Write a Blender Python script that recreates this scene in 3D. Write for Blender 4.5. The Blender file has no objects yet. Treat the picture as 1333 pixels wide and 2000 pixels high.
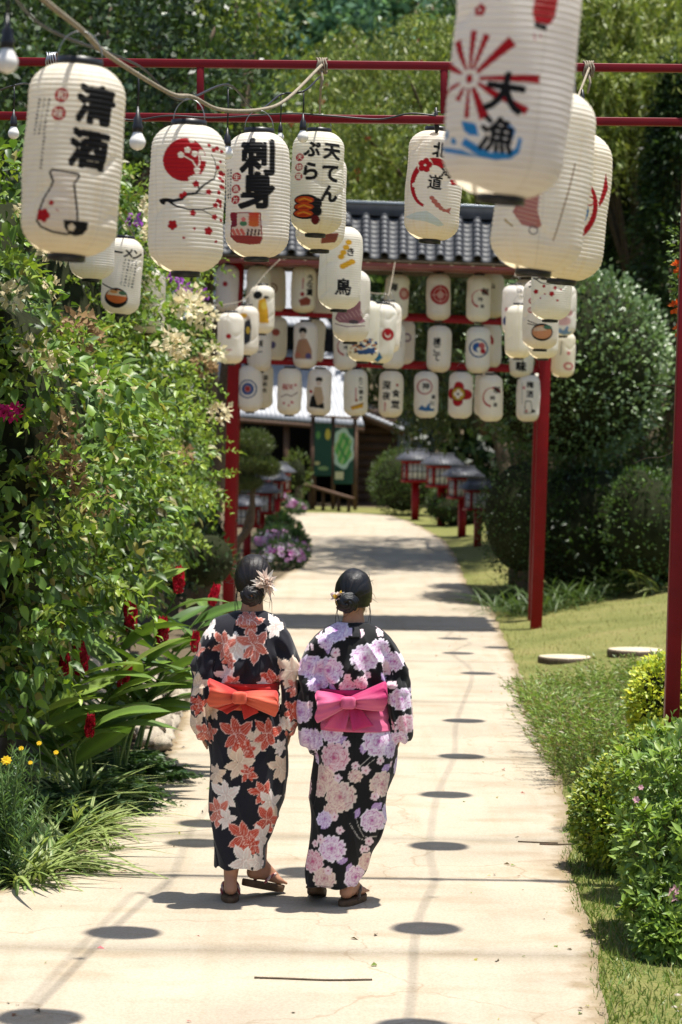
import bpy, bmesh, math, random
import numpy as np
from mathutils import Vector, Matrix, Euler

R_ = math.radians
scene = bpy.context.scene
col = scene.collection

# ---------------------------------------------------------------- camera
FPX = 4722.0            # focal length in photo pixels (85 mm on a 36 mm tall frame)
CAMZ = 2.15
PITCH = math.atan(150 / FPX)
ROLL = 0.015
cam_d = bpy.data.cameras.new('camera')
cam = bpy.data.objects.new('camera', cam_d)
col.objects.link(cam)
scene.camera = cam
cam_d.sensor_fit = 'VERTICAL'
cam_d.sensor_height = 36.0
cam_d.sensor_width = 24.0
cam_d.lens = 85.0
cam_d.clip_start = 0.1
cam_d.clip_end = 600.0
CAM_ROT = Matrix.Rotation(math.pi / 2 - PITCH, 3, 'X') @ Matrix.Rotation(ROLL, 3, 'Z')
cam.matrix_world = Matrix.Translation((0, 0, CAMZ)) @ CAM_ROT.to_4x4()
cam_d.dof.use_dof = True
cam_d.dof.focus_distance = 11.0
cam_d.dof.aperture_fstop = 4.3

# ---------------------------------------------------------------- sky, sun, exposure
world = bpy.data.worlds.new('World')
scene.world = world
world.use_nodes = True
wn = world.node_tree
sky = wn.nodes.new('ShaderNodeTexSky')
sky.sky_type = 'NISHITA'
sky.sun_disc = False
SUN_DIR = Vector((0.17, -0.02, 1.0)).normalized()
sky.sun_elevation = math.asin(SUN_DIR.z)
sky.sun_rotation = R_(97)
sky.air_density = 1.0
sky.dust_density = 1.5
bg = wn.nodes['Background']
wn.links.new(sky.outputs[0], bg.inputs[0])
bg.inputs[1].default_value = 0.10

sun_d = bpy.data.lights.new('sun', 'SUN')
sun_d.energy = 5.0
sun_d.angle = R_(0.8)
sun_d.color = (1.0, 0.96, 0.89)
sun = bpy.data.objects.new('sun', sun_d)
col.objects.link(sun)
sun.rotation_euler = (-SUN_DIR).to_track_quat('-Z', 'Y').to_euler()

scene.view_settings.view_transform = 'Standard'
scene.view_settings.look = 'None'
scene.view_settings.exposure = 0.7
scene.view_settings.gamma = 1.0
scene.view_settings.use_curve_mapping = False
scene.render.engine = 'CYCLES'
scene.cycles.use_denoising = True
scene.cycles.max_bounces = 8
scene.cycles.diffuse_bounces = 4
scene.cycles.transmission_bounces = 6
scene.cycles.transparent_max_bounces = 6
scene.cycles.sample_clamp_indirect = 5.0
scene.cycles.sample_clamp_direct = 5.0

# ---------------------------------------------------------------- helpers
def ray(px, py):
    return CAM_ROT @ Vector(((px - 666.5) / FPX, -(py - 1000) / FPX, -1.0))

def P(px, py, d):
    """world point seen at photo pixel (px, py), d metres ahead of the camera"""
    v = ray(px, py)
    v = v * (d / v.y)
    return Vector((v.x, v.y, CAMZ + v.z))

def sstep(a, b, x):
    t = np.clip((x - a) / (b - a), 0, 1)
    return t * t * (3 - 2 * t)

def gz(X, Y):
    X = np.asarray(X, float); Y = np.asarray(Y, float)
    z = 0.47 * sstep(26, 48, Y)
    z = z + 0.15 * np.maximum(0, X - 2.0) * sstep(15, 25, Y)
    z = z + 0.03 * np.maximum(0, -X - 1.6)
    z = z + 0.55 * np.maximum(0, Y - 72)
    return z

def gzf(x, y):
    return float(gz(x, y))

def G(px, py):
    v = ray(px, py)
    d = 12.0
    for _ in range(40):
        p = v * (d / v.y)
        z = gzf(p.x, d)
        dn = (CAMZ - z) / (-v.z / v.y) if v.z < 0 else 60
        d = d * 0.5 + min(dn, 70) * 0.5
    p = v * (d / v.y)
    return Vector((p.x, d, gzf(p.x, d)))

def tag(o, label=None, cat=None, group=None, kind=None):
    if label: o['label'] = label
    if cat: o['category'] = cat
    if group: o['group'] = group
    if kind: o['kind'] = kind
    return o

def empty(name, loc=(0, 0, 0), label=None, cat=None, group=None, rot=None):
    o = bpy.data.objects.new(name, None)
    o.empty_display_size = 0.1
    col.objects.link(o)
    o.location = loc
    if rot is not None: o.rotation_euler = rot
    return tag(o, label, cat, group)

def link(name, me, parent=None, mat=None, loc=None, rot=None, scale=None):
    o = bpy.data.objects.new(name, me)
    col.objects.link(o)
    if mat is not None and not me.materials: me.materials.append(mat)
    if parent is not None: o.parent = parent
    if loc is not None: o.location = loc
    if rot is not None: o.rotation_euler = rot
    if scale is not None: o.scale = scale
    return o

def mesh_np(name, V, F, C=None, smooth=False, mat=None):
    """V (n,3); F list of (m,k) int arrays; C (n,3) linear colours per vertex"""
    V = np.asarray(V, np.float32)
    if isinstance(F, np.ndarray): F = [F]
    F = [np.asarray(f, np.int32) for f in F if len(f)]
    me = bpy.data.meshes.new(name)
    me.vertices.add(len(V))
    me.vertices.foreach_set('co', V.ravel())
    nl = sum(f.size for f in F); npol = sum(len(f) for f in F)
    me.loops.add(nl)
    me.loops.foreach_set('vertex_index', np.concatenate([f.ravel() for f in F]))
    me.polygons.add(npol)
    tot = np.concatenate([np.full(len(f), f.shape[1], np.int32) for f in F])
    st = np.concatenate([[0], np.cumsum(tot)[:-1]]).astype(np.int32)
    me.polygons.foreach_set('loop_start', st)
    me.polygons.foreach_set('loop_total', tot)
    if smooth:
        me.polygons.foreach_set('use_smooth', np.ones(npol, bool))
    if C is not None:
        a = me.color_attributes.new('Col', 'FLOAT_COLOR', 'POINT')
        c4 = np.ones((len(V), 4), np.float32); c4[:, :3] = C
        a.data.foreach_set('color', c4.ravel())
    me.update(calc_edges=True)
    me.validate()
    if mat is not None: me.materials.append(mat)
    return me

class MB:
    """collects shapes in one mesh"""
    def __init__(s): s.v = []; s.f = {3: [], 4: []}; s.c = []; s.n = 0
    def add(s, V, F, c=None):
        V = np.asarray(V, float).reshape(-1, 3)
        F = np.asarray(F, int)
        s.f.setdefault(F.shape[1], []).append(F + s.n)
        s.v.append(V); s.n += len(V)
        cc = np.ones((len(V), 3)) * (0.5 if c is None else np.asarray(c, float))
        s.c.append(cc)
        return s
    def box(s, lo, hi, c=None, M=None):
        lo = np.array(lo, float); hi = np.array(hi, float)
        V = np.array([[x, y, z] for x in (lo[0], hi[0]) for y in (lo[1], hi[1]) for z in (lo[2], hi[2])])
        if M is not None: V = np.array([list(M @ Vector(p)) for p in V])
        F = np.array([[0, 1, 3, 2], [4, 6, 7, 5], [0, 4, 5, 1], [2, 3, 7, 6], [0, 2, 6, 4], [1, 5, 7, 3]])
        return s.add(V, F, c)
    def tube(s, pts, rad, n=8, c=None, caps=True):
        V, F, T = tube_np(pts, rad, n, caps)
        base = s.n
        s.add(V, F, c)
        if len(T):
            s.f[3].append(np.asarray(T) + base)
        return s
    def mesh(s, name, mat=None, smooth=False, colors=True):
        V = np.concatenate(s.v); C = np.concatenate(s.c)
        F = [np.concatenate(f) for f in s.f.values() if len(f)]
        return mesh_np(name, V, F, C if colors else None, smooth, mat)
    def build(s, name, mat, parent=None, smooth=False, loc=None, rot=None):
        return link(name, s.mesh(name, mat, smooth), parent, None, loc, rot)

def tube_np(pts, rad, n=8, caps=True):
    pts = np.asarray([list(p) for p in pts], float)
    m = len(pts)
    rad = np.broadcast_to(np.asarray(rad, float), (m,))
    T = np.gradient(pts, axis=0)
    T /= np.linalg.norm(T, axis=1)[:, None] + 1e-12
    ref = np.array([0.0, 0, 1]) if abs(T[0, 2]) < 0.9 else np.array([1.0, 0, 0])
    A = np.zeros_like(pts); B = np.zeros_like(pts)
    a = np.cross(T[0], ref); a /= np.linalg.norm(a)
    for i in range(m):
        a = a - T[i] * np.dot(a, T[i]); a /= np.linalg.norm(a) + 1e-12
        A[i] = a; B[i] = np.cross(T[i], a)
    th = np.arange(n) * 2 * math.pi / n
    V = (pts[:, None, :] + rad[:, None, None] * (np.cos(th)[None, :, None] * A[:, None, :] + np.sin(th)[None, :, None] * B[:, None, :])).reshape(-1, 3)
    i = np.arange(m - 1)[:, None] * n; j = np.arange(n)[None, :]; k = (j + 1) % n
    F = np.stack([i + j, i + k, i + n + k, i + n + j], -1).reshape(-1, 4)
    Tr = []
    if caps:
        for q in range(1, n - 1):
            Tr.append([0, q + 1, q]); Tr.append([(m - 1) * n, (m - 1) * n + q, (m - 1) * n + q + 1])
    return V, F, np.array(Tr, int).reshape(-1, 3)

def loft(rows, n=48, cap=True, power=2.0):
    """rows: (z, cx, cy, a, b): closed stack of superellipses"""
    rows = np.asarray(rows, float); m = len(rows)
    th = np.arange(n) * 2 * math.pi / n
    ct, st = np.cos(th), np.sin(th)
    e = 2.0 / power
    X = np.sign(ct) * np.abs(ct) ** e; Y = np.sign(st) * np.abs(st) ** e
    V = np.zeros((m, n, 3))
    V[:, :, 0] = rows[:, 1:2] + rows[:, 3:4] * X
    V[:, :, 1] = rows[:, 2:3] + rows[:, 4:5] * Y
    V[:, :, 2] = rows[:, 0:1]
    i = np.arange(m - 1)[:, None] * n; j = np.arange(n)[None, :]; k = (j + 1) % n
    F = np.stack([i + j, i + k, i + n + k, i + n + j], -1).reshape(-1, 4)
    T = []
    if cap:
        for q in range(1, n - 1):
            T.append([0, q + 1, q]); T.append([(m - 1) * n, (m - 1) * n + q, (m - 1) * n + q + 1])
    return V.reshape(-1, 3), F, np.array(T, int).reshape(-1, 3)

def interp_rows(rows, zs):
    rows = np.asarray(rows, float)
    # monotone smooth interpolation of every column against column 0
    out = [zs]
    for k in range(1, rows.shape[1]):
        out.append(np.interp(zs, rows[:, 0], rows[:, k]))
    A = np.stack(out, 1)
    for _ in range(3):
        A[1:-1, 1:] = (A[:-2, 1:] + 2 * A[1:-1, 1:] + A[2:, 1:]) / 4
    return A

def catmull(pts, n=8):
    p = [Vector(q) for q in pts]
    p = [p[0] * 2 - p[1]] + p + [p[-1] * 2 - p[-2]]
    out = []
    for i in range(1, len(p) - 2):
        for k in range(n):
            t = k / n
            a, b, c_, d = p[i - 1], p[i], p[i + 1], p[i + 2]
            out.append(0.5 * ((2 * b) + (c_ - a) * t + (2 * a - 5 * b + 4 * c_ - d) * t * t + (3 * b - a - 3 * c_ + d) * t ** 3))
    out.append(p[-2])
    return out

def remesh(V, F, T, voxel, smooth_it=2):
    """closed overlapping shells -> one continuous surface (numpy verts, quads)"""
    fl = [F]
    if T is not None and len(T): fl.append(T)
    me = mesh_np('tmp', V, fl)
    o = bpy.data.objects.new('tmp', me)
    col.objects.link(o)
    m = o.modifiers.new('r', 'REMESH'); m.mode = 'VOXEL'; m.voxel_size = voxel; m.adaptivity = 0
    if smooth_it:
        s = o.modifiers.new('s', 'SMOOTH'); s.iterations = smooth_it; s.factor = 0.5
    dg = bpy.context.evaluated_depsgraph_get()
    e = o.evaluated_get(dg)
    em = e.to_mesh()
    nv = len(em.vertices)
    co = np.zeros(nv * 3, np.float32); em.vertices.foreach_get('co', co)
    no = np.zeros(nv * 3, np.float32); em.vertices.foreach_get('normal', no)
    nl = len(em.loops); li = np.zeros(nl, np.int32); em.loops.foreach_get('vertex_index', li)
    tot = np.zeros(len(em.polygons), np.int32); em.polygons.foreach_get('loop_total', tot)
    e.to_mesh_clear()
    bpy.data.objects.remove(o); bpy.data.meshes.remove(me)
    faces = []
    if (tot == 4).all(): faces = [li.reshape(-1, 4)]
    else:
        st = np.concatenate([[0], np.cumsum(tot)[:-1]])
        for k in (3, 4):
            idx = st[tot == k]
            if len(idx): faces.append(np.stack([li[idx + q] for q in range(k)], 1))
    return co.reshape(-1, 3).astype(float), no.reshape(-1, 3).astype(float), faces

def shells(parts):
    V = []; F = []; T = []; n = 0
    for v, f, t in parts:
        V.append(v); F.append(f + n)
        if len(t): T.append(t + n)
        n += len(v)
    return np.concatenate(V), np.concatenate(F), (np.concatenate(T) if T else None)

def capsule(p0, r0, p1, r1, n=14, m=5):
    """closed tapered capsule"""
    p0 = np.array(p0, float); p1 = np.array(p1, float)
    d = p1 - p0; L = np.linalg.norm(d); d = d / (L + 1e-9)
    pts = []; rr = []
    for k in range(m + 1):
        a = math.pi / 2 * (1 - k / m)
        pts.append(p0 - d * r0 * math.sin(a)); rr.append(max(r0 * math.cos(a), r0 * 0.05))
    for k in range(m + 1):
        a = math.pi / 2 * k / m
        pts.append(p1 + d * r1 * math.sin(a)); rr.append(max(r1 * math.cos(a), r1 * 0.05))
    if L < 1e-6:
        return ellipsoid(p0, (r0, r0, r0))
    return tube_np(pts, rr, n, True)

def ellipsoid(c, r, n=20, m=12):
    c = np.array(c, float)
    ph = np.linspace(-math.pi / 2 + 0.04, math.pi / 2 - 0.04, m)
    rows = [(c[2] + r[2] * math.sin(p), c[0], c[1], r[0] * math.cos(p), r[1] * math.cos(p)) for p in ph]
    return loft(rows, n)

# ---------------------------------------------------------------- materials
def mat_new(name):
    m = bpy.data.materials.new(name); m.use_nodes = True
    nt = m.node_tree
    return m, nt, nt.nodes['Principled BSDF']

def N(nt, t, **kw):
    n = nt.nodes.new(t)
    for k, v in kw.items(): setattr(n, k, v)
    return n

def mat_plain(name, c, rough=0.6, spec=0.4, noise=0.15, scale=20, bump=0.0, metallic=0.0, coat=0.0):
    m, nt, b = mat_new(name)
    b.inputs['Roughness'].default_value = rough
    b.inputs['Specular IOR Level'].default_value = spec
    b.inputs['Metallic'].default_value = metallic
    b.inputs['Coat Weight'].default_value = coat
    tc = N(nt, 'ShaderNodeTexCoord')
    nz = N(nt, 'ShaderNodeTexNoise'); nz.inputs['Scale'].default_value = scale; nz.inputs['Detail'].default_value = 5
    nt.links.new(tc.outputs['Object'], nz.inputs['Vector'])
    mp = N(nt, 'ShaderNodeMapRange')
    mp.inputs['To Min'].default_value = 1 - noise * 2; mp.inputs['To Max'].default_value = 1 + noise * 2
    nt.links.new(nz.outputs['Fac'], mp.inputs['Value'])
    mx = N(nt, 'ShaderNodeVectorMath', operation='SCALE')
    mx.inputs[0].default_value = c
    nt.links.new(mp.outputs[0], mx.inputs['Scale'])
    nt.links.new(mx.outputs[0], b.inputs['Base Color'])
    if bump:
        bp = N(nt, 'ShaderNodeBump'); bp.inputs['Strength'].default_value = bump; bp.inputs['Distance'].default_value = 0.01
        nt.links.new(nz.outputs['Fac'], bp.inputs['Height'])
        nt.links.new(bp.outputs[0], b.inputs['Normal'])
    return m

def mat_attr(name, rough=0.6, spec=0.3, trans=0.0, sheen=0.0, bump=0.0, bscale=200, tint=(1, 1, 1), coat=0.0):
    """colour from the print/leaf colour attribute"""
    m, nt, b = mat_new(name)
    b.inputs['Roughness'].default_value = rough
    b.inputs['Specular IOR Level'].default_value = spec
    b.inputs['Sheen Weight'].default_value = sheen
    b.inputs['Coat Weight'].default_value = coat
    at = N(nt, 'ShaderNodeAttribute', attribute_name='Col')
    src = at.outputs['Color']
    nt.links.new(src, b.inputs['Base Color'])
    if bump:
        tc = N(nt, 'ShaderNodeTexCoord')
        nz = N(nt, 'ShaderNodeTexNoise'); nz.inputs['Scale'].default_value = bscale; nz.inputs['Detail'].default_value = 4
        nt.links.new(tc.outputs['Object'], nz.inputs['Vector'])
        bp = N(nt, 'ShaderNodeBump'); bp.inputs['Strength'].default_value = bump; bp.inputs['Distance'].default_value = 0.004
        nt.links.new(nz.outputs['Fac'], bp.inputs['Height'])
        nt.links.new(bp.outputs[0], b.inputs['Normal'])
    if trans:
        tr = N(nt, 'ShaderNodeBsdfTranslucent')
        vm = N(nt, 'ShaderNodeVectorMath', operation='MULTIPLY'); vm.inputs[1].default_value = tint
        nt.links.new(src, vm.inputs[0]); nt.links.new(vm.outputs[0], tr.inputs['Color'])
        ms = N(nt, 'ShaderNodeMixShader'); ms.inputs[0].default_value = trans
        nt.links.new(b.outputs[0], ms.inputs[1]); nt.links.new(tr.outputs[0], ms.inputs[2])
        nt.links.new(ms.outputs[0], nt.nodes['Material Output'].inputs['Surface'])
    return m

MT = {}
MT['leaf'] = mat_attr('leaf_foliage', 0.45, 0.4, 0.24, tint=(1.7, 1.75, 0.9))
MT['leaf_topiary'] = mat_attr('leaf_topiary', 0.36, 0.6, 0.16, tint=(1.5, 1.6, 0.8))
MT['leaf_gloss'] = mat_attr('leaf_glossy', 0.42, 0.35, 0.16, tint=(1.5, 1.6, 0.8))
MT['petal'] = mat_attr('petal', 0.6, 0.2, 0.35, tint=(1.2, 1.2, 1.2))
MT['paper'] = mat_attr('lantern_paper', 0.65, 0.25, 0.46, bump=0.15, bscale=60, tint=(1.08, 1.05, 0.98))
MT['black'] = mat_plain('black_plastic', (0.012, 0.012, 0.014), 0.4, 0.4, 0.1)
MT['wire'] = mat_plain('steel_wire', (0.35, 0.35, 0.35), 0.35, 0.5, 0.1, metallic=0.8)
MT['rope'] = mat_plain('rope_fibre', (0.27, 0.23, 0.17), 0.9, 0.1, 0.3, 60, 0.5)
MT['red'] = mat_plain('red_painted_steel', (0.17, 0.002, 0.006), 0.45, 0.25, 0.15, 8)
MT['redfar'] = mat_plain('red_painted_wood', (0.21, 0.002, 0.003), 0.5, 0.22, 0.15, 6)
MT['bark'] = mat_plain('bark', (0.10, 0.075, 0.05), 0.9, 0.15, 0.3, 25, 0.6)
MT['stem'] = mat_plain('green_stem', (0.10, 0.16, 0.04), 0.6, 0.3, 0.2, 20)
MT['tile'] = mat_plain('roof_tile_clay', (0.062, 0.064, 0.068), 0.55, 0.35, 0.25, 9)
MT['bulb'] = mat_plain('white_bulb_glass', (0.75, 0.72, 0.66), 0.18, 0.6, 0.02)
MT['attr'] = mat_attr('painted_colour', 0.6, 0.3)
# ================================================================ ground, path
def mat_ground():
    m, nt, b = mat_new('soil'); b.inputs['Roughness'].default_value = 0.95
    b.inputs['Specular IOR Level'].default_value = 0.1
    tc = N(nt, 'ShaderNodeTexCoord')
    n1 = N(nt, 'ShaderNodeTexNoise'); n1.inputs['Scale'].default_value = 1.5; n1.inputs['Detail'].default_value = 8
    n2 = N(nt, 'ShaderNodeTexNoise'); n2.inputs['Scale'].default_value = 30; n2.inputs['Detail'].default_value = 6
    for n in (n1, n2): nt.links.new(tc.outputs['Object'], n.inputs['Vector'])
    cr = N(nt, 'ShaderNodeValToRGB')
    cr.color_ramp.elements[0].position = 0.3; cr.color_ramp.elements[0].color = (0.055, 0.042, 0.026, 1)
    cr.color_ramp.elements[1].position = 0.7; cr.color_ramp.elements[1].color = (0.16, 0.125, 0.08, 1)
    mm = N(nt, 'ShaderNodeMath', operation='ADD'); mm.inputs[1].default_value = 0
    mix = N(nt, 'ShaderNodeMix'); mix.inputs[0].default_value = 0.5
    nt.links.new(n1.outputs['Fac'], mix.inputs[2]); nt.links.new(n2.outputs['Fac'], mix.inputs[3])
    nt.links.new(mix.outputs[0], cr.inputs[0]); nt.links.new(cr.outputs[0], b.inputs['Base Color'])
    bp = N(nt, 'ShaderNodeBump'); bp.inputs['Strength'].default_value = 0.7; bp.inputs['Distance'].default_value = 0.03
    nt.links.new(n2.outputs['Fac'], bp.inputs['Height']); nt.links.new(bp.outputs[0], b.inputs['Normal'])
    return m

def mat_lawn():
    m, nt, b = mat_new('lawn_turf'); b.inputs['Roughness'].default_value = 0.9
    b.inputs['Specular IOR Level'].default_value = 0.15
    tc = N(nt, 'ShaderNodeTexCoord')
    n1 = N(nt, 'ShaderNodeTexNoise'); n1.inputs['Scale'].default_value = 1.1; n1.inputs['Detail'].default_value = 6
    n2 = N(nt, 'ShaderNodeTexNoise'); n2.inputs['Scale'].default_value = 45; n2.inputs['Detail'].default_value = 6
    for n in (n1, n2): nt.links.new(tc.outputs['Object'], n.inputs['Vector'])
    mix = N(nt, 'ShaderNodeMix'); mix.inputs[0].default_value = 0.45
    nt.links.new(n1.outputs['Fac'], mix.inputs[2]); nt.links.new(n2.outputs['Fac'], mix.inputs[3])
    cr = N(nt, 'ShaderNodeValToRGB')
    cr.color_ramp.elements[0].position = 0.35; cr.color_ramp.elements[0].color = (0.095, 0.11, 0.028, 1)
    cr.color_ramp.elements[1].position = 0.68; cr.color_ramp.elements[1].color = (0.25, 0.21, 0.085, 1)
    e = cr.color_ramp.elements.new(0.5); e.color = (0.165, 0.17, 0.05, 1)
    nt.links.new(mix.outputs[0], cr.inputs[0]); nt.links.new(cr.outputs[0], b.inputs['Base Color'])
    bp = N(nt, 'ShaderNodeBump'); bp.inputs['Strength'].default_value = 0.8; bp.inputs['Distance'].default_value = 0.03
    nt.links.new(n2.outputs['Fac'], bp.inputs['Height']); nt.links.new(bp.outputs[0], b.inputs['Normal'])
    return m

def mat_concrete():
    m, nt, b = mat_new('path_concrete'); b.inputs['Roughness'].default_value = 0.85
    b.inputs['Specular IOR Level'].default_value = 0.2
    tc = N(nt, 'ShaderNodeTexCoord')
    def nz(s, d, sc=None):
        n = N(nt, 'ShaderNodeTexNoise'); n.inputs['Scale'].default_value = s; n.inputs['Detail'].default_value = d
        if sc:
            mp = N(nt, 'ShaderNodeMapping'); mp.inputs['Scale'].default_value = sc
            nt.links.new(tc.outputs['Object'], mp.inputs['Vector']); nt.links.new(mp.outputs[0], n.inputs['Vector'])
        else: nt.links.new(tc.outputs['Object'], n.inputs['Vector'])
        return n
    a = nz(1.0, 9); f = nz(90, 6); st = nz(3.0, 6, (0.5, 1.2, 1)); wv = nz(1.2, 4, (6, 0.35, 1))
    cr = N(nt, 'ShaderNodeValToRGB')
    cr.color_ramp.elements[0].position = 0.30; cr.color_ramp.elements[0].color = (0.35, 0.30, 0.23, 1)
    cr.color_ramp.elements[1].position = 0.62; cr.color_ramp.elements[1].color = (0.435, 0.378, 0.290, 1)
    nt.links.new(a.outputs['Fac'], cr.inputs[0])
    # worn stains and fine grain
    s2 = N(nt, 'ShaderNodeValToRGB')
    s2.color_ramp.elements[0].position = 0.30; s2.color_ramp.elements[0].color = (0.86, 0.82, 0.77, 1)
    s2.color_ramp.elements[1].position = 0.48; s2.color_ramp.elements[1].color = (1, 1, 1, 1)
    nt.links.new(st.outputs['Fac'], s2.inputs[0])
    s3 = N(nt, 'ShaderNodeValToRGB')
    s3.color_ramp.elements[0].position = 0.25; s3.color_ramp.elements[0].color = (0.82, 0.8, 0.76, 1)
    s3.color_ramp.elements[1].position = 0.6; s3.color_ramp.elements[1].color = (1.04, 1.03, 1.02, 1)
    nt.links.new(f.outputs['Fac'], s3.inputs[0])
    s4 = N(nt, 'ShaderNodeValToRGB')
    s4.color_ramp.elements[0].position = 0.3; s4.color_ramp.elements[0].color = (0.94, 0.92, 0.89, 1)
    s4.color_ramp.elements[1].position = 0.5; s4.color_ramp.elements[1].color = (1, 1, 1, 1)
    nt.links.new(wv.outputs['Fac'], s4.inputs[0])
    cur = cr.outputs[0]
    # soil-stained margins
    at = N(nt, 'ShaderNodeAttribute', attribute_name='Col')
    dn = nz(7, 7)
    ad = N(nt, 'ShaderNodeMath', operation='MULTIPLY_ADD'); ad.inputs[1].default_value = 1.5; ad.inputs[2].default_value = -0.55
    nt.links.new(dn.outputs['Fac'], ad.inputs[0])
    ml = N(nt, 'ShaderNodeMath', operation='ADD'); nt.links.new(ad.outputs[0], ml.inputs[0])
    sp = N(nt, 'ShaderNodeSeparateColor'); nt.links.new(at.outputs['Color'], sp.inputs[0]); nt.links.new(sp.outputs[0], ml.inputs[1])
    s5 = N(nt, 'ShaderNodeValToRGB')
    s5.color_ramp.elements[0].position = 0.55; s5.color_ramp.elements[0].color = (1, 1, 1, 1)
    s5.color_ramp.elements[1].position = 1.15; s5.color_ramp.elements[1].color = (0.70, 0.64, 0.54, 1)
    nt.links.new(ml.outputs[0], s5.inputs[0])
    # hairline cracks
    vo = N(nt, 'ShaderNodeTexVoronoi', feature='DISTANCE_TO_EDGE'); vo.inputs['Scale'].default_value = 0.55
    wp = N(nt, 'ShaderNodeTexNoise'); wp.inputs['Scale'].default_value = 2.5; wp.inputs['Detail'].default_value = 6
    va = N(nt, 'ShaderNodeVectorMath', operation='MULTIPLY_ADD'); va.inputs[1].default_value = (0.6, 0.6, 0)
    nt.links.new(tc.outputs['Object'], wp.inputs['Vector']); nt.links.new(wp.outputs['Color'], va.inputs[0]); nt.links.new(tc.outputs['Object'], va.inputs[2]); nt.links.new(va.outputs[0], vo.inputs['Vector'])
    s6 = N(nt, 'ShaderNodeValToRGB')
    s6.color_ramp.elements[0].position = 0.0; s6.color_ramp.elements[0].color = (0.78, 0.73, 0.67, 1)
    s6.color_ramp.elements[1].position = 0.0045; s6.color_ramp.elements[1].color = (1, 1, 1, 1)
    nt.links.new(vo.outputs['Distance'], s6.inputs[0])
    for s in (s2, s3, s4, s5, s6):
        vm = N(nt, 'ShaderNodeVectorMath', operation='MULTIPLY')
        nt.links.new(cur, vm.inputs[0]); nt.links.new(s.outputs[0], vm.inputs[1]); cur = vm.outputs[0]
    nt.links.new(cur, b.inputs['Base Color'])
    bp = N(nt, 'ShaderNodeBump'); bp.inputs['Strength'].default_value = 0.35; bp.inputs['Distance'].default_value = 0.004
    nt.links.new(f.outputs['Fac'], bp.inputs['Height']); nt.links.new(bp.outputs[0], b.inputs['Normal'])
    return m

MT['soil'] = mat_ground(); MT['lawn'] = mat_lawn(); MT['concrete'] = mat_concrete()
MT['mortar'] = mat_plain('joint_filler', (0.40, 0.40, 0.39), 0.9, 0.1, 0.2, 12)

def sheet(xs, ys, dz=0.0):
    X, Y = np.meshgrid(xs, ys)
    V = np.stack([X, Y, gz(X, Y) + dz], -1).reshape(-1, 3)
    nx = len(xs); i = np.arange(len(ys) - 1)[:, None] * nx; j = np.arange(nx - 1)[None, :]
    F = np.stack([i + j, i + j + 1, i + j + nx + 1, i + j + nx], -1).reshape(-1, 4)
    return V, F

xs = np.concatenate([np.linspace(-120, -12, 12), np.linspace(-10, 10, 60), np.linspace(12, 120, 12)])
ys = np.concatenate([np.linspace(-40, 2, 8), np.linspace(3, 66, 90), np.linspace(70, 260, 20)])
V, F = sheet(xs, ys)
ground = tag(link('ground', mesh_np('ground', V, F, smooth=True, mat=MT['soil'])), kind='structure')

PATH = np.array([  # depth, left edge, right edge
    (2.5, -1.7, .95), (6, -1.7, .95), (8.9, -1.66, 1.0), (9.9, -1.64, 1.09), (10.7, -1.62, 1.13), (11.4, -1.52, 1.13), (11.9, -1.30, 1.16),
    (13.5, -1.24, 1.30), (15, -1.12, 1.40), (17, -1.15, 1.47), (19, -1.2, 1.54), (23, -1.2, 1.68), (26, -1.15, 1.76),
    (29.5, -1.05, 1.87), (31.5, -.98, 1.80), (33, -.92, 1.74), (36, -.55, 1.78), (38, -.52, 1.80), (41, -.60, 1.77), (44, -.82, 1.55), (47, -.98, 1.33), (50, -1.10, 1.02), (51.2, -1.3, .55)])
def path_edges(d):
    d = np.asarray(d, float)
    l = np.interp(d, PATH[:, 0], PATH[:, 1]); r = np.interp(d, PATH[:, 0], PATH[:, 2])
    w = 0.012 * np.sin(d * 5.1) + 0.008 * np.sin(d * 13.7 + 1)
    return l + w, r + w * 0.9

def strip(d0, d1, dz, inset=0.0, thick=0.0, nx=25):
    n = max(4, int((d1 - d0) / 0.22)); ds = np.linspace(d0, d1, n)
    l, r = path_edges(ds)
    t = np.linspace(0, 1, nx); t = .5 - .5 * np.sign(.5 - t) * (np.abs(2 * t - 1)) ** .6
    X = (l + inset)[:, None] * (1 - t) + (r - inset)[:, None] * t
    Y = np.broadcast_to(ds[:, None], X.shape)
    Z = gz(X, Y) * (np.abs(X) < 99) + dz
    Z = gz(np.clip(X, -1.6, 2.0), Y) + dz
    V = np.stack([X, Y, Z], -1).reshape(-1, 3)
    i = np.arange(n - 1)[:, None] * nx; j = np.arange(nx - 1)[None, :]
    F = [np.stack([i + j, i + j + 1, i + j + nx + 1, i + j + nx], -1).reshape(-1, 4)]
    if thick:
        ring = np.concatenate([np.arange(nx), np.arange(1, n) * nx + nx - 1, (n - 1) * nx + np.arange(nx - 2, -1, -1), np.arange(n - 2, 0, -1) * nx])
        low = V[ring] - [0, 0, thick]
        base = len(V); V = np.concatenate([V, low]); m = len(ring)
        a = np.arange(m); b_ = (a + 1) % m
        F.append(np.stack([ring[b_], ring[a], base + a, base + b_], -1))
    return V, F
def edge_col(V):
    l, r = path_edges(V[:, 1]); q = np.minimum(V[:, 0] - l, r - V[:, 0])
    return np.repeat(np.clip(1 - q / .22, 0, 1)[:, None] ** 1.5, 3, 1)
V, F = strip(2.5, 51.2, 0.012)
path = tag(link('path', mesh_np('path', V, F, mat=MT['mortar'])), kind='structure')
JO = [2.5, 7.3, 9.87, 12.7, 15.9, 19.3, 22.8, 26.6, 30.5, 34.6, 39.0, 44.0, 51.2]
for a, b_ in zip(JO[:-1], JO[1:]):
    g = 0.012 if a < 12 else 0.006
    V, F = strip(a + g, b_ - g, 0.03, 0.0, 0.03)
    link('slab', mesh_np('slab', V, F, edge_col(V), mat=MT['concrete']), path)

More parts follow.
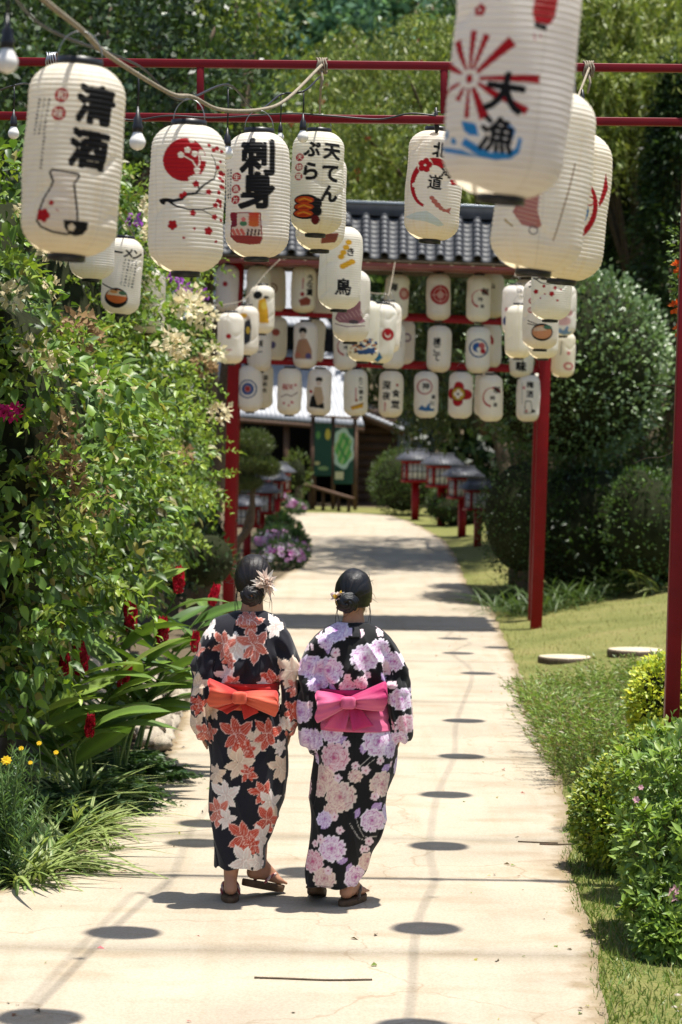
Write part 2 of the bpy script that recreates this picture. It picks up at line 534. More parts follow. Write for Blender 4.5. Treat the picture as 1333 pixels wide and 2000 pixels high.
# lawn on the right and a strip at the far bend
def lawn_sheet(name, pts_fn, d0, d1, n, nx=14, mat='lawn', dz=0.016):
    ds = np.linspace(d0, d1, n)
    LR = np.array([pts_fn(d) for d in ds])
    t = np.linspace(0, 1, nx)
    X = LR[:, :1] * (1 - t) + LR[:, 1:] * t; Y = np.broadcast_to(ds[:, None], X.shape)
    V = np.stack([X, Y, gz(X, Y) + dz + 0.012 * np.sin(X * 9 + Y * 3) * 0.3], -1).reshape(-1, 3)
    i = np.arange(n - 1)[:, None] * nx; j = np.arange(nx - 1)[None, :]
    F = np.stack([i + j, i + j + 1, i + j + nx + 1, i + j + nx], -1).reshape(-1, 4)
    return tag(link(name, mesh_np(name, V, F, smooth=True, mat=MT[mat])), kind='structure')
lawn_sheet('lawn', lambda d: (path_edges(d)[1] - 0.05, 9.0), 6, 50, 120, 40)
lawn_sheet('lawn', lambda d: (-3.0, 4.0), 51.0, 56.0, 10)
# ================================================================ lantern prints
_gl = {}
def glyph(ch):
    """outline rings of one character, in a unit box centred on 0"""
    if ch in _gl: return _gl[ch]
    cu = bpy.data.curves.new('t', 'FONT'); cu.body = ch; cu.size = 1.0
    o = bpy.data.objects.new('t', cu); col.objects.link(o)
    dg = bpy.context.evaluated_depsgraph_get()
    c2 = o.evaluated_get(dg).to_curve(dg)
    rings = []
    for sp in c2.splines:
        bp = sp.bezier_points
        pts = []
        n = len(bp)
        if n < 2:
            continue
        for i in range(n):
            a, b = bp[i], bp[(i + 1) % n]
            p0, p1, p2, p3 = [np.array(q[:2]) for q in (a.co, a.handle_right, b.handle_left, b.co)]
            st = np.linalg.norm(p1 - p0) + np.linalg.norm(p3 - p2) < 1e-4 or abs(np.cross(p1 - p0, p3 - p0)) + abs(np.cross(p2 - p0, p3 - p0)) < 1e-4
            k = 1 if st else 4
            for q in range(k):
                t = q / k
                pts.append((1 - t) ** 3 * p0 + 3 * (1 - t) ** 2 * t * p1 + 3 * (1 - t) * t * t * p2 + t ** 3 * p3)
        rings.append(np.array(pts))
    bpy.data.objects.remove(o)
    if rings:
        al = np.concatenate(rings); lo, hi = al.min(0), al.max(0)
        s = max(hi - lo); rings = [(r - (lo + hi) / 2) / s for r in rings]
    _gl[ch] = rings
    return rings

BLK = (0.012, 0.012, 0.014); RED = (0.42, 0.012, 0.02); BLU = (0.02, 0.19, 0.50); CREAM = np.array((0.92, 0.895, 0.83))
NAVY = (0.02, 0.05, 0.20); ORG = (0.60, 0.16, 0.04); YEL = (0.75, 0.42, 0.03); PINK = (0.60, 0.20, 0.22)
TMAX = 1.75

class Print:
    """flat print on the paper: shapes are given in photo pixels and wrapped round the lantern"""
    def __init__(s, cx, cy, w, h, tilt, cols, rows):
        s.cx, s.cy, s.w, s.h = cx, cy, w, h
        s.ct, s.st = math.cos(tilt), math.sin(tilt)
        s.SS = 2; s.bk = 1.35 if w < 58 else 1.0
        s.W, s.H = cols * s.SS, rows * s.SS
        s.a = np.ones((s.H, s.W, 3)) * CREAM
    def tr(s, p):
        p = np.asarray(p, float) - (s.cx, s.cy)
        x = p[:, 0] * s.ct + p[:, 1] * s.st
        y = -p[:, 0] * s.st + p[:, 1] * s.ct
        th = np.arcsin(np.clip(x / (s.w / 2), -0.998, 0.998))
        return np.stack([(th / TMAX + 1) / 2 * s.W, (y / s.h + 0.5) * s.H], 1)
    def fill(s, rings, c, a=1.0):
        rings = [s.tr(r) for r in rings]
        al = np.concatenate(rings)
        x0, y0 = np.floor(al.min(0)).astype(int); x1, y1 = np.ceil(al.max(0)).astype(int)
        x0, y0 = max(0, x0), max(0, y0); x1, y1 = min(s.W, x1 + 1), min(s.H, y1 + 1)
        if x1 <= x0 or y1 <= y0: return
        px = np.arange(x0, x1) + 0.5; py = np.arange(y0, y1) + 0.5
        m = np.zeros((len(py), len(px)), bool)
        for r in rings:
            q = np.roll(r, -1, 0)
            for (ax, ay), (bx, by) in zip(r, q):
                if ay == by: continue
                rows = (np.minimum(ay, by) <= py) & (py < np.maximum(ay, by))
                if not rows.any(): continue
                xi = ax + (py[rows] - ay) / (by - ay) * (bx - ax)
                m[rows] ^= px[None, :] < xi[:, None]
        sub = s.a[y0:y1, x0:x1]
        sub[m] = sub[m] * (1 - a) + np.asarray(c) * a
    def circ(s, x, y, r, c, ry=None, n=40, a=1.0):
        t = np.arange(n) * 2 * math.pi / n
        s.fill([np.stack([x + r * np.cos(t), y + (ry or r) * np.sin(t)], 1)], c, a)
    def ring(s, x, y, r, wd, c, a0=0, a1=360, taper=False):
        t = np.radians(np.linspace(a0, a1, 40)); k = np.linspace(1, 0.25, 40) if taper else np.ones(40)
        o = np.stack([x + (r + wd / 2 * k) * np.cos(t), y + (r + wd / 2 * k) * np.sin(t)], 1)
        i = np.stack([x + (r - wd / 2 * k) * np.cos(t), y + (r - wd / 2 * k) * np.sin(t)], 1)
        s.fill([np.concatenate([o, i[::-1]])], c)
    def line(s, pts, wd, c, w1=None):
        pts = np.asarray(pts, float); w1 = wd if w1 is None else w1
        n = len(pts); ws = np.linspace(wd, w1, n) / 2
        for k in range(n - 1):
            d = pts[k + 1] - pts[k]; L = np.linalg.norm(d)
            if L < 1e-6: continue
            nn = np.array([-d[1], d[0]]) / L
            s.fill([np.array([pts[k] + nn * ws[k], pts[k + 1] + nn * ws[k + 1], pts[k + 1] - nn * ws[k + 1], pts[k] - nn * ws[k]])], c)
            if k: s.circ(pts[k][0], pts[k][1], ws[k], c, n=10)
    def text(s, ch, x, y, sz, c=BLK, bold=0.06, sx=1.0, rot=0.0):
        cr, sr = math.cos(rot), math.sin(rot)
        rings = [np.stack([x + (r[:, 0] * sx * cr - r[:, 1] * -sr * 1) * sz, y + (-r[:, 1] * cr + r[:, 0] * sx * sr) * sz], 1) for r in glyph(ch)]
        if not rings: return
        s.fill(rings, c)
        if bold:
            for r in rings:
                s.line(np.concatenate([r, r[:1]]), bold * sz * s.bk, c)
    def col_text(s, txt, x, y, sz, step, c=BLK, bold=0.06, sx=1.0):
        for k, ch in enumerate(txt): s.text(ch, x, y + k * step, sz, c, bold, sx)
    def bloom(s, x, y, r, c, rot=0.0, n=5):
        for k in range(n):
            a = rot + k * 2 * math.pi / n - math.pi / 2
            s.circ(x + math.cos(a) * r * 0.55, y + math.sin(a) * r * 0.55, r * 0.42, c, n=12)
        s.circ(x, y, r * 0.3, c, n=10)
    def small_text(s, x0, y0, x1, y1, c=BLK, colw=6, sz=4.0):
        chars = '酒清味香米水造品地月花山川一二三上下'
        i = 0; x = x1
        while x > x0:
            y = y0
            while y < y1:
                s.text(chars[i % len(chars)], x, y, sz, c, 0.06); i += 1; y += sz * 1.45
            x -= colw; y1 -= 0
    def result(s):
        a = s.a.reshape(s.H // s.SS, s.SS, s.W // s.SS, s.SS, 3).mean((1, 3))
        return a

def lantern_profile(v):
    """v 0 (top) .. 1 (bottom) -> radius fraction"""
    v = np.asarray(v, float)
    top = np.clip(v / 0.17, 0, 1); bot = np.clip((1 - v) / 0.17, 0, 1)
    r = np.minimum(0.46 + 0.54 * (1 - (1 - top) ** 2.3) ** 0.72, 0.40 + 0.60 * (1 - (1 - bot) ** 2.3) ** 0.72)
    return r * (0.965 + 0.035 * np.sin(math.pi * np.clip(v, 0, 1)))

LR_, LH_ = 0.135, 0.515
_rings = {}
def ring_mesh(kind):
    if kind in _rings: return _rings[kind]
    r = LR_ * (0.47 if kind == 'top' else 0.39); h = 0.024 if kind == 'top' else 0.022
    n = 32; th = np.arange(n) * 2 * math.pi / n
    prof = [(r, 0), (r, h), (r - 0.005, h), (r - 0.005, 0)]
    V = np.array([[p[0] * math.cos(t), p[0] * math.sin(t), p[1]] for p in prof for t in th])
    F = []
    for k in range(4):
        for j in range(n):
            F.append([k * n + j, k * n + (j + 1) % n, ((k + 1) % 4) * n + (j + 1) % n, ((k + 1) % 4) * n + j])
    _rings[kind] = mesh_np(kind + '_ring', V, np.array(F), mat=MT['black'])
    return _rings[kind]
def plate_mesh():  # added disc that stops sun passing through, so the lantern's shadow is solid
    if 'p' in _rings: return _rings['p']
    r = LR_ * 0.385; n = 24
    V = [[0, 0, .004]] + [[r * math.cos(a), r * math.sin(a), .004] for a in np.arange(n) * 2 * math.pi / n] + [[0, 0, .010]] + [[r * math.cos(a), r * math.sin(a), .010] for a in np.arange(n) * 2 * math.pi / n]
    F = [[0, 1 + (i + 1) % n, 1 + i] for i in range(n)] + [[n + 1, n + 2 + i, n + 2 + (i + 1) % n] for i in range(n)]
    _rings['p'] = mesh_np('sun_stop_plate', V, np.array(F), mat=MT['black'])
    return _rings['p']
def handle_mesh():
    if 'h' in _rings: return _rings['h']
    t = np.linspace(0, math.pi, 15); r = LR_ * 0.45
    pts = [(r * math.cos(a), 0, 0.005 + 0.075 * math.sin(a)) for a in t]
    V, F, T = tube_np(pts, 0.0016, 6)
    _rings['h'] = mesh_np('wire_handle', V, [F, T], mat=MT['wire'])
    return _rings['h']

LANTERN_TOPS = {}
_lr = np.random.default_rng(77)
def lantern(key, label, cx, cy, w, tilt=0.0, fn=None, d=None, group=None, turn=0.0, sway=0.0, hk=1.0):
    """cx, cy: photo pixel of the body's middle, w: its width in photo pixels"""
    d = d if d else 2 * LR_ * FPX / w
    w = 2 * LR_ * FPX / d
    h = LH_ / LR_ / 2 * w * hk
    tl = R_(tilt)
    cols = int(max(50, 0.82 * w)); rows = int(max(54, 0.95 * w))
    nrib = 36; ribbed = w > 60 and not key.startswith('Q')
    if key.startswith('Q'): cols, rows = 40, 40
    if ribbed: rows = max(rows, nrib * (6 if w > 140 else 5 if w > 95 else 4))
    pr = Print(cx, cy, w, h, -tl, cols, rows)
    if fn: fn(pr)
    A = pr.result()
    th_f = (np.arange(cols) + 0.5) / cols * 2 * TMAX - TMAX
    th_b = np.linspace(TMAX, 2 * math.pi - TMAX, 14)[1:-1]
    th = np.concatenate([th_f, th_b]); n = len(th)
    v = (np.arange(rows) + 0.5) / rows; v[0] = 0; v[-1] = 1
    rad = LR_ * lantern_profile(v)
    rng = np.random.default_rng(int(abs(cx * 7 + cy * 13)))
    if ribbed:
        rad = rad - 0.0030 * (1 - np.abs(np.sin(math.pi * v * nrib))) ** 1.6 * np.clip(np.minimum(v, 1 - v) / 0.05, 0, 1)
    # dents, wrinkles and uneven paper
    ph = rng.uniform(0, 6.28, 6)
    TH, VV = np.meshgrid(th, v)
    dent = 0.0022 * np.sin(3 * TH + ph[0] + 4 * VV) + 0.0016 * np.sin(5 * TH + ph[1] - 9 * VV) + 0.0012 * np.sin(2 * TH + 14 * VV + ph[2])
    cr0 = rng.uniform(-1.2, 1.2, 3); cv0 = rng.uniform(.15, .85, 3)
    for q in range(3):
        dent = dent - .008 * np.exp(-(((TH - cr0[q]) / .35) ** 2 + ((VV - cv0[q] - .05 * np.sin(TH * 4)) / .03) ** 2))
    RR = rad[:, None] + dent
    hh = LH_ * hk
    V = np.stack([RR * np.sin(TH), -RR * np.cos(TH), hh * (1 - VV)], -1).reshape(-1, 3)
    C = np.ones((rows, n, 3)) * CREAM
    C[:, :cols] = A
    # yellower towards the rings, most at the bottom, faint water streaks, ribs of bamboo seen through the paper
    yel_amt = rng.uniform(0.35, 1.3)
    C = C * (rng.uniform(.93, 1.0) * np.array((1, 1 - .03 * rng.random(), 1 - .09 * rng.random())))
    yel = np.clip((VV - 0.80) / 0.2, 0, 1) * 0.8 * yel_amt + np.clip((0.10 - VV) / 0.1, 0, 1) * 0.25
    st = 0.5 + 0.5 * np.sin(TH * 7 + ph[3] + 2 * np.sin(TH * 17 + ph[4]))
    yel = yel + 0.25 * yel_amt * st ** 6 * (0.4 + 0.6 * np.sin(VV * 5 + ph[5]) ** 2)
    C = C * (1 - np.clip(yel, 0, 1)[..., None] * np.array((0.07, 0.15, 0.34)))
    sm_ = rng.uniform(-1.3, 1.3)
    C = C * (1 - .10 * np.exp(-((TH - sm_ - .01 * np.sin(VV * 20)) / .018) ** 2))[..., None]
    if ribbed:
        rl = (1 - np.abs(np.sin(math.pi * VV * nrib))) ** 3 * (.6 + .4 * np.sin(TH * 6 + ph[2] + VV * 40))
        C = C * (1 - 0.22 * rl[..., None] * np.array((0.8, 1.0, 1.25)))
    i = np.arange(rows - 1)[:, None] * n; j = np.arange(n)[None, :]; k = (j + 1) % n
    F = np.stack([i + j, i + n + j, i + n + k, i + k], -1).reshape(-1, 4)
    c = P(cx, cy, d)
    yaw = -math.atan2(c.x, c.y) + R_(turn)
    rot = Matrix.Rotation(yaw, 3, 'Z') @ Matrix.Rotation(tl - ROLL * 0, 3, 'Y') @ Matrix.Rotation(R_(sway), 3, 'X')
    base = c - rot @ Vector((0, 0, hh / 2))
    e = empty('paper_lantern', base, label, 'lantern', group, rot.to_euler())
    link('paper_shade', mesh_np('paper_shade', V, F, C.reshape(-1, 3), True, MT['paper']), e)
    link('top_ring', ring_mesh('top'), e, loc=(0, 0, hh - 0.004))
    link('bottom_ring', ring_mesh('bottom'), e, loc=(0, 0, -0.016))
    link('sun_stop_plate', plate_mesh(), e)
    link('wire_handle', handle_mesh(), e, loc=(0, 0, hh + 0.016), rot=(0, 0, rng.uniform(-0.5, 0.5)))
    LANTERN_TOPS[key] = base + rot @ Vector((0, 0, hh + 0.094))
    return e
# ---------------------------------------------------------------- the strung lanterns near the camera
def seal(p, x, y, r, ch):
    p.circ(x, y, r, RED, n=20); p.text(ch, x, y, r * 1.35, CREAM, 0.03)

def pr_sake(p):
    p.text('清', 173, 212, 70, BLK, 0.115); p.text('酒', 171, 298, 70, BLK, 0.115)
    seal(p, 105, 203, 14, '和'); seal(p, 105, 238, 14, '味')
    p.small_text(62, 214, 82, 282, BLK, 9, 5.0); p.small_text(76, 286, 84, 350, BLK, 9, 5.0)
    body = [(106, 346), (158, 348), (160, 353), (152, 368), (158, 392), (165, 420), (170, 448), (166, 458), (150, 464), (120, 463), (98, 456), (90, 446), (92, 425), (100, 395), (112, 368), (104, 352)]
    p.fill([body], (0.82, 0.78, 0.74)); p.line(body + body[:1], 4.0, BLK)
    p.bloom(101, 434, 14, RED, 0.3); p.circ(114, 409, 5, RED, n=12); p.line([(124, 420), (130, 423)], 2, RED)
    cup = [(141, 438), (190, 435), (191, 448), (184, 460), (170, 465), (155, 463), (144, 452)]
    p.fill([cup], BLK); p.bloom(158, 450, 8, (0.8, 0.76, 0.7))

def branch_print(p, X, Y, s, sun=True):
    """plum branch: unit coordinates -> pixels"""
    q = lambda a: [(X + u * s, Y + v * s) for u, v in a]
    if sun:
        p.circ(X - 0.04 * s, Y - 0.82 * s, 0.52 * s, RED, n=60)
    p.line(q([(-0.62, 0.18), (-0.5, 0.14), (-0.3, 0.17), (-0.08, 0.12), (0.05, 0.0), (0.25, -0.02), (0.42, -0.22), (0.62, -0.38), (0.7, -0.42)]), 0.1 * s, BLK, 0.03 * s)
    p.line(q([(0.7, -0.42), (0.74, -0.62), (0.7, -0.85), (0.6, -1.0)]), 0.03 * s, BLK, 0.015 * s)
    p.line(q([(-0.45, 0.16), (-0.2, 0.3), (0.1, 0.37), (0.4, 0.36), (0.62, 0.3), (0.78, 0.2)]), 0.05 * s, BLK, 0.02 * s)
    p.line(q([(0.15, -0.02), (0.45, -0.02), (0.75, -0.12)]), 0.04 * s, BLK, 0.012 * s)
    p.line(q([(0.33, -0.1), (0.3, -0.25), (0.24, -0.35)]), 0.03 * s, BLK)
    p.line(q([(0.4, 0.36), (0.68, 0.48)]), 0.02 * s, BLK)
    p.fill([np.array(q([(-0.64, 0.14), (-0.52, 0.12), (-0.5, 0.2), (-0.55, 0.26), (-0.6, 0.24)]))], BLK)
    if sun:
        p.line(q([(0.24, -0.38), (0.27, -0.62), (0.33, -0.75), (0.3, -0.95)]), 0.05 * s, CREAM, 0.03 * s)
        p.line(q([(0.28, -0.6), (0.15, -0.8), (-0.1, -0.92)]), 0.04 * s, CREAM, 0.025 * s)
        for u, v in ((-0.14, -0.93), (0.02, -1.05), (0.2, -0.97), (0.36, -1.0), (0.42, -0.88), (0.12, -1.3), (0.27, -0.58), (0.22, -0.4), (0.14, -0.36), (0.3, -0.42)):
            p.bloom(X + u * s, Y + v * s, 0.085 * s, CREAM, u * 9)
    for u, v, r in ((0.25, -0.25, .085), (-0.1, 0.05, .07), (-0.02, 0.0, .07), (0.55, -0.08, .075), (0.8, -0.1, .06), (0.2, 0.45, .08), (0.72, 0.5, .075),
                    (-0.28, 0.75, .13), (0.6, 0.85, .11), (0.25, 0.82, .04), (0.0, 1.05, .04), (0.8, 1.08, .04), (0.72, 0.22, .07), (0.84, 0.12, .07), (0.86, 0.22, .05), (0.78, 0.1, .06),
                    (0.55, -1.2, .05), (0.66, -1.1, .06), (0.74, -1.15, .06), (0.85, -1.1, .05), (0.84, -0.85, .04), (0.78, -0.7, .06), (0.84, -0.45, .05), (0.9, -0.58, .08), (0.9, -0.4, .05), (0.86, -0.25, .06), (0.92, -0.25, .05), (0.9, 0.55, .05)):
        p.bloom(X + u * s, Y + v * s, r * s, RED, u * 5 + v)

def pr_sun(p): branch_print(p, 362, 386, 80, True)
def pr_blossom(p):
    p.line([(1042, 546), (1048, 549), (1056, 545)], 3.2, BLK); p.line([(1048, 549), (1058, 556), (1072, 558), (1088, 553)], 2, BLK, 1)
    for x, y, r in ((1055, 541, 4), (1049, 573, 5), (1080, 576, 5.5), (1064, 562, 3.5), (1086, 564, 4), (1090, 553, 4.5), (1066, 577, 2), (1058, 585, 2), (1092, 588, 2.6), (1098, 566, 2.2), (1100, 545, 4), (1072, 540, 3)): p.bloom(x, y, r, RED, x)

def pr_sashimi(p):
    p.text('刺', 501, 313, 66, BLK, 0.10); p.text('身', 502, 378, 66, BLK, 0.10)
    for y, ch in ((352, '生'), (375, '魚'), (396, '片')): seal(p, 461, y, 8.5, ch)
    p.small_text(443, 338, 450, 392, BLK, 5, 4)
    tray = [(452, 420), (511, 420), (516, 470), (512, 480), (490, 482), (462, 478), (451, 466)]
    p.fill([tray], (0.30, 0.05, 0.05)); p.fill([[(454, 422), (509, 422), (513, 466), (454, 463)]], (0.72, 0.62, 0.55))
    for k in range(5):
        p.circ(458, 424 + k * 5, 8, (0.26 - .02 * k, 0.02, 0.04), 4); p.circ(498, 424 + k * 5, 11, (0.60, 0.07 + .02 * k, 0.04), 4)
    p.circ(478, 442, 7, (0.08, 0.22, 0.12), 5); p.bloom(478, 434, 5, (0.7, 0.2, 0.2))
    for k in range(3): p.line([(455 + k * 9, 452), (462 + k * 9, 464)], 6, (0.62, 0.15, 0.13))
    for k in range(4): p.line([(488 + k * 7, 452), (486 + k * 7, 465)], 4, (0.10, 0.06, 0.06))

def pr_tempura(p):
    for ch, y in (('天', 300), ('て', 342), ('ん', 381)): p.text(ch, 645, y, 31, BLK, 0.11)
    for ch, y in (('ぷ', 298), ('ら', 340)): p.text(ch, 606, y, 31, BLK, 0.11)
    for y, ch in ((314, '天'), (333, '婦'), (351, '羅')): seal(p, 583, y, 7.5, ch)
    for k in range(3):
        y = 396 + k * 13
        p.circ(600, y, 24, BLK, 11); 
    p.circ(622, 402, 10, BLK, 11); p.circ(624, 417, 9, BLK, 9); p.circ(621, 433, 9, (0.12, 0.01, 0.015), 9)
    for k in range(3):
        y = 396 + k * 13
        p.circ(597, y, 19, (0.55, 0.07, 0.015), 7); p.line([(585, y + 1), (597, y - 3), (612, y + 2)], 3, (0.75, 0.3, 0.03))
        p.line([(588, y + 4), (604, y + 3)], 1.5, (0.25, 0.02, 0.01))

def pr_box(p):
    p.fill([[(630, 460), (664, 456), (663, 474), (632, 478)]], (0.24, 0.08, 0.07)); p.text('き', 660, 360, 24, BLK, 0.08)

def pr_yakitori(p):
    p.text('鳥', 673, 562, 31, BLK, 0.07); p.text('き', 684, 494, 15, BLK, 0.09)
    for (a, b_) in (((680, 474), (664, 508)), ((688, 512), (668, 524))):
        p.line([a, b_], 1.5, YEL)
        for t in (0.05, 0.35, 0.65, 0.9): p.circ(a[0] + (b_[0] - a[0]) * t, a[1] + (b_[1] - a[1]) * t, 6.5, YEL, 5)

def pr_mauve(p):
    p.fill([[(655, 625), (668, 600), (690, 585), (704, 590), (706, 615), (716, 628), (700, 634), (665, 632)]], (0.34, 0.16, 0.20))
    for k in range(7): p.line([(660 + k * 7, 622 - k * 3), (668 + k * 7, 628 - k * 2)], 2, (0.55, 0.36, 0.38))
    p.circ(693, 630, 10, (0.10, 0.08, 0.09), 4); p.line([(655, 634), (680, 640), (715, 636)], 2, (0.35, 0.25, 0.28))

def pr_town(p):
    rr = np.random.default_rng(3)
    for k in range(60):
        x, y = rr.uniform(685, 738), rr.uniform(660, 690)
        p.fill([[(x, y), (x + 5, y - 1), (x + 5, y + 3), (x, y + 4)]], [(0.55, 0.24, 0.12), (0.03, 0.03, 0.04), (0.05, 0.12, 0.35), (0.65, 0.5, 0.35)][rr.integers(4)])
    p.fill([[(700, 688), (738, 676), (738, 688), (705, 694)]], (0.04, 0.10, 0.30))

def pr_redseal(p):
    p.ring(758, 652, 9, 6, RED); p.circ(758, 650, 5, RED); p.fill([[(730, 702), (745, 688), (756, 698), (748, 708)]], BLU)

def wave(p, x, y, s, c=BLU):
    p.fill([[(x - s, y + .3 * s), (x - .5 * s, y - .2 * s), (x - .1 * s, y + .1 * s), (x + .3 * s, y - .45 * s), (x + .55 * s, y - .2 * s), (x + .35 * s, y - .1 * s), (x + .6 * s, y + .2 * s), (x + s, y + .1 * s), (x + .9 * s, y + .45 * s), (x, y + .5 * s)]], c)

def pr_catch(p):
    cx0, cy0 = 923, 179
    for a, L, w in ((-95, 92, 9), (-115, 80, 9), (-78, 88, 10), (-49, 106, 17), (-8, 133, 13), (25, 62, 10), (21, 128, 12), (60, 82, 16), (86, 74, 8), (112, 45, 8), (148, 50, 10), (-148, 52, 12)):
        ca, sa = math.cos(R_(a)), math.sin(R_(a))
        p.line([(cx0 + ca * 18, cy0 + sa * 18), (cx0 + ca * L, cy0 + sa * L)], w * 0.5, RED, w * 1.3)
    p.circ(cx0, cy0, 6, RED, 9)
    p.text('大', 995, 196, 72, BLK, 0.10); p.text('漁', 994, 277, 66, BLK, 0.07)
    for r in ([(918, 258), (948, 262), (960, 284), (938, 284), (922, 276)], [(880, 272), (895, 280), (890, 296), (880, 290)], [(900, 288), (906, 296), (902, 304), (896, 298)],
              [(918, 300), (930, 290), (955, 300), (985, 312), (1020, 308), (1034, 296), (1036, 274), (1043, 278), (1042, 304), (1028, 318), (1000, 325), (970, 324), (940, 310)],
              [(886, 308), (930, 314), (975, 324), (935, 323), (892, 316)], [(1012, 252), (1028, 262), (1026, 282), (1016, 270)]):
        p.fill([np.array(r)], (0.03, 0.26, 0.62))
    p.text('漁', 994, 277, 66, BLK, 0.07)
    p.fill([[(1022, -15), (1064, -15), (1064, 40), (1056, 56), (1028, 56), (1020, 40)]], RED); p.fill([[(1027, 56), (1052, 58), (1052, 68), (1028, 66)]], BLK)
    for k in range(5): p.line([(1021, 2 + k * 10), (1063, -2 + k * 10)], 1.6, (0.6, 0.3, 0.25))
    p.bloom(948, 8, 17, RED, 0.4); p.bloom(918, 48, 13, RED); p.bloom(900, 6, 12, RED, 1.0); p.bloom(977, 4, 7, RED); p.line([(906, 12), (918, 20), (936, 6)], 3, BLK)
    p.circ(948, 8, 4, CREAM, n=10); p.circ(918, 48, 3, CREAM, n=10)
    p.line([(1030, 78), (1034, 90)], 3, PINK); p.line([(1042, 76), (1044, 84)], 3, PINK)

def pr_kimono(p):
    p.fill([[(1030, 372), (1060, 368), (1064, 420), (1078, 446), (1070, 454), (1040, 452), (1018, 430), (1027, 405)]], (0.46, 0.20, 0.19))
    for k in range(8): p.line([(1026, 385 + k * 8), (1068, 388 + k * 8)], 1.6, (0.6, 0.40, 0.36))
    p.ring(1064, 458, 8, 2.5, (0.2, 0.18, 0.18)); p.line([(1004, 446), (1024, 458)], 4, (0.5, 0.40, 0.22))
    p.line([(1118, 315), (1112, 400), (1108, 470)], 3, (0.40, 0.32, 0.22))

def pr_arc(p):
    t = np.linspace(-1.25, 1.2, 20)
    p.line([(1130 + 34 * math.cos(a), 412 + 52 * math.sin(a)) for a in t], 6, RED, 12)
    p.fill([[(1172, 330), (1180, 358), (1176, 385), (1170, 398), (1167, 392), (1171, 360)]], RED); p.circ(1146, 418, 7, BLU, 16)
    p.ring(1150, 392, 8, 3, RED)

def pr_hokkaido(p):
    p.text('北', 852, 299, 29, BLK, 0.09); p.text('海', 871, 337, 24, BLK, 0.08); p.text('道', 850, 361, 27, BLK, 0.06)
    cx0, cy0 = 848, 366
    t = np.linspace(R_(-60), R_(-255), 30)
    p.line([(cx0 - 4 + 38 * math.cos(a), cy0 + 44 * math.sin(a)) for a in t], 16, RED, 5)
    p.line([(885, 350), (888, 360)], 13, RED); p.circ(826, 331, 15, CREAM)
    p.bloom(826, 331, 15, RED, 0.1); p.circ(826, 331, 2.5, CREAM, n=8); p.bloom(810, 370, 5, CREAM)
    p.text('海', 871, 337, 24, BLK, 0.08)
    for k, (x, y, r) in enumerate(((848, 392, 5), (854, 398, 6), (861, 404, 6), (868, 409, 5), (875, 412, 4))): p.circ(x, y, r, (0.50, 0.16, 0.13), r * .8)
    p.fill([[(878, 410), (888, 404), (886, 413), (889, 417), (878, 414)]], (0.50, 0.16, 0.13))
    p.fill([[(800, 432), (822, 422), (842, 418), (862, 428), (880, 440), (868, 444), (840, 438), (812, 436)]], (0.45, 0.66, 0.74), 0.6)

def pr_ramen(p):
    p.line([(213, 497), (233, 497)], 3.6, BLK); p.text('メ', 244, 496, 17, BLK, 0.1); p.text('ン', 262, 496, 17, BLK, 0.1)
    p.small_text(237, 510, 262, 560, BLK, 7.5, 4.2)
    p.circ(235, 585, 23, BLK, 19); p.circ(235, 582, 20.5, ORG, 13); p.fill([[(219, 571), (249, 570), (255, 580), (216, 581)]], (0.70, 0.6, 0.45))
    p.circ(246, 574, 8, (0.07, 0.16, 0.09), 4); p.circ(228, 574, 8, (0.6, 0.3, 0.1), 3)
    p.line([(203, 560), (235, 571)], 2, BLK); p.ring(210, 539, 4.5, 2.4, (0.4, 0.05, 0.03))
def pr_ramen2(p):
    p.text('う', 1033, 556, 16, BLK, 0.09); seal(p, 1037, 590, 6, '和'); seal(p, 1037, 608, 6, '味')
    p.circ(1061, 650, 21, BLK, 17); p.circ(1061, 650, 19, (0.62, 0.30, 0.16), 13); p.circ(1071, 640, 8, (0.07, 0.18, 0.13), 4); p.fill([[(1044, 643), (1060, 639), (1070, 646), (1046, 649)]], (0.65, 0.5, 0.38))
    p.line([(1031, 628), (1056, 637)], 1.8, BLK); p.line([(1031, 634), (1052, 638)], 1.8, BLK)

def simple(*ops):
    def f(p):
        for o in ops:
            k = o[0]
            getattr(p, k)(*o[1:]) if k != 'wave' else wave(p, *o[1:])
    return f

STR = 'lanterns strung on ropes between the gates'
lantern('L1', 'large cream lantern with sake flask print hanging at upper left', 143, 314, 192, 3.4, pr_sake, group=STR)
lantern('L2', 'cream lantern with big red sun and plum branch', 366, 389, 148, 0.6, pr_sun, group=STR)
lantern('L3', 'cream lantern with two thick black characters above a sashimi tray', 504, 382, 126, 0.4, pr_sashimi, group=STR)
lantern('L4', 'cream lantern with tempura prawns printed in orange', 620, 358, 103, 1.4, pr_tempura, group=STR)
lantern('L5', 'lantern mostly hidden directly behind the tempura lantern', 627, 394, 98, 0.8, pr_box, group=STR)
lantern('L6', 'cream lantern with yellow skewers and a black bird character', 665, 524, 84, 1.2, pr_yakitori, group=STR)
lantern('L7', 'lantern with mauve mound print just behind the yellow skewer lantern', 687, 598, 73, 1.0, pr_mauve, group=STR)
lantern('L8', 'lantern with an orange and blue town print low on the paper', 711, 647, 62, 2.0, pr_town, group=STR)
lantern('L9', 'lantern with a red seal and blue wave beside the town lantern', 743, 652, 60, 4.0, pr_redseal, group=STR)
lantern('L10', 'pale lantern with black characters at the end of the middle rope', 758, 640, 54, 1.0, simple(('text', '海', 764, 600, 15), ('text', '鮮', 764, 618, 15)), d=24.6, group=STR)
lantern('R1', 'nearest and largest lantern with red rays and blue waves', 1001, 150, 243, 4.6, pr_catch, group=STR, sway=1)
lantern('R2', 'greyish lantern with faded red figure behind the largest lantern', 1062, 354, 182, 5.5, pr_kimono, group=STR)
lantern('R3', 'lantern with red arc at its right edge, third on the right rope', 1113, 404, 149, 5.2, pr_arc, group=STR)
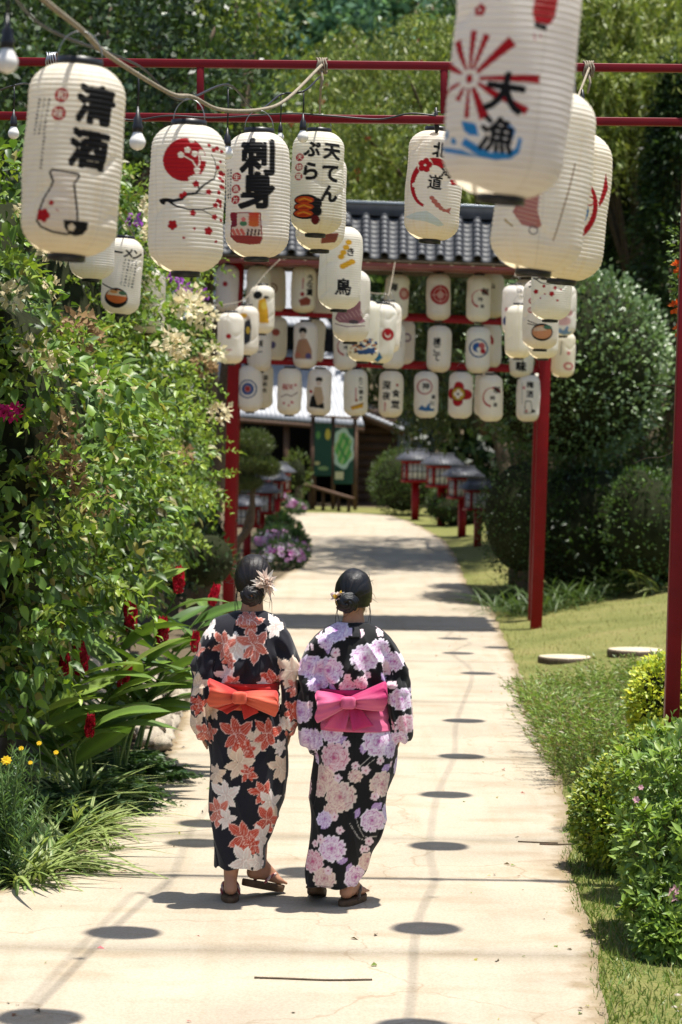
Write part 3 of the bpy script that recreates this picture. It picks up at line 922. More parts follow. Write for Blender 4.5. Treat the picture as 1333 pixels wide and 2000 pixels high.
lantern('H1', 'cream lantern with red brush circle and carp hung under the near gate', 848, 363, 105, 3.4, pr_hokkaido, d=11.6, group=STR)
lantern('R4', 'lantern with scattered small red blossoms on the right rope', 1078, 548, 80, 1.5, pr_blossom, group=STR)
lantern('R5', 'lantern with orange noodle bowl and chopsticks on the right rope', 1057, 614, 71, 1.0, pr_ramen2, group=STR)
lantern('R7', 'lantern whose rounded bottom shows below the right noodle bowl lantern', 1062, 644, 59, 0.5, None, group=STR)
lantern('R6', 'lantern with pink clouds and blue waves right of the noodle bowl', 1100, 606, 53, 0.5, simple(('wave', 1104, 645, 18, (0.18, 0.32, 0.62)), ('circ', 1102, 628, 14, (0.72, 0.45, 0.45), 9), ('circ', 1112, 612, 8, (0.7, 0.4, 0.4), 6)), d=24.3, group=STR)
lantern('R8', 'plain lantern with red and blue characters left of the noodle bowl', 1014, 648, 54, 0.5, simple(('text', '名', 1028, 620, 12, RED), ('text', '物', 1028, 636, 12, RED), ('text', '八', 1028, 660, 13, NAVY)), d=23.6, group=STR)
lantern('R9', 'lantern with blue figure at the edge, last on the right rope', 1006, 606, 50, 0.5, simple(('text', '山', 1014, 568, 10), ('circ', 989, 628, 6, NAVY, 9), ('circ', 990, 606, 4, PINK)), d=25.3, group=STR)
lantern('Q1', 'lantern hidden behind the third lantern of the right rope', 1100, 400, 118, 3.0, None, d=10.3, group=STR)
lantern('Q2', 'lantern hidden behind the faded red figure lantern', 1090, 425, 103, 2.0, None, d=12.4, group=STR)
lantern('Q3', 'farthest of the lanterns hidden behind the faded red figure lantern', 1078, 455, 90, 2.0, None, d=14.2, group=STR)
OUT = 'lanterns on the rope along the flowering hedge'
lantern('M1', 'lantern half hidden behind the sake flask lantern', 181, 460, 89, 1.5, None, group=OUT)
lantern('M2', 'tilted cream lantern with noodle bowl in front of the hedge', 239, 540, 77, 4.5, pr_ramen, group=OUT)
lantern('M3', 'lantern with only its top showing above the hedge leaves', 291, 588, 66, 0.5, None, group=OUT)
lantern('M4', 'pale lantern with one red dot touching the hedge', 451, 661, 52, 0.5, simple(('circ', 447, 658, 5, RED), ('line', [(442, 685), (454, 684)], 2, PINK)), group=OUT)
lantern('M5', 'lantern with a dark standing figure and yellow patch', 481, 646, 50, 0.5, simple(('fill', [[(478, 630), (488, 622), (491, 640), (490, 668), (476, 676), (474, 655)]], (0.03, 0.035, 0.05)), ('circ', 475, 618, 8, YEL, 5), ('circ', 485, 646, 4, (0.5, 0.36, 0.05), 7), ('circ', 484, 622, 4, (0.6, 0.5, 0.45))), group=OUT)
lantern('M6', 'lantern with a yellow robed figure and black hair', 512, 605, 49, 0.5, simple(('fill', [[(505, 588), (518, 582), (524, 606), (527, 632), (508, 632), (504, 610)]], YEL), ('circ', 503, 578, 9, BLK, 8), ('circ', 520, 582, 6, BLK, 3), ('circ', 516, 598, 6, (0.8, 0.6, 0.1), 8)), group=OUT, d=26.0)

# ---------------------------------------------------------------- lanterns hung on the far gate
GF, GB = 26.75, 27.75
def mon(x, y, r, c1, c2=None, c3=None):
    o = [('circ', x, y, r, c1)]
    if c2: o.append(('circ', x, y, r * .68, c2))
    if c3: o.append(('bloom', x, y, r * .5, c3, 0.4, 4))
    return o
def arc(x, y, r, chs='桜吟酒'):
    return [('ring', x, y, r, 4, RED, 100, 270, True), ('ring', x, y, r, 4.5, RED, 270, 330), ('text', chs[0], x + 9, y - 14, 13), ('text', chs[1], x + 1, y + 2, 9), ('text', chs[2], x + 5, y + 15, 7)]
T_, M_, B_ = 'lanterns in the top row of the far gate', 'lanterns in the middle row of the far gate', 'lanterns in the bottom row of the far gate'
FG = [
 ('top row lantern partly behind the hedge at the far left', 446, 564, GF, [('circ', 440, 556, 5, RED)], T_),
 ('plain greenish top row lantern behind the yellow robed figure lantern', 505, 566, GF, [], T_),
 ('shaded top row lantern with brown ring crest on the rear rail', 536, 566, GB, [('ring', 535, 565, 9, 3, (0.3, 0.18, 0.08)), ('circ', 535, 565, 4, (0.3, 0.18, 0.08))], T_),
 ('top row lantern with a brown eel box printed low', 593, 566, GF, [('text', 'う', 604, 544, 13), ('text', 'な', 604, 557, 12), ('text', '重', 604, 571, 13), ('fill', [[(583, 588), (598, 580), (608, 586), (606, 596), (588, 599)]], (0.30, 0.07, 0.05)), ('circ', 590, 576, 4, RED), ('line', [(590, 545), (590, 566)], 3, PINK)], T_),
 ('shaded lantern on the rear rail behind the eel box lantern', 633, 575, GB, [], T_),
 ('top row lantern with red lattice crest and black characters', 775, 582, GF, [('text', '海', 768, 562, 15), ('text', '老', 780, 604, 13), ('circ', 789, 574, 9, (0.5, 0.12, 0.12), 12), ('circ', 789, 574, 5, (0.7, 0.45, 0.4), 7)], T_),
 ('top row lantern with large round red lattice crest', 857, 581, GF, mon(857, 577, 19, RED) + [('ring', 857, 577, 13, 2, (0.65, 0.4, 0.36)), ('line', [(840, 577), (874, 577)], 2, (0.65, 0.4, 0.36)), ('line', [(857, 560), (857, 594)], 2, (0.65, 0.4, 0.36)), ('bloom', 857, 577, 8, (0.65, 0.4, 0.36))], T_),
 ('top row lantern with red crescent, right of the red lattice crest', 935, 584, GF, arc(941, 584, 16), T_),
 ('shaded lantern on the rear rail beside the top row crescent lantern', 962, 578, GB, [('text', '山', 960, 560, 10)], T_),
 ('top row lantern whose white shoulder shows behind the right rope', 1027, 592, GF, [], T_),
 ('lantern with two small characters under the yellow robed figure lantern', 507, 680, GF, [('text', '酒', 508, 672, 12), ('text', '一', 508, 688, 10)], M_),
 ('rear middle row lantern with a faded red figure', 538, 662, GB, [('circ', 535, 650, 8, (0.4, 0.1, 0.08), 7), ('circ', 530, 675, 6, (0.12, 0.12, 0.3), 7)], M_),
 ('middle row lantern with a lady in brown robe and black hair', 597, 674, GF, [('circ', 594, 647, 8, BLK, 7), ('circ', 594, 656, 6, (0.7, 0.6, 0.5), 7), ('fill', [[(586, 664), (602, 662), (612, 684), (613, 702), (578, 702), (582, 680)]], (0.45, 0.26, 0.16)), ('circ', 606, 696, 6, (0.12, 0.10, 0.25), 6), ('circ', 585, 694, 6, (0.55, 0.2, 0.14), 5)], M_),
 ('shaded middle row lantern on the rear rail behind the lady print', 612, 668, GB, [], M_),
 ('middle row lantern with red crescent left of the town lantern', 675, 678, GF, arc(680, 678, 16), M_),
 ('middle row lantern with black characters under the red seal lantern', 768, 676, GF, [('text', '海', 776, 656, 14), ('text', '鮮', 776, 673, 14), ('line', [(768, 660), (766, 700)], 1.2, BLK)], M_),
 ('shaded lantern on the rear rail with violet crest', 788, 668, GB, [('ring', 792, 660, 7, 3, (0.2, 0.1, 0.25))], M_),
 ('middle row lantern with three brushed black characters down its centre', 858, 682, GF, [('text', '提', 856, 668, 14), ('text', 'こ', 857, 684, 13), ('text', 'て', 857, 699, 13)], M_),
 ('middle row lantern with blue ring round a red and blue crest', 934, 684, GF, [('ring', 934, 681, 17, 3.2, (0.06, 0.13, 0.28)), ('circ', 931, 679, 9, (0.03, 0.12, 0.38)), ('circ', 940, 677, 6, (0.55, 0.12, 0.12), 7), ('circ', 942, 687, 5, RED), ('circ', 934, 683, 4, CREAM)], M_),
 ('rear middle row lantern with red arc beside the blue ring crest', 957, 676, GB, [('ring', 952, 668, 14, 5, RED, -90, 20)], M_),
 ('middle row lantern with one bold black character low by the right post', 1019, 692, GF, [('text', '味', 1019, 716, 19, BLK, .1)], M_),
 ('lantern with pink bowl hanging right of the right gate post', 1101, 693, GB, [('circ', 1110, 715, 11, PINK, 8), ('circ', 1110, 715, 6, CREAM, 4), ('line', [(1092, 668), (1092, 695)], 1.5, BLK), ('circ', 1107, 690, 4, PINK)], M_),
 ('bottom row lantern with blue ring crest and red centre', 489, 759, GF, [('ring', 487, 760, 17, 2.5, (0.05, 0.10, 0.26)), ('circ', 487, 760, 12, (0.03, 0.10, 0.32)), ('circ', 487, 760, 6.5, (0.6, 0.3, 0.25)), ('text', '祭', 487, 760, 9, RED)], B_),
 ('rear bottom row lantern behind the blue ring crest lantern', 511, 754, GB, [('col_text', '酒米水', 516, 738, 10, 12)], B_),
 ('bottom row lantern with pink writing above a thin blossom branch', 566, 765, GF, [('text', '桜', 562, 756, 12, RED, .04), ('text', '美', 573, 756, 10, RED, .04), ('line', [(553, 776), (565, 771), (575, 774), (585, 766)], 1.8, (0.2, 0.12, 0.1)), ('bloom', 560, 788, 3, PINK), ('bloom', 576, 786, 3.4, PINK), ('bloom', 582, 752, 3, PINK), ('bloom', 570, 792, 2.5, PINK)], B_),
 ('bottom row lantern with a seated lady in black skirt', 624, 766, GF, [('circ', 622, 742, 7, BLK, 5), ('circ', 622, 749, 5, (0.7, 0.58, 0.48), 5), ('fill', [[(615, 756), (628, 756), (634, 780), (630, 794), (612, 790), (612, 770)]], (0.55, 0.42, 0.28)), ('fill', [[(608, 776), (614, 772), (622, 792), (634, 786), (636, 798), (606, 796)]], BLK), ('circ', 607, 766, 3, RED)], B_),
 ('bottom row lantern with fried food in yellow and black writing', 695, 767, GF, [('col_text', 'たこ焼き', 702, 742, 9, 12), ('fill', [[(682, 794), (708, 786), (707, 796), (684, 801)]], YEL), ('line', [(682, 796), (708, 788)], 2, (0.25, 0.1, 0.03)), ('line', [(692, 758), (692, 780)], 2.5, PINK), ('circ', 693, 782, 3, (0.4, 0.1, 0.05))], B_),
 ('bottom row lantern covered with four large black characters', 764, 770, GF, [('text', '深', 757, 753, 16), ('text', '夜', 758, 774, 15), ('text', '食', 776, 768, 14), ('text', '堂', 776, 789, 15), ('line', [(756, 786), (756, 804)], 3, PINK), ('circ', 778, 752, 2.5, RED)], B_),
 ('bottom row lantern with red ring above blue waves', 833, 771, GF, [('ring', 828, 756, 14, 3, (0.5, 0.18, 0.16)), ('text', '神', 830, 755, 13), ('text', '奈', 846, 775, 9), ('text', '川', 843, 788, 9), ('wave', 832, 795, 17, (0.04, 0.15, 0.36))], B_),
 ('bottom row lantern with red and yellow four lobed crest', 900, 772, GF, [('bloom', 900, 770, 25, RED, 0, 4), ('circ', 900, 770, 15, RED), ('circ', 900, 770, 13, (0.58, 0.38, 0.03)), ('ring', 900, 770, 13, 1.5, BLK), ('bloom', 900, 770, 9.5, CREAM, .0, 4), ('circ', 900, 770, 2.5, BLK)], B_),
 ('bottom row lantern with red crescent, second from the right post', 959, 778, GF, arc(962, 776, 18), B_),
 ('shaded lantern on the rear rail behind the bottom row crescent lantern', 950, 770, GB, [], B_),
 ('bottom row lantern with sake flask print beside the right post', 1033, 778, GF, [('text', '梅', 1038, 752, 13), ('text', '酒', 1038, 770, 13), ('line', [(1022, 748), (1022, 790)], 1, BLK), ('circ', 1026, 758, 3, PINK), ('line', [(1030, 784), (1040, 784), (1044, 806), (1028, 808), (1030, 784)], 1.4, BLK), ('circ', 1032, 803, 2.5, RED), ('circ', 1045, 803, 4, BLK, 3)], B_),
 ('rear bottom row lantern showing at the right post', 1042, 772, GB, [], B_),
]
for k, (lb, x, y, d, ops, g) in enumerate(FG):
    lantern('F%d' % k, lb, x, y, 47, [0.4, 2.2, -0.8, 1.5][k % 4] * (0.7 if d == GF else 1), simple(*ops), d=d, group=g, turn=[0, 9, -7, 4, -12][k % 5])
# ================================================================ near steel gate
def bar(mb, a, b, w, h=None, c=None):
    """square bar between two points"""
    h = h or w
    a = Vector(a); b = Vector(b); d = (b - a); L = d.length; d.normalize()
    up = Vector((0, 0, 1)) if abs(d.z) < 0.9 else Vector((0, 1, 0))
    s = d.cross(up).normalized(); u = s.cross(d)
    V = []
    for p in (a, b):
        for (i, j) in ((-1, -1), (1, -1), (1, 1), (-1, 1)):
            V.append(list(p + s * (i * w / 2) + u * (j * h / 2)))
    F = [[0, 1, 2, 3], [7, 6, 5, 4], [0, 4, 5, 1], [1, 5, 6, 2], [2, 6, 7, 3], [3, 7, 4, 0]]
    mb.add(V, F, c)
    return mb
def bevel(o, w=0.004, seg=2):
    m = o.modifiers.new('b', 'BEVEL'); m.width = w; m.segments = seg; m.limit_method = 'ANGLE'
    return o

DN = 11.45
ng = empty('steel_gate', (0, DN, 0), 'plain red steel frame of thin rails above the two women', 'gate')
def npart(name, a, b, w, h=None, mat='red'):
    a = Vector(a) - Vector((0, DN, 0)); b = Vector(b) - Vector((0, DN, 0))
    return bevel(bar(MB(), a, b, w, h).build(name, MT[mat], ng))
rt = P(1356, 128, DN); rb = P(1303, 1560, DN); rb.z = -0.05
lt = P(-62, 112, DN); lb = Vector((lt.x + 0.02, DN, -0.05))
npart('post', rb, rt + Vector((0, 0, .02)), 0.068); npart('post', lb, lt + Vector((0, 0, .02)), 0.068)
for ya, yb in ((113, 133), (219, 238)):
    npart('rail', P(-52, ya + 7, DN), P(1350, yb + 1, DN), 0.04, 0.037)
for x, y0, y1 in ((392, 130, 215), (868, 135, 222)):
    npart('strut', P(x, y0, DN), P(x, y1, DN), 0.034)

# ================================================================ far roofed gate
MT['redfade_lit'] = mat_plain('faded_red_highlit', (0.20, 0.045, 0.04), 0.35, 0.5, 0.2, 6)  # faded red, lightened so the beams carry their pinkish highlight
fg = empty('roofed_gate', (0.5, 27.2, 0), 'red gate with grey tiled roof hung with rows of lanterns', 'gate')
FO = Vector((0.5, 27.2, 0))
def fpart(name, mb, mat, bev=0.006, smooth=False):
    for i in range(len(mb.v)): mb.v[i] = mb.v[i] - np.array(FO)
    o = mb.build(name, MT[mat], fg, smooth)
    return bevel(o, bev) if bev else o
for (x0, y0, x1, y1, d) in ((1047, 1229, 1071, 512, 26.75), (445, 1222, 462, 500, 26.75), (1042, 1213, 1062, 520, 27.75), (449, 1205, 466, 508, 27.75)):
    a = P(x0, y0, d); a.z = gzf(a.x, a.y) - 0.05; b = P(x1, y1, d)
    fpart('post', bar(MB(), a, b, 0.125), 'redfar')
for d, dy in ((26.75, 0), (27.75, -7)):
    for ya, yb in ((609, 634), (705, 725)):
        fpart('rail', bar(MB(), P(452, ya + dy, d), P(1062, yb + dy, d), 0.06, 0.05), 'redfar')
    fpart('beam', bar(MB(), P(425, 507 + dy * .4, d), P(1092, 531 + dy * .4, d), 0.10, 0.10), 'redfade_lit')
# roof: tiles laid one by one on two slopes
e0 = P(415, 496, 26.25); e1 = P(1105, 520, 26.25)
r0 = P(415, 411, 27.25); r1 = P(1105, 435, 27.25)
MT['tile_skysheen'] = mat_plain('ridge_sky_sheen', (0.30, 0.33, 0.36), 0.35, 0.5, 0.1, 6, metallic=0.2)  # sky reflection along the ridge painted as a pale blue-grey
ncol, nrow = 19, 9
n = 7; th = np.linspace(0, math.pi, n)
def half_tile(r0_, r1_, L, up=1, t=0.012):
    V = []
    for (y, r) in ((0, r0_), (L, r1_)):
        for rr in (r, r - t):
            V += [[rr * math.cos(a), y, up * rr * math.sin(a)] for a in th]
    F = []
    for k in range(n - 1):
        F.append([k, k + 1, 2 * n + k + 1, 2 * n + k]); F.append([n + k + 1, n + k, 3 * n + k, 3 * n + k + 1]); F.append([k + 1, k, n + k, n + k + 1])
    return mesh_np('roof_tile', V, np.array(F), smooth=False, mat=MT['tile'])
sl = (r0 - e0); slen = sl.length
cover = half_tile(0.052, 0.045, slen / nrow * 1.12); pan = half_tile(0.078, 0.072, slen / nrow * 1.12, -0.45)
wid = (e1 - e0)
for side in (0, 1):
    a0, a1 = e0.copy(), e1.copy()
    if side: a0.y = a1.y = 2 * r0.y - e0.y
    for i in range(ncol):
        for j in range(nrow):
            for kind in (0, 1):
                if side and kind: continue
                t = (i + 0.5 * kind + 0.25) / ncol
                base = a0.lerp(a1, t); ridge = r0.lerp(r1, t)
                sdir = (ridge - base).normalized(); p = base + (ridge - base) * (j / nrow)
                x = wid.normalized(); nz_ = x.cross(sdir) * (1 if not side else -1); 
                if side: x = -x; nz_ = x.cross(sdir)
                M = Matrix((x, sdir, nz_)).transposed()
                p = p + nz_ * (0.03 + 0.012 * (nrow - j) / nrow + (0.0 if kind == 0 else 0.0))
                o = link('roof_tile', cover if kind == 0 else pan, fg, loc=p - FO, rot=(M @ Matrix.Rotation(R_(-3.0), 3, 'X')).to_euler())
dk = MB()
for side in (0, 1):
    a0, a1 = e0.copy(), e1.copy()
    if side: a0.y = a1.y = 2 * r0.y - e0.y
    V = [list(a0), list(a1), list(r1), list(r0)]; V += [[v[0], v[1], v[2] - 0.03] for v in V]
    dk.add(V, [[0, 1, 2, 3], [7, 6, 5, 4], [0, 4, 5, 1], [1, 5, 6, 2], [2, 6, 7, 3], [3, 7, 4, 0]])
fpart('roof_deck', dk, 'bark', 0)
up = Vector((0, 0, 1))
fpart('ridge', bar(MB(), r0 + up * .06 - wid * .01, r1 + up * .06 + wid * .01, 0.20, 0.13), 'tile')
fpart('ridge_cap', bar(MB(), r0 + up * .14 - wid * .012, r1 + up * .14 + wid * .012, 0.25, 0.03), 'tile_skysheen')
fpart('eave_beam', bar(MB(), P(412, 506, 26.32), P(1108, 530, 26.32), 0.09, 0.06), 'redfade_lit', 0.012)
MT['white_paint'] = mat_plain('white_paint', (0.78, 0.75, 0.70), 0.5, 0.3, 0.05)
for i in range(17):
    t = (i + 0.5) / 17
    p = P(412, 499, 26.28).lerp(P(1108, 523, 26.28), t)
    fpart('rafter_end', bar(MB(), p, p + Vector((0, 0.9, 0.48)), 0.035), 'redfar', 0)
    fpart('rafter_cap', bar(MB(), p - Vector((0, .012, .006)), p, 0.036), 'white_paint', 0)

# ================================================================ ropes, ties, bulbs
def rope(name, label, pts, r=0.009, mat='rope', cat='rope', sub=8, group=None):
    pp = catmull(pts, sub)
    base = pp[0]
    V, F, T = tube_np([p - base for p in pp], r, 8)
    o = link(name, mesh_np(name, V, [F, T], smooth=True, mat=MT[mat]), loc=base)
    return tag(o, label, cat, group)
LT = LANTERN_TOPS
tieL = P(629, 127, DN - .03); tieR = P(1151, 133, DN - .03); tieM = P(100, 116, DN - .03)
rope('hanging_rope', 'grey rope sagging from upper left to the near gate', [P(-20, -110, 5.2), P(78, -8, 5.9), LT['L1'] + Vector((0, 0, .004)), P(212, 108, 7.2), P(330, 181, 8.3), LT['L2'] + Vector((0.01, 0, .01)), P(430, 214, 9.2), LT['L3'] + Vector((0, 0, .005)), P(560, 194, 10.7), tieL], 0.0075)
rope('hanging_rope', 'rope carrying the largest lantern towards the near gate at right', [P(960, -220, 4.4), LT['R1'] + Vector((0, 0, .003)), LT['R2'], LT['R3'], LT['Q1'], tieR], 0.006)
rope('hanging_rope', 'middle rope running from the near gate to the far gate', [tieL + Vector((0, .1, 0)), LT['L4'], LT['L5'], LT['L6'], LT['L7'], LT['L8'], LT['L9'], LT['L10'], P(772, 512, 26.2)], 0.005)
rope('hanging_rope', 'right rope running from the near gate to the far gate', [tieR + Vector((0, .1, 0)), LT['Q2'], LT['Q3'], LT['R4'], LT['R5'], LT['R7'], LT['R8'], LT['R6'].lerp(LT['R9'], .5), LT['R9'], P(1017, 522, 26.2)], 0.005)
rope('hanging_rope', 'left rope passing over the hedge to the far gate', [tieM, LT['M1'], LT['M2'], LT['M3'], P(400, 590, 22.5), LT['M4'], LT['M5'], LT['M6'], P(548, 506, 26.2)], 0.005)
for t, lb in ((tieL, 'knotted rope binding round the near gate rail left of centre'), (tieR, 'coiled wire binding on the near gate rail at right'), (tieM, 'silver wire binding on the near gate rail beside the sake lantern')):
    mb = MB()
    for k in range(5):
        a = np.linspace(0, 2 * math.pi, 17); x = (k - 2) * 0.010
        mb.tube([(x + 0.004 * math.sin(q * 3 + k), 0.03 + 0.034 * math.cos(q), 0.0 + 0.036 * math.sin(q)) for q in a], 0.0045, 6, caps=False)
    mb.tube([(0, 0, -.03), (.006, -.012, -.07), (-.006, -.01, -.12)], 0.006, 6)
    tag(mb.build('rail_binding', MT['rope' if t is not tieM else 'wire'], smooth=True, loc=t), lb, 'rope tie')

def bulb(px, py, d, s, label, cord=None):
    """px, py: middle of the glass; s glass radius in m"""
    c = P(px, py, d)
    e = empty('string_bulb', c, label, 'light bulb', 'bulbs on the festoon cable')
    z = np.linspace(-1, 1.35, 14)
    prof = [(q * s, 0, 0, s * max(0.05, math.sqrt(max(0, 1 - q * q)) if q < .3 else 0.954 - .5 * (q - .3)), 0) for q in z]
    prof = [(a, b, c_, r, r) for (a, b, c_, r, _) in prof]
    V, F, T = loft(prof, 20); link('bulb_glass', mesh_np('bulb_glass', V, [F, T], smooth=True, mat=MT['bulb']), e)
    prof = [(1.2 * s, .5), (1.25 * s, .62), (1.9 * s, .66), (2.2 * s, .55), (2.9 * s, .5), (3.1 * s, .3), (4.3 * s, .12)]
    V, F, T = loft([(a, 0, 0, r * s, r * s) for a, r in prof], 16); link('socket', mesh_np('socket', V, [F, T], smooth=True, mat=MT['black']), e)
    top = Vector((0, 0, 4.2 * s))
    up_ = cord if cord else 0.1
    V, F, T = tube_np([top, top + Vector((0.002, 0, up_ * .5)), top + Vector((0, 0, up_))], 0.0035, 6); link('drop_cord', mesh_np('drop_cord', V, [F, T], mat=MT['black']), e)
    return c + top + Vector((0, 0, up_))
BT = [bulb(14, 122, 5.6, 0.026, 'nearest white bulb in black socket at the upper left edge', .06),
      bulb(27, 261, 10.2, 0.024, 'white bulb hanging left of the sake flask lantern', .10),
      bulb(269, 278, 8.2, 0.028, 'white bulb between the sake and red sun lanterns', .12),
      bulb(444, 300, 9.6, 0.024, 'bulb wedged between the red sun and sashimi lanterns', .16),
      bulb(592, 268, 10.9, 0.025, 'white bulb overlapping the top left of the tempura lantern', .10),
      bulb(548, 268, 11.0, 0.017, 'bulb hanging behind the sashimi lantern shoulder', .12)]
rope('festoon_cable', 'thin black light cable following the left rope', [P(-10, -60, 5.5), BT[0], P(100, 60, 6.6), BT[2] + Vector((0, 0, .02)), P(350, 195, 8.6), BT[3] + Vector((0, 0, .01)), P(500, 216, 10.4), BT[5], BT[4], P(625, 150, 11.3)], 0.0045, 'black', 'cable')
rope('festoon_cable', 'thin black cable looping along the lower gate rail', [P(-10, 180, DN - .06), BT[1], P(60, 165, DN - .06), P(120, 190, DN - .06), P(240, 233, DN - .05), P(330, 226, DN - .05), P(420, 230, DN - .05), P(560, 222, DN - .05), P(640, 226, DN - .05), P(740, 233, DN - .05), P(800, 222, DN - .05), P(852, 226, DN - .05)], 0.0045, 'black', 'cable')
for px, py, d, lb in ((1138, 205, 11.0, 'black plug hanging from the right rail binding'), (852, 240, 11.5, 'black cable hook above the carp lantern')):
    mb = MB().tube([P(px, py - 30, d) - P(px, py, d), (0, 0, .02), (0.006, 0, -.03), (.002, 0, -.05)], [0.006, .011, .012, .005], 8)
    tag(mb.build('cable_plug', MT['black'], smooth=True, loc=P(px, py, d)), lb, 'plug')

# ================================================================ garden building
HB = Vector((-1.0, 58, gzf(-1, 58)))
hb = empty('wooden_house', HB, 'dark wooden house with grey ribbed roofs behind the far gate', 'building')
MT['woodwall'] = mat_plain('dark_stained_boards', (0.055, 0.032, 0.02), 0.7, 0.2, 0.3, 5)
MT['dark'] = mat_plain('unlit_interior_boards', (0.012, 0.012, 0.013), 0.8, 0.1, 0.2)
MT['roofgrey'] = mat_plain('grey_ribbed_roof', (0.30, 0.31, 0.33), 0.42, 0.4, 0.18, 3)
MT['brown'] = mat_plain('brown_timber', (0.09, 0.05, 0.03), 0.65, 0.25, 0.25, 10)
def hpt(px, py, d): return P(px, py, d) - HB
def hpart(name, mb, mat, smooth=False): return mb.build(name, MT[mat], hb, smooth)
zg = -0.3
xr = hpt(776, 900, 58).x; xm = hpt(692, 900, 58).x; xl = hpt(300, 900, 58).x
ze = hpt(700, 818, 58).z
# gable wall boards right of the open front
nb = 13
for k in range(nb):
    z0 = zg + (ze + .25 - zg) * k / nb; z1 = zg + (ze + .25 - zg) * (k + 1) / nb - 0.012
    hpart('wall_board', MB().box((xm, -0.02 - .006 * (k % 2), z0), (xr, 0.05, z1)), 'woodwall')
hpart('wall', MB().box((xm, .06, zg), (xr, .12, ze + .25)), 'woodwall')
hpart('side_wall', MB().box((xr - .1, .13, zg), (xr, 4.0, ze + .3)), 'woodwall')
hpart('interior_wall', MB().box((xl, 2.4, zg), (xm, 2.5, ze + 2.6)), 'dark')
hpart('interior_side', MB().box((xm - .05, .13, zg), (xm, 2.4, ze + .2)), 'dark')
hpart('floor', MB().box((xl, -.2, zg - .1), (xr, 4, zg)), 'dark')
def ribbed_roof(name, p00, p10, p11, p01, pitch=0.11, amp=0.022):
    """eave left, eave right, ridge right, ridge left"""
    p00, p10, p11, p01 = [np.array(q) for q in (p00, p10, p11, p01)]
    n = int(np.linalg.norm(p10 - p00) / pitch * 6); m = 14
    u = np.linspace(0, 1, n)[None, :, None]; v = np.linspace(0, 1, m)[:, None, None]
    B = (p00 * (1 - u) + p10 * u) * (1 - v) + (p01 * (1 - u) + p11 * u) * v
    B[..., 2] += amp * np.abs(np.sin(np.arange(n) * math.pi / 6))[None, :] + 0.012 * ((np.arange(m) % 2)[:, None])
    i = np.arange(m - 1)[:, None] * n; j = np.arange(n - 1)[None, :]
    F = np.stack([i + j, i + j + 1, i + j + n + 1, i + j + n], -1).reshape(-1, 4)
    o = link(name, mesh_np(name, B.reshape(-1, 3), F, smooth=False, mat=MT['roofgrey']), hb)
    s = o.modifiers.new('t', 'SOLIDIFY'); s.thickness = 0.05
    return o
ribbed_roof('roof', hpt(300, 800, 57.0), hpt(712, 832, 57.0), hpt(668, 692, 58.8), hpt(300, 668, 58.8))
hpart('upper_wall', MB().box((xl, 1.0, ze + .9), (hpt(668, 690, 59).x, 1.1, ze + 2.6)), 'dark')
ribbed_roof('upper_roof', hpt(300, 618, 57.8), hpt(648, 640, 57.8), hpt(575, 528, 60), hpt(300, 528, 60))
# barge board and small gable roof over the right wall
hpart('barge_board', bar(MB(), hpt(694, 806, 57.6), hpt(790, 846, 57.6), 0.06, 0.16), 'brown')
ribbed_roof('roof', hpt(694, 800, 57.5), hpt(790, 840, 57.5), hpt(790, 822, 60.5), hpt(694, 780, 60.5))
for x in (470, 560, 612, 694):
    hpart('pillar', bar(MB(), hpt(x, 990, 57.3), hpt(x, 812, 57.3), 0.14), 'brown')
hpart('eave_fascia', bar(MB(), hpt(300, 808, 57.02), hpt(712, 840, 57.02), 0.05, 0.10), 'brown')
# white panel fence right of the house
pf = empty('white_panel', P(790, 960, 60), 'white panel standing right of the wooden house', 'screen')
o_ = P(790, 960, 60)
MB().box((-.16, 0, -.1), (.16, .05, 1.8)).build('board', MT['white_paint'], pf); MB().box((-.2, -.02, -.2), (-.16, .07, 1.85)).build('post', MT['wire'], pf)
MB().box((.25, 1, -.1), (.8, 1.05, 1.6)).build('board', MT['white_paint'], pf)

# map board
mb0 = G(650, 1000); mb0.y = 54; mb0.z = gzf(mb0.x, 54)
ms = empty('map_board', mb0, 'standing garden map board in dark green with timber posts', 'sign')
def mp(px, py, dd=0.0): return P(px, py, 54 + dd) - mb0
for x in (612, 651, 694):
    bar(MB(), Vector((mp(x, 1000).x, 0, -.1)), Vector((mp(x, 812).x, 0, mp(x, 812).z)), 0.09).build('post', MT['brown'], ms)
bar(MB(), mp(604, 812), mp(702, 818), 0.5, 0.05).build('board_roof', MT['brown'], ms)
GRN = (0.012, 0.055, 0.03)
def panel(x0, y0, x1, y1, draw, nx=60, ny=90):
    a, b = mp(x0, y0, -.06), mp(x1, y1, -.06)
    U, W = np.meshgrid(np.linspace(0, 1, nx), np.linspace(0, 1, ny))
    V = np.stack([a.x + (b.x - a.x) * U, np.full_like(U, a.y), a.z + (b.z - a.z) * W], -1).reshape(-1, 3)
    X = x0 + (x1 - x0) * U; Y = y0 + (y1 - y0) * W
    C = np.ones((ny, nx, 3)) * GRN
    draw(X, Y, C)
    i = np.arange(ny - 1)[:, None] * nx; j = np.arange(nx - 1)[None, :]
    F = np.stack([i + j, i + nx + j, i + nx + j + 1, i + j + 1], -1).reshape(-1, 4)
    o = link('panel', mesh_np('panel', V, F, C.reshape(-1, 3), mat=MT['attr']), ms)
    s = o.modifiers.new('t', 'SOLIDIFY'); s.thickness = 0.03; s.offset = -1
def d1(X, Y, C):
    for x, y, rx, ry, c in ((640, 848, 5, 11, (.5, .4, .05)), (622, 850, 4, 8, (.1, .25, .05)), (621, 905, 5, 4, (.45, .4, .15)), (632, 915, 10, 4, (.2, .3, .1))):
        C[((X - x) / rx) ** 2 + ((Y - y) / ry) ** 2 < 1] = c
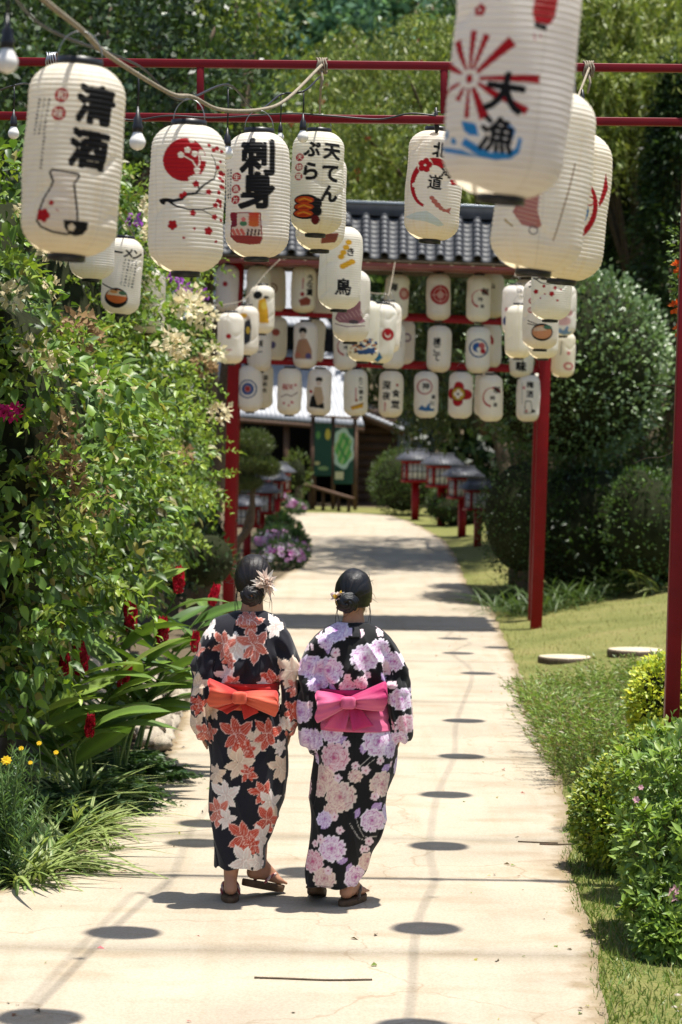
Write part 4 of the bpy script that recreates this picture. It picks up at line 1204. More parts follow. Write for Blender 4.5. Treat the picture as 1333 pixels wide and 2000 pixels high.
def d2(X, Y, C):
    w = 6 * np.sin(Y * .21) + 3 * np.sin(X * .5)
    out = ((X - 671 + .3 * w) / 19) ** 2 + ((Y - 876) / 40) ** 2
    C[out < 1] = (.45, .58, .42)
    C[out < .62] = (.10, .34, .06)
    C[(out < .62) & (np.sin(X * .55 + Y * .2) > .75)] = (.5, .55, .2)
    C[(out < .4) & (np.sin(X * .33 - Y * .17) > .7)] = (.05, .2, .05)
    C[(Y > 922) & (Y < 936) & (X > 656) & (X < 672)] = (.6, .55, .3)
panel(615, 826, 648, 930, d1); panel(654, 834, 690, 946, d2)
bench0 = G(650, 1000); bench0.y = 52.6; bench0.z = gzf(bench0.x, 52.6)
be = empty('park_bench', bench0, 'dark timber plank bench in front of the map board', 'bench')
def bp_(px, py, dd=0.): return P(px, py, 52.6 + dd) - bench0
for k in range(3):
    bar(MB(), bp_(594, 946, 0.9 + .14 * k), bp_(690, 974, -.2 + .14 * k), 0.12, 0.06).build('seat_plank', MT['brown'], be)
for x, dd in ((606, .9), (632, .5), (662, .1), (682, -.05)):
    t = bp_(x, 946 + (x - 594) * .29, dd)
    bar(MB(), Vector((t.x, t.y + .12, t.z)), Vector((t.x, t.y + .12, -.1)), 0.08).build('leg', MT['brown'], be)

# red garden lantern posts
MT['lamproof'] = mat_plain('slate_lamp_roof', (0.07, 0.073, 0.085), 0.5, 0.35, 0.2, 8)
MT['shoji'] = mat_plain('white_paper_pane', (0.55, 0.53, 0.48), 0.6, 0.2, 0.04)
def garden_lantern(px, py, h, label, turn=0, base=None):
    p = base or G(px, py)
    e = empty('garden_lantern', p, label, 'garden lantern', 'red posted garden lanterns beside the path', (0, 0, R_(turn)))
    s = h / 1.62
    def b(name, lo, hi, mat):
        return MB().box([q * s for q in lo], [q * s for q in hi]).build(name, MT[mat], e)
    b('post', (-.07, -.07, -.1), (.07, .07, .80), 'redfar'); b('base_tray', (-.27, -.27, .80), (.27, .27, .86), 'redfar')
    for sx in (-1, 1):
        for sy in (-1, 1):
            b('corner_post', (sx * .225 - .025, sy * .225 - .025, .86), (sx * .225 + .025, sy * .225 + .025, 1.20), 'redfar')
    b('top_frame', (-.27, -.27, 1.20), (.27, .27, 1.25), 'redfar')
    for (ax, sg) in ((0, -1), (0, 1), (1, -1), (1, 1)):
        lo = [-.2, -.2, .86]; hi = [.2, .2, 1.20]
        lo[ax] = sg * .225 - .004; hi[ax] = sg * .225 + .004
        b('paper_pane', lo, hi, 'shoji')
        for k in (-1, 0, 1):
            l2, h2 = list(lo), list(hi); o_ax = 1 - ax
            l2[o_ax] = k * .10 - .009; h2[o_ax] = k * .10 + .009; l2[ax] = sg * .232 - .005; h2[ax] = sg * .232 + .005
            b('lattice_bar', l2, h2, 'black')
        l2, h2 = list(lo), list(hi); l2[2] = 1.02; h2[2] = 1.037; l2[ax] = sg * .236 - .005; h2[ax] = sg * .236 + .005
        b('lattice_bar', l2, h2, 'black')
    # hipped roof with ridge
    r = .37; V = np.array([[-r, -r, 1.25], [r, -r, 1.25], [r, r, 1.25], [-r, r, 1.25], [-.22, -.03, 1.46], [.22, -.03, 1.46], [.22, .03, 1.46], [-.22, .03, 1.46], [-r, -r, 1.29], [r, -r, 1.29], [r, r, 1.29], [-r, r, 1.29]]) * s
    F = [[3, 2, 1, 0], [0, 1, 9, 8], [1, 2, 10, 9], [2, 3, 11, 10], [3, 0, 8, 11], [8, 9, 5, 4], [9, 10, 6, 5], [10, 11, 7, 6], [11, 8, 4, 7], [4, 5, 6, 7]]
    rf = link('roof', mesh_np('roof', V, np.array(F), mat=MT['lamproof']), e)
    for k in range(9):
        x = (-.30 + .075 * k)
        link('roof_rib', MB().tube([Vector((x * 1.1, -r, 1.295)) * s, Vector((x * .68, -.04, 1.465)) * s], .011 * s, 6).mesh('roof_rib', MT['lamproof']), rf)
    link('ridge_cap', MB().box([-.25 * s, -.05 * s, 1.455 * s], [.25 * s, .05 * s, 1.5 * s]).mesh('ridge_cap', MT['tile']), rf)
    return e
def ongr(px, d): 
    p = P(px, 1000, d); return Vector((p.x, d, gzf(p.x, d)))
for px, d, h, lb, tn in ((811, 48, 1.55, 'red garden lantern farthest along the right path edge, next to the ball shrub', 8), (862, 45.5, 1.5, 'red garden lantern second from the ball shrub, in shade', 12),
                         (903, 42, 1.36, 'red garden lantern third from the ball shrub at right', 14), (934, 39.5, 1.22, 'red garden lantern beside the dark domed shrub at right', 14),
                         (484, 36.0, 1.12, 'nearest red garden lantern on the left behind the gate post', -8), (511, 38.5, 1.2, 'second red garden lantern on the left', -8),
                         (529, 41.5, 1.27, 'third red garden lantern on the left', -10), (541, 44.5, 1.3, 'farthest red garden lantern on the left above the pink flower bed', -10)):
    garden_lantern(0, 0, h, lb, tn, ongr(px, d))

# log slices on the lawn
def log_slice(px, py, r, lb):
    p = G(px, py)
    e = empty('log_slice', p, lb, 'stepping stone', 'round slices set in the lawn')
    n = 40; t = np.arange(n) * 2 * math.pi / n
    rr = r * (1 + .03 * np.sin(3 * t + px) + .02 * np.sin(7 * t))
    rows = [(-.06, 1.0), (.035, 1.02), (.052, 1.0), (.058, .96)]
    V = np.array([[rr[i] * k * math.cos(t[i]), rr[i] * k * math.sin(t[i]), z] for z, k in rows for i in range(n)])
    F = [[a * n + i, a * n + (i + 1) % n, (a + 1) * n + (i + 1) % n, (a + 1) * n + i] for a in range(3) for i in range(n)]
    link('bark_edge', mesh_np('bark_edge', V, np.array(F), smooth=True, mat=MT['bark']), e)
    V = np.array([[0, 0, .0595]] + [[rr[i] * .97 * math.cos(t[i]), rr[i] * .97 * math.sin(t[i]), .0585] for i in range(n)])
    F = np.array([[0, 1 + i, 1 + (i + 1) % n] for i in range(n)])
    link('top_face', mesh_np('top_face', V, F, mat=MT['slice']), e)
MT['slice'] = mat_plain('pale_cut_face', (0.50, 0.43, 0.31), 0.85, 0.15, 0.2, 8)
log_slice(1105, 1294, .25, 'pale round slab nearer the path on the lawn')
log_slice(1243, 1280, .26, 'pale round slab farther right on the lawn')

# stones of the low wall at the left
def stone_mesh(seed):
    rr = np.random.default_rng(seed)
    V, F, T = ellipsoid((0, 0, 0), (1, 1, 1), 12, 7)
    d = 1 + .16 * np.sin(V @ rr.normal(0, 2.2, (3, 3)) + rr.uniform(0, 6, 3)).sum(1)
    V = np.sign(V) * np.abs(V) ** .75 * d[:, None]
    return mesh_np('stone', V, [F, T], smooth=True, mat=MT['stone'])
MT['stone'] = mat_plain('weathered_stone', (0.36, 0.31, 0.24), 0.9, 0.15, 0.25, 6, 0.5)
SM = [stone_mesh(k) for k in range(5)]
sw0 = Vector((-1.45, 17.8, 0))
sw = empty('stone_bank', sw0, 'low bank of rounded pale stones beside the path at left', 'stone wall')
rs = random.Random(5)
for i in range(11):
    for j in range(9):
        y = 16.2 + i * 0.32 + rs.uniform(-.05, .05); t = j / 8
        x = -1.22 - .75 * t + (.16 if j % 2 else 0) * .3 + rs.uniform(-.02, .02)
        z = 0.03 + 0.42 * t + rs.uniform(-.015, .015)
        link('stone', SM[rs.randrange(5)], sw, loc=Vector((x, y, z)) - sw0, rot=(rs.uniform(-.2, .2), -0.45 + rs.uniform(-.2, .2), rs.uniform(-.4, .4)), scale=(rs.uniform(.055, .075), rs.uniform(.14, .19), rs.uniform(.05, .065)))

# twigs lying on the path
def twig(pts, r, lb):
    pp = [G(*q) + Vector((0, 0, .034)) for q in pts]
    b0 = pp[0]; V, F, T = tube_np([p - b0 for p in catmull(pp, 5)], r, 6)
    tag(link('twig', mesh_np('twig', V, [F, T], mat=MT['bark']), loc=b0), lb, 'twig')
twig([(497, 1926), (560, 1928), (640, 1931), (727, 1930)], .004, 'long thin brown twig lying across the path')
twig([(1012, 1656), (1060, 1658), (1090, 1659)], .004, 'left one of two dark sticks at the right path edge')
twig([(1054, 1661), (1090, 1662), (1122, 1661)], .005, 'right one of two dark sticks at the right path edge')
# ================================================================ the two women
MT['skin'] = mat_plain('skin', (0.40, 0.20, 0.12), 0.5, 0.35, 0.06, 30)
bs = MT['skin'].node_tree.nodes['Principled BSDF']
bs.inputs['Subsurface Weight'].default_value = 0.12
bs.inputs['Subsurface Radius'].default_value = (0.01, 0.004, 0.002)
MT['cloth'] = mat_attr('printed_cotton', 0.8, 0.18, 0.0, sheen=0.15, bump=0.25, bscale=350)
MT['satin'] = mat_attr('obi_satin', 0.62, 0.3, 0.0, sheen=0.25, bump=0.3, bscale=400)
def mat_hair():
    m, nt, b = mat_new('black_hair')
    b.inputs['Roughness'].default_value = 0.36; b.inputs['Specular IOR Level'].default_value = 0.38
    at = N(nt, 'ShaderNodeAttribute', attribute_name='Col')
    nt.links.new(at.outputs['Color'], b.inputs['Base Color'])
    tc = N(nt, 'ShaderNodeTexCoord'); mp_ = N(nt, 'ShaderNodeMapping'); mp_.inputs['Scale'].default_value = (420, 260, 30)
    nz = N(nt, 'ShaderNodeTexNoise'); nz.inputs['Scale'].default_value = 1.0; nz.inputs['Detail'].default_value = 3
    nt.links.new(tc.outputs['Object'], mp_.inputs['Vector']); nt.links.new(mp_.outputs[0], nz.inputs['Vector'])
    bp = N(nt, 'ShaderNodeBump'); bp.inputs['Strength'].default_value = 0.7; bp.inputs['Distance'].default_value = 0.003
    nt.links.new(nz.outputs['Fac'], bp.inputs['Height']); nt.links.new(bp.outputs[0], b.inputs['Normal'])
    return m
MT['hair'] = mat_hair()
MT['straw'] = mat_plain('sandal_sole', (0.10, 0.06, 0.035), 0.7, 0.2, 0.3, 40, .3)

def noise3(V, f, seed):
    r = np.random.default_rng(seed); s = 0
    for k in range(5):
        w = r.normal(0, 1, 3); w /= np.linalg.norm(w)
        s = s + np.sin(V @ (w * f * (0.7 + .25 * k)) + r.uniform(0, 6.28)) / 5
    return s

def blend(C, m, c, a=1.0):
    C[m] = C[m] * (1 - a) + np.asarray(c) * a
def lily(C, U, W, x, z, R, rot, base, edge, vein, n=6):
    sel = np.where((np.abs(U - x) < R * 1.15) & (np.abs(W - z) < R * 1.15))[0]
    if not len(sel): return
    u = U[sel] - x; w = W[sel] - z
    c = C[sel]
    for k in list(range(0, n, 2)) + list(range(1, n, 2)):
        a = rot + k * 2 * math.pi / n + .18 * math.sin(k * 2.3 + rot)
        L = R * (1 - .15 * (k % 2)) 
        s = (u * math.cos(a) + w * math.sin(a)) / L; t = (-u * math.sin(a) + w * math.cos(a)) / L
        t = t + .08 * np.sin(s * 3.0 + k)
        wd = .265 * np.sin(math.pi * np.clip(s, 0, 1) ** .82) ** .85 + .012 * np.sin(s * 19)
        ins = (s > 0) & (s < 1) & (np.abs(t) < wd)
        if not ins.any(): continue
        c[ins] = np.asarray(base) * (0.75 + .35 * s[ins])[:, None]
        vn = np.clip(1 - np.abs(np.abs(t) - wd * .45) / .03, 0, 1) * (s < .8) * .4
        c = np.where(ins[:, None], c * (1 - vn[:, None]) + np.asarray(vein) * vn[:, None], c)
        ed = np.clip((np.abs(t) - (wd - .06)) / .03, 0, 1) + np.clip(1 - np.abs(t) / .025, 0, 1) * .7 * (s > .12)
        ed = np.clip(ed, 0, 1)[:, None] * ins[:, None]
        c = c * (1 - ed) + np.asarray(edge) * ed
    C[sel] = c
def peony(C, U, W, x, z, R, rot, out, mid, deep):
    sel = np.where((np.abs(U - x) < R * 1.3) & (np.abs(W - z) < R * 1.3))[0]
    if not len(sel): return
    u = (U[sel] - x) / R; w = (W[sel] - z) / (R * .92); c = C[sel]
    out, mid, deep = map(np.asarray, (out, mid, deep))
    for lay, (n, dist, rad) in enumerate(((9, .70, .33), (8, .5, .30), (6, .3, .26), (4, .14, .2))):
        for k in range(n):
            a = rot + lay * .4 + k * 2 * math.pi / n
            px, pz = math.cos(a) * dist, math.sin(a) * dist
            ang = np.arctan2(w - pz, u - px)
            r = rad * (1 + .12 * np.sin(5 * ang + k * 2 + lay)); q = np.hypot(u - px, w - pz) / r
            ins = q < 1
            if not ins.any(): continue
            # petals pale at the rim, deeper towards the heart
            rr = np.clip(((u * math.cos(a) + w * math.sin(a)) - dist) / rad * .5 + .5, 0, 1)[ins][:, None]
            g = (mid if lay < 2 else deep * .5 + mid * .5) 
            c[ins] = g * (1 - rr ** 1.6) + out * rr ** 1.6
            c[ins & (q > .86)] = deep * .55 + mid * .45 if lay % 2 else out
    q = np.hypot(u, w) < .1; c[q] = deep
    C[sel] = c
def blossom(C, U, W, x, z, R, rot, c1, c2):
    for k in range(5):
        a = rot + k * 2 * math.pi / 5
        m = np.hypot(U - x - math.cos(a) * R * .55, W - z - math.sin(a) * R * .55) < R * .42
        blend(C, m, c1)
    blend(C, np.hypot(U - x, W - z) < R * .22, c2)
def leafp(C, U, W, x, z, L, rot, c1, c2):
    s = ((U - x) * math.cos(rot) + (W - z) * math.sin(rot)) / L; t = (-(U - x) * math.sin(rot) + (W - z) * math.cos(rot)) / L
    wd = .28 * np.sin(math.pi * np.clip(s + .5, 0, 1)) 
    blend(C, (np.abs(s) < .5) & (np.abs(t) < wd), c1); blend(C, (np.abs(s) < .5) & (np.abs(t) < .018), c2)
def vine(C, U, W, pts, wd, c):
    pts = [np.array((p.x, p.y)) for p in catmull([Vector((a, b, 0)) for a, b in pts], 6)]
    for a, b in zip(pts[:-1], pts[1:]):
        d = b - a; L2 = (d @ d) + 1e-12
        t = np.clip(((U - a[0]) * d[0] + (W - a[1]) * d[1]) / L2, 0, 1)
        blend(C, np.hypot(U - a[0] - t * d[0], W - a[1] - t * d[1]) < wd, c, .8)

def capsules_mesh(caps, extra=(), voxel=0.006, it=3):
    V, F, T = shells([capsule(*c) for c in caps] + list(extra))
    return remesh(V, F, T, voxel, it)

def foot_caps(ank, yaw, heel_up):
    """ankle position, heading (0 = away from camera), heel raise angle -> capsules of a foot + placement matrix"""
    M = Matrix.Rotation(yaw, 4, 'Z') @ Matrix.Rotation(-heel_up, 4, 'X')
    def q(x, y, z): return list(Vector(ank) + (M @ Vector((x, y, z))))
    caps = [(q(0, 0, .02), .030, q(0, -.028, -.045), .030), (q(0, -.025, -.045), .031, q(.0, .06, -.042), .029), (q(0, .01, .0), .030, q(.0, .10, -.048), .025),
            (q(-.012, .07, -.05), .024, q(-.022, .13, -.058), .020), (q(.015, .07, -.052), .022, q(.022, .12, -.060), .017)]
    for k, (x, L, r) in enumerate(((-.026, .045, .0115), (-.008, .045, .009), (.007, .040, .0085), (.020, .033, .008), (.031, .025, .0075))):
        caps.append((q(x, .13, -.060), r, q(x * 1.05, .13 + L, -.066), r * .9))
    return caps, Matrix.Translation(ank) @ M

def hand_caps(w, sgn):
    """relaxed hand hanging from wrist w"""
    w = Vector(w)
    def q(x, y, z): return list(w + Vector((x * sgn, y, z)))
    caps = [(q(0, 0, 0), .022, q(0, .004, -.03), .024), (q(0, -.016, -.035), .014, q(0, -.018, -.085), .012), (q(0, .0, -.035), .015, q(0, 0, -.09), .012), (q(0, .018, -.035), .014, q(0, .02, -.085), .012)]
    for k, (y, L) in enumerate(((.027, .060), (.009, .070), (-.009, .066), (-.026, .050))):
        caps.append((q(0, y, -.088), .0085, q(-.006, y, -.088 - L * .55), .008)); caps.append((q(-.006, y, -.088 - L * .55), .008, q(-.022, y, -.088 - L), .007))
    caps.append((q(-.004, .022, -.03), .011, q(-.016, .045, -.062), .0095)); caps.append((q(-.016, .045, -.062), .0095, q(-.026, .050, -.092), .008))
    return caps

def woman(cfg):
    o_ = cfg['origin']
    e = empty('person', o_, cfg['label'], 'person')
    H = cfg['head']           # head centre (x, y, z)
    hx, hy, hz = H
    # ---- body
    caps = []
    rows = cfg['rows']
    cxs = lambda z: float(np.interp(z, [r[0] for r in rows], [r[1] for r in rows]))
    hip = (cxs(.78), 0, .80)
    for sgn, (ank, yaw, up_) in zip((-1, 1), cfg['feet']):
        hipp = (hip[0] + sgn * .075, 0, .80); knee = (cxs(.45) * .5 + ank[0] * .5 + sgn * .01, .03, .43)
        caps += [(hipp, .075, knee, .052), (knee, .052, (knee[0] * .45 + ank[0] * .55, ank[1] * .5, .29), .052), ((knee[0] * .45 + ank[0] * .55, ank[1] * .5, .29), .05, ank, .032)]
        fc, FM = foot_caps(ank, yaw, up_)
        caps += fc
    caps += [(hip, .10, (cxs(1.0), .0, 1.02), .085), ((cxs(1.0), 0, 1.02), .09, (hx * .6, .0, cfg['sh'] - .14), .08), ((hx * .7, .0, cfg['sh'] - .03), .06, (hx * .9, .0, hz - .085), .046),
             ((hx * .9, .0, hz - .10), .047, (hx, hy - .005, hz - .03), .050)]
    for sgn in (-1, 1):
        sl = cfg['sleeves'][0 if sgn < 0 else 1]
        sh = (cxs(1.15) + sgn * .125, .01, cfg['sh'] - .115); el = (float(np.interp(1.0, [r[0] for r in sl[::-1]], [r[1] for r in sl[::-1]])), .01, 1.0); wr = (sl[-2][1] + .0, .07, .84)
        caps += [((hx * .7, 0, cfg['sh'] - .06), .04, sh, .040), (sh, .040, el, .036), (el, .038, wr, .026)]
        caps += hand_caps(wr, sgn)
    head = [ellipsoid((hx, hy, hz + .02), (.073, .092, .092), 24, 16), ellipsoid((hx, hy + .035, hz - .045), (.058, .055, .068), 20, 12),
            ellipsoid((hx, hy + .098, hz - .015), (.012, .018, .022), 10, 8), ellipsoid((hx - .076, hy + .01, hz - .01), (.009, .018, .030), 10, 8), ellipsoid((hx + .076, hy + .01, hz - .01), (.009, .018, .030), 10, 8),
            ellipsoid((hx, hy + .084, hz - .058), (.022, .01, .009), 10, 6)]
    V, Nn, F = capsules_mesh(caps, head, 0.0072, 2)
    # eye sockets, brows, lips shaped in
    for sgn in (-1, 1):
        dd = np.exp(-(((V[:, 0] - hx - sgn * .03) / .014) ** 2 + ((V[:, 2] - hz) / .010) ** 2 + ((V[:, 1] - hy - .09) / .03) ** 2))
        V[:, 1] -= .006 * dd
    link('body', mesh_np('body', V, F, smooth=True, mat=MT['skin']), e)
    for sgn in (-1, 1):
        Ve, Fe, Te = ellipsoid((hx + sgn * .03, hy + .083, hz), (.012, .008, .006), 12, 8)
        link('eye', mesh_np('eye', Ve, [Fe, Te], np.tile((.02, .015, .012), (len(Ve), 1)), True, MT['hair']), e)
    # ---- kimono
    zs = np.linspace(rows[0][0], rows[-1][0], 90)
    R = interp_rows([(r[0], r[1], r[4] if len(r) > 4 else 0, r[2], r[3]) for r in rows], zs)
    parts = [loft(R, 72, True, 2.25)]
    for sl in cfg['sleeves']:
        zz = np.linspace(sl[-1][0], sl[0][0], 50)
        S = interp_rows([(r[0], r[1], r[4], r[2], r[3]) for r in sl[::-1]], zz)
        vs, fs, ts = loft(S, 56, True, 3.4)
        ccx = np.interp(vs[:, 2], S[:, 0], S[:, 1])
        vs[:, 2] += sl[0][5] * (vs[:, 0] - ccx) * np.clip((1.0 - vs[:, 2]) / .22, 0, 1)
        parts.append((vs, fs, ts))
    V, F, T = shells(parts)
    V, Nn, F = remesh(V, F, T, 0.0049, 2)
    cx = np.interp(V[:, 2], R[:, 0], R[:, 1]); aa = np.interp(V[:, 2], R[:, 0], R[:, 3]); bb = np.interp(V[:, 2], R[:, 0], R[:, 4])
    # folds: gathers above the obi, long soft folds in the skirt, creases on the sleeves
    z = V[:, 2]; x = V[:, 0] - cx
    ob = cfg['obi']
    dsp = .0055 * noise3(V, 18, cfg['seed']) + .002 * noise3(V * (1, 1, .45), 70, cfg['seed'] + 3) 
    th_ = np.arctan2(x / aa, -V[:, 1] / bb)
    gather = np.exp(-((z - ob[1] - .06) / .07) ** 2) * (z > ob[1] - .02)
    dsp += .012 * gather * np.sin(th_ * 9 + 2 * np.sin(z * 25 + cfg['seed'])) 
    dsp += .009 * np.exp(-((z - 1.12) / .10) ** 2) * (1 - 2 * np.abs(np.sin(np.abs(x) * 30 + (z - 1.1) * 16 + cfg['seed'])) ** .7)
    dsp += .006 * np.exp(-((np.abs(x) - .155) / .03) ** 2) * np.sin(z * 70 + np.abs(x) * 40) * (z > 1.0)
    low = np.clip((ob[0] - z) / .15, 0, 1)
    dsp += low * (.006 * np.sin(th_ * 5 + z * 7 + cfg['seed']) + .008 * (1 - 2 * np.abs(np.sin((z * .8 + x * 1.9) * 11 + cfg['seed'] * 2)) ** .6) * np.exp(-((z - .42) / .22) ** 2) + .005 * (1 - 2 * np.abs(np.sin((z * .9 - x * 1.5) * 13 + cfg['seed'])) ** .7) * np.exp(-((z - .68) / .12) ** 2))
    sl_m = np.abs(x) > aa * .93
    dsp += np.where(sl_m, .005 * np.sin(V[:, 1] * 45 + z * 12) * np.clip((1.22 - z) / .2, 0, 1) + .006 * np.sin(x * 150 + z * 9 + cfg['seed']) * np.clip((1.15 - z) / .2, 0, 1), 0)
    V = V + Nn * dsp[:, None]
    # a vertical back seam
    seam = np.exp(-((x + .002) / .004) ** 2) * (V[:, 1] < 0); V[:, 1] += .003 * seam
    # unrolled print coordinates
    s_ = np.clip(np.abs(x) / aa, 0, 3)
    U = np.where(np.abs(x) <= aa, th_ * aa, np.sign(x) * (aa * 1.57 + (np.abs(x) - aa)))
    isl = (np.abs(x) > aa * 1.02) & (z > .66)
    U = np.where(isl & (np.abs(V[:, 1]) < .3), x + np.sign(x) * .0, U)
    U = np.where(~isl, np.where(np.abs(th_) < 1.2, x * (1 + .12 * (x / aa) ** 2), U), U + np.where(V[:, 1] > .02, .35, 0) * np.sign(x))
    C = np.ones((len(V), 3)) * np.asarray(cfg['ground']) * (1 + .25 * noise3(V, 60, 5))[:, None]
    cfg['print'](C, U + cx, z)
    hem = np.abs(z - rows[0][0] - .012) < .0016
    C[hem] *= .4
    link('kimono', mesh_np('kimono', V, F, C, True, MT['cloth']), e)
    # ---- collar band round the nape
    n = 40; tt = np.linspace(-1.05 * math.pi, 1.05 * math.pi, n) * .86
    cv = []; 
    kx, kz = cfg['collar']
    for t in tt:
        fr = (1 - math.cos(t)) / 2          # 0 at the nape .. 1 at the front
        rx = .062 - .01 * fr; ry = .078
        px_, py_ = kx + rx * math.sin(t), -.005 - ry * math.cos(t) + .0
        ztop = kz - .01 - .05 * fr ** 1.5; wdt = .048 + .01 * fr
        for (o1, o2) in ((0, 0), (.010, -.25), (.022, -.6), (.030, -1.0), (.018, -1.05), (.006, -.5), (-.003, -.03)):
            cv.append([px_ + math.sin(t) * (o1), py_ - math.cos(t) * o1 * 1.2, ztop + wdt * o2])
    k = 7
    cv = np.array(cv)
    Fc = np.array([[i * k + j, i * k + (j + 1) % k, (i + 1) * k + (j + 1) % k, (i + 1) * k + j] for i in range(n - 1) for j in range(k)])
    Cc = np.ones((len(cv), 3)) * np.asarray(cfg['ground'])
    # refine for print
    Vf = []; Ff = []; 
    bmx = bmesh.new(); mt = mesh_np('tmpc', cv, Fc); bmx.from_mesh(mt)
    bmesh.ops.subdivide_edges(bmx, edges=bmx.edges[:], cuts=3, use_grid_fill=True)
    bmx.to_mesh(mt); bmx.free()
    nv = len(mt.vertices); co = np.zeros(nv * 3, np.float32); mt.vertices.foreach_get('co', co); co = co.reshape(-1, 3).astype(float)
    fc = [list(p.vertices) for p in mt.polygons]; fc4 = np.array([f for f in fc if len(f) == 4])
    Cc = np.ones((nv, 3)) * np.asarray(cfg['ground']); cfg['print'](Cc, co[:, 0] - 0, co[:, 2])
    cfg['collar_print'](Cc, co[:, 0], co[:, 2])
    bpy.data.meshes.remove(mt)
    link('collar', mesh_np('collar', co, fc4, Cc, True, MT['cloth']), e)
    # ---- obi
    z0, z1 = ob
    zz = np.linspace(z0, z1, 40)
    rr = []
    for q in zz:
        i = np.interp(q, R[:, 0], np.arange(len(R))); f = lambda c: float(np.interp(q, R[:, 0], R[:, c]))
        rr.append((q, f(1), f(2), f(3) + .004 + .006 * math.sin(math.pi * (q - z0) / (z1 - z0)), f(4) + .008 + .006 * math.sin(math.pi * (q - z0) / (z1 - z0))))
    Vo, Fo, To = loft(rr, 96, True, 2.2)
    t_ = (Vo[:, 2] - z0) / (z1 - z0); th2 = np.arctan2(Vo[:, 0], -Vo[:, 1])
    wr = .0025 * np.sin(t_ * 16 + 1.2 * np.sin(th2 * 2)) + .0015 * np.sin(t_ * 30 + th2 * 3)
    Vo[:, 0] += wr * np.sin(th2); Vo[:, 1] -= wr * np.cos(th2)
    c1, c2 = map(np.asarray, cfg['obi_col'])
    fold = np.clip((t_ - .35) / .3, 0, 1)[:, None]
    link('obi', mesh_np('obi', Vo, [Fo, To], c2 * (1 - fold) + c1 * fold, True, MT['satin']), e)
    # ---- bow
    kx, kz = cfg['knot']; by = -(float(np.interp(kz, R[:, 0], R[:, 4])) + .014)
    bow = empty('bow', (kx, by, kz)); bow.parent = e
    def puff(sg, L, h0, h1, dep, droop, tilt, cmix, seed, name):
        m, n = 26, 40
        s = np.linspace(0, 1, m); th = np.arange(n) * 2 * math.pi / n
        S, TH = np.meshgrid(s, th, indexing='ij')
        hh = h0 + (h1 - h0) * S ** .8; hh = hh * np.where(S > .93, 1 - .25 * ((S - .93) / .07) ** 2, 1)
        dd = .012 + 1.25 * dep * np.sin(np.clip(S * 1.05, 0, 1) * math.pi * .78) ** .9
        ct = np.cos(TH); sn = np.sin(TH)
        Z = hh * np.sign(sn) * np.abs(sn) ** .8 + droop * S ** 1.4 + tilt * S
        pleat = .011 * np.sin(sn * 6 + S * 3 + seed) * (1 - S * .6) * (S > .02) + .005 * np.sin(sn * 13 + S * 2 + seed)
        Y = -(dd * ct) - .016 + pleat * np.abs(ct) - .02 * S
        X = sg * (L * S) + .006 * np.sin(sn * 4 + seed) * S
        V_ = np.stack([X, Y, Z], -1).reshape(-1, 3)
        i = np.arange(m - 1)[:, None] * n; j = np.arange(n)[None, :]; k_ = (j + 1) % n
        F_ = np.stack([i + j, i + k_, i + n + k_, i + n + j], -1).reshape(-1, 4)
        T_ = np.array([[(m - 1) * n, (m - 1) * n + q, (m - 1) * n + q + 1] for q in range(1, n - 1)])
        if sg < 0: F_ = F_[:, ::-1]
        up = np.clip((Z / hh.clip(.01) * .9 + .25 + .35 * np.sin(S * 5 + seed)) , 0, 1).reshape(-1, 1) ** 1.3
        C_ = c2 * (1 - up * cmix) + c1 * up * cmix
        link(name, mesh_np(name, V_, [F_, T_], C_, True, MT['satin']), bow)
    b = cfg['bow']
    puff(-1, b['l'][0], .018, b['l'][1], .045, b['l'][2], b['l'][3], 1.0, 1.0, 'bow_loop')
    puff(1, b['r'][0], .018, b['r'][1], .045, b['r'][2], b['r'][3], 1.0, 2.4, 'bow_loop')
    for poly, mixc in b['tails']:
        pts = np.array(poly, float); n = len(pts)
        mb = MB(); g = 12
        # bilinear quad sheet, thickened
        P4 = pts
        uu, vv = np.meshgrid(np.linspace(0, 1, g), np.linspace(0, 1, g))
        Q = (P4[0][None, None] * ((1 - uu) * (1 - vv))[..., None] + P4[1] * (uu * (1 - vv))[..., None] + P4[2] * (uu * vv)[..., None] + P4[3] * ((1 - uu) * vv)[..., None])
        yy = -.022 - .014 * np.sin(vv * 2.2) - .008 * np.sin(uu * 6.5 + vv * 2)
        Vt = np.stack([Q[..., 0], yy, Q[..., 1]], -1).reshape(-1, 3)
        i = np.arange(g - 1)[:, None] * g; j = np.arange(g - 1)[None, :]
        Ft = np.stack([i + j, i + j + 1, i + g + j + 1, i + g + j], -1).reshape(-1, 4)
        cc = c1 * mixc + c2 * (1 - mixc); Ct = np.tile(cc, (len(Vt), 1)) * (.85 + .3 * vv.reshape(-1, 1))
        o = link('bow_tail', mesh_np('bow_tail', Vt, Ft, Ct, True, MT['satin']), bow)
        s = o.modifiers.new('t', 'SOLIDIFY'); s.thickness = .006; s.offset = 0
    Vk, Fk, Tk = ellipsoid((0, 0, 0), (1, 1, 1), 36, 22)
    Vk = np.sign(Vk) * np.abs(Vk) ** .55 * np.array((.034, .024, .028)) + np.array((0, -.056, 0))
    Vk[:, 0] += .0025 * np.sin(Vk[:, 2] * 120) * 0; Vk[:, 1] += .003 * np.sin(Vk[:, 0] * 160 + 1)
    kn = np.clip((Vk[:, 2:3] / .036) * .3 + .1, 0, 1)
    link('bow_knot', mesh_np('bow_knot', Vk, [Fk, Tk], c2 * (1 - kn) + c1 * kn, True, MT['satin']), bow)
    # ---- hair: combed towards a low bun
    bx, bz = cfg['bun']
    n, m = 170, 80
    ph = np.linspace(-math.pi / 2 + .02, math.pi / 2 - .02, m); th = np.arange(n) * 2 * math.pi / n
    PH, TH = np.meshgrid(ph, th, indexing='ij')
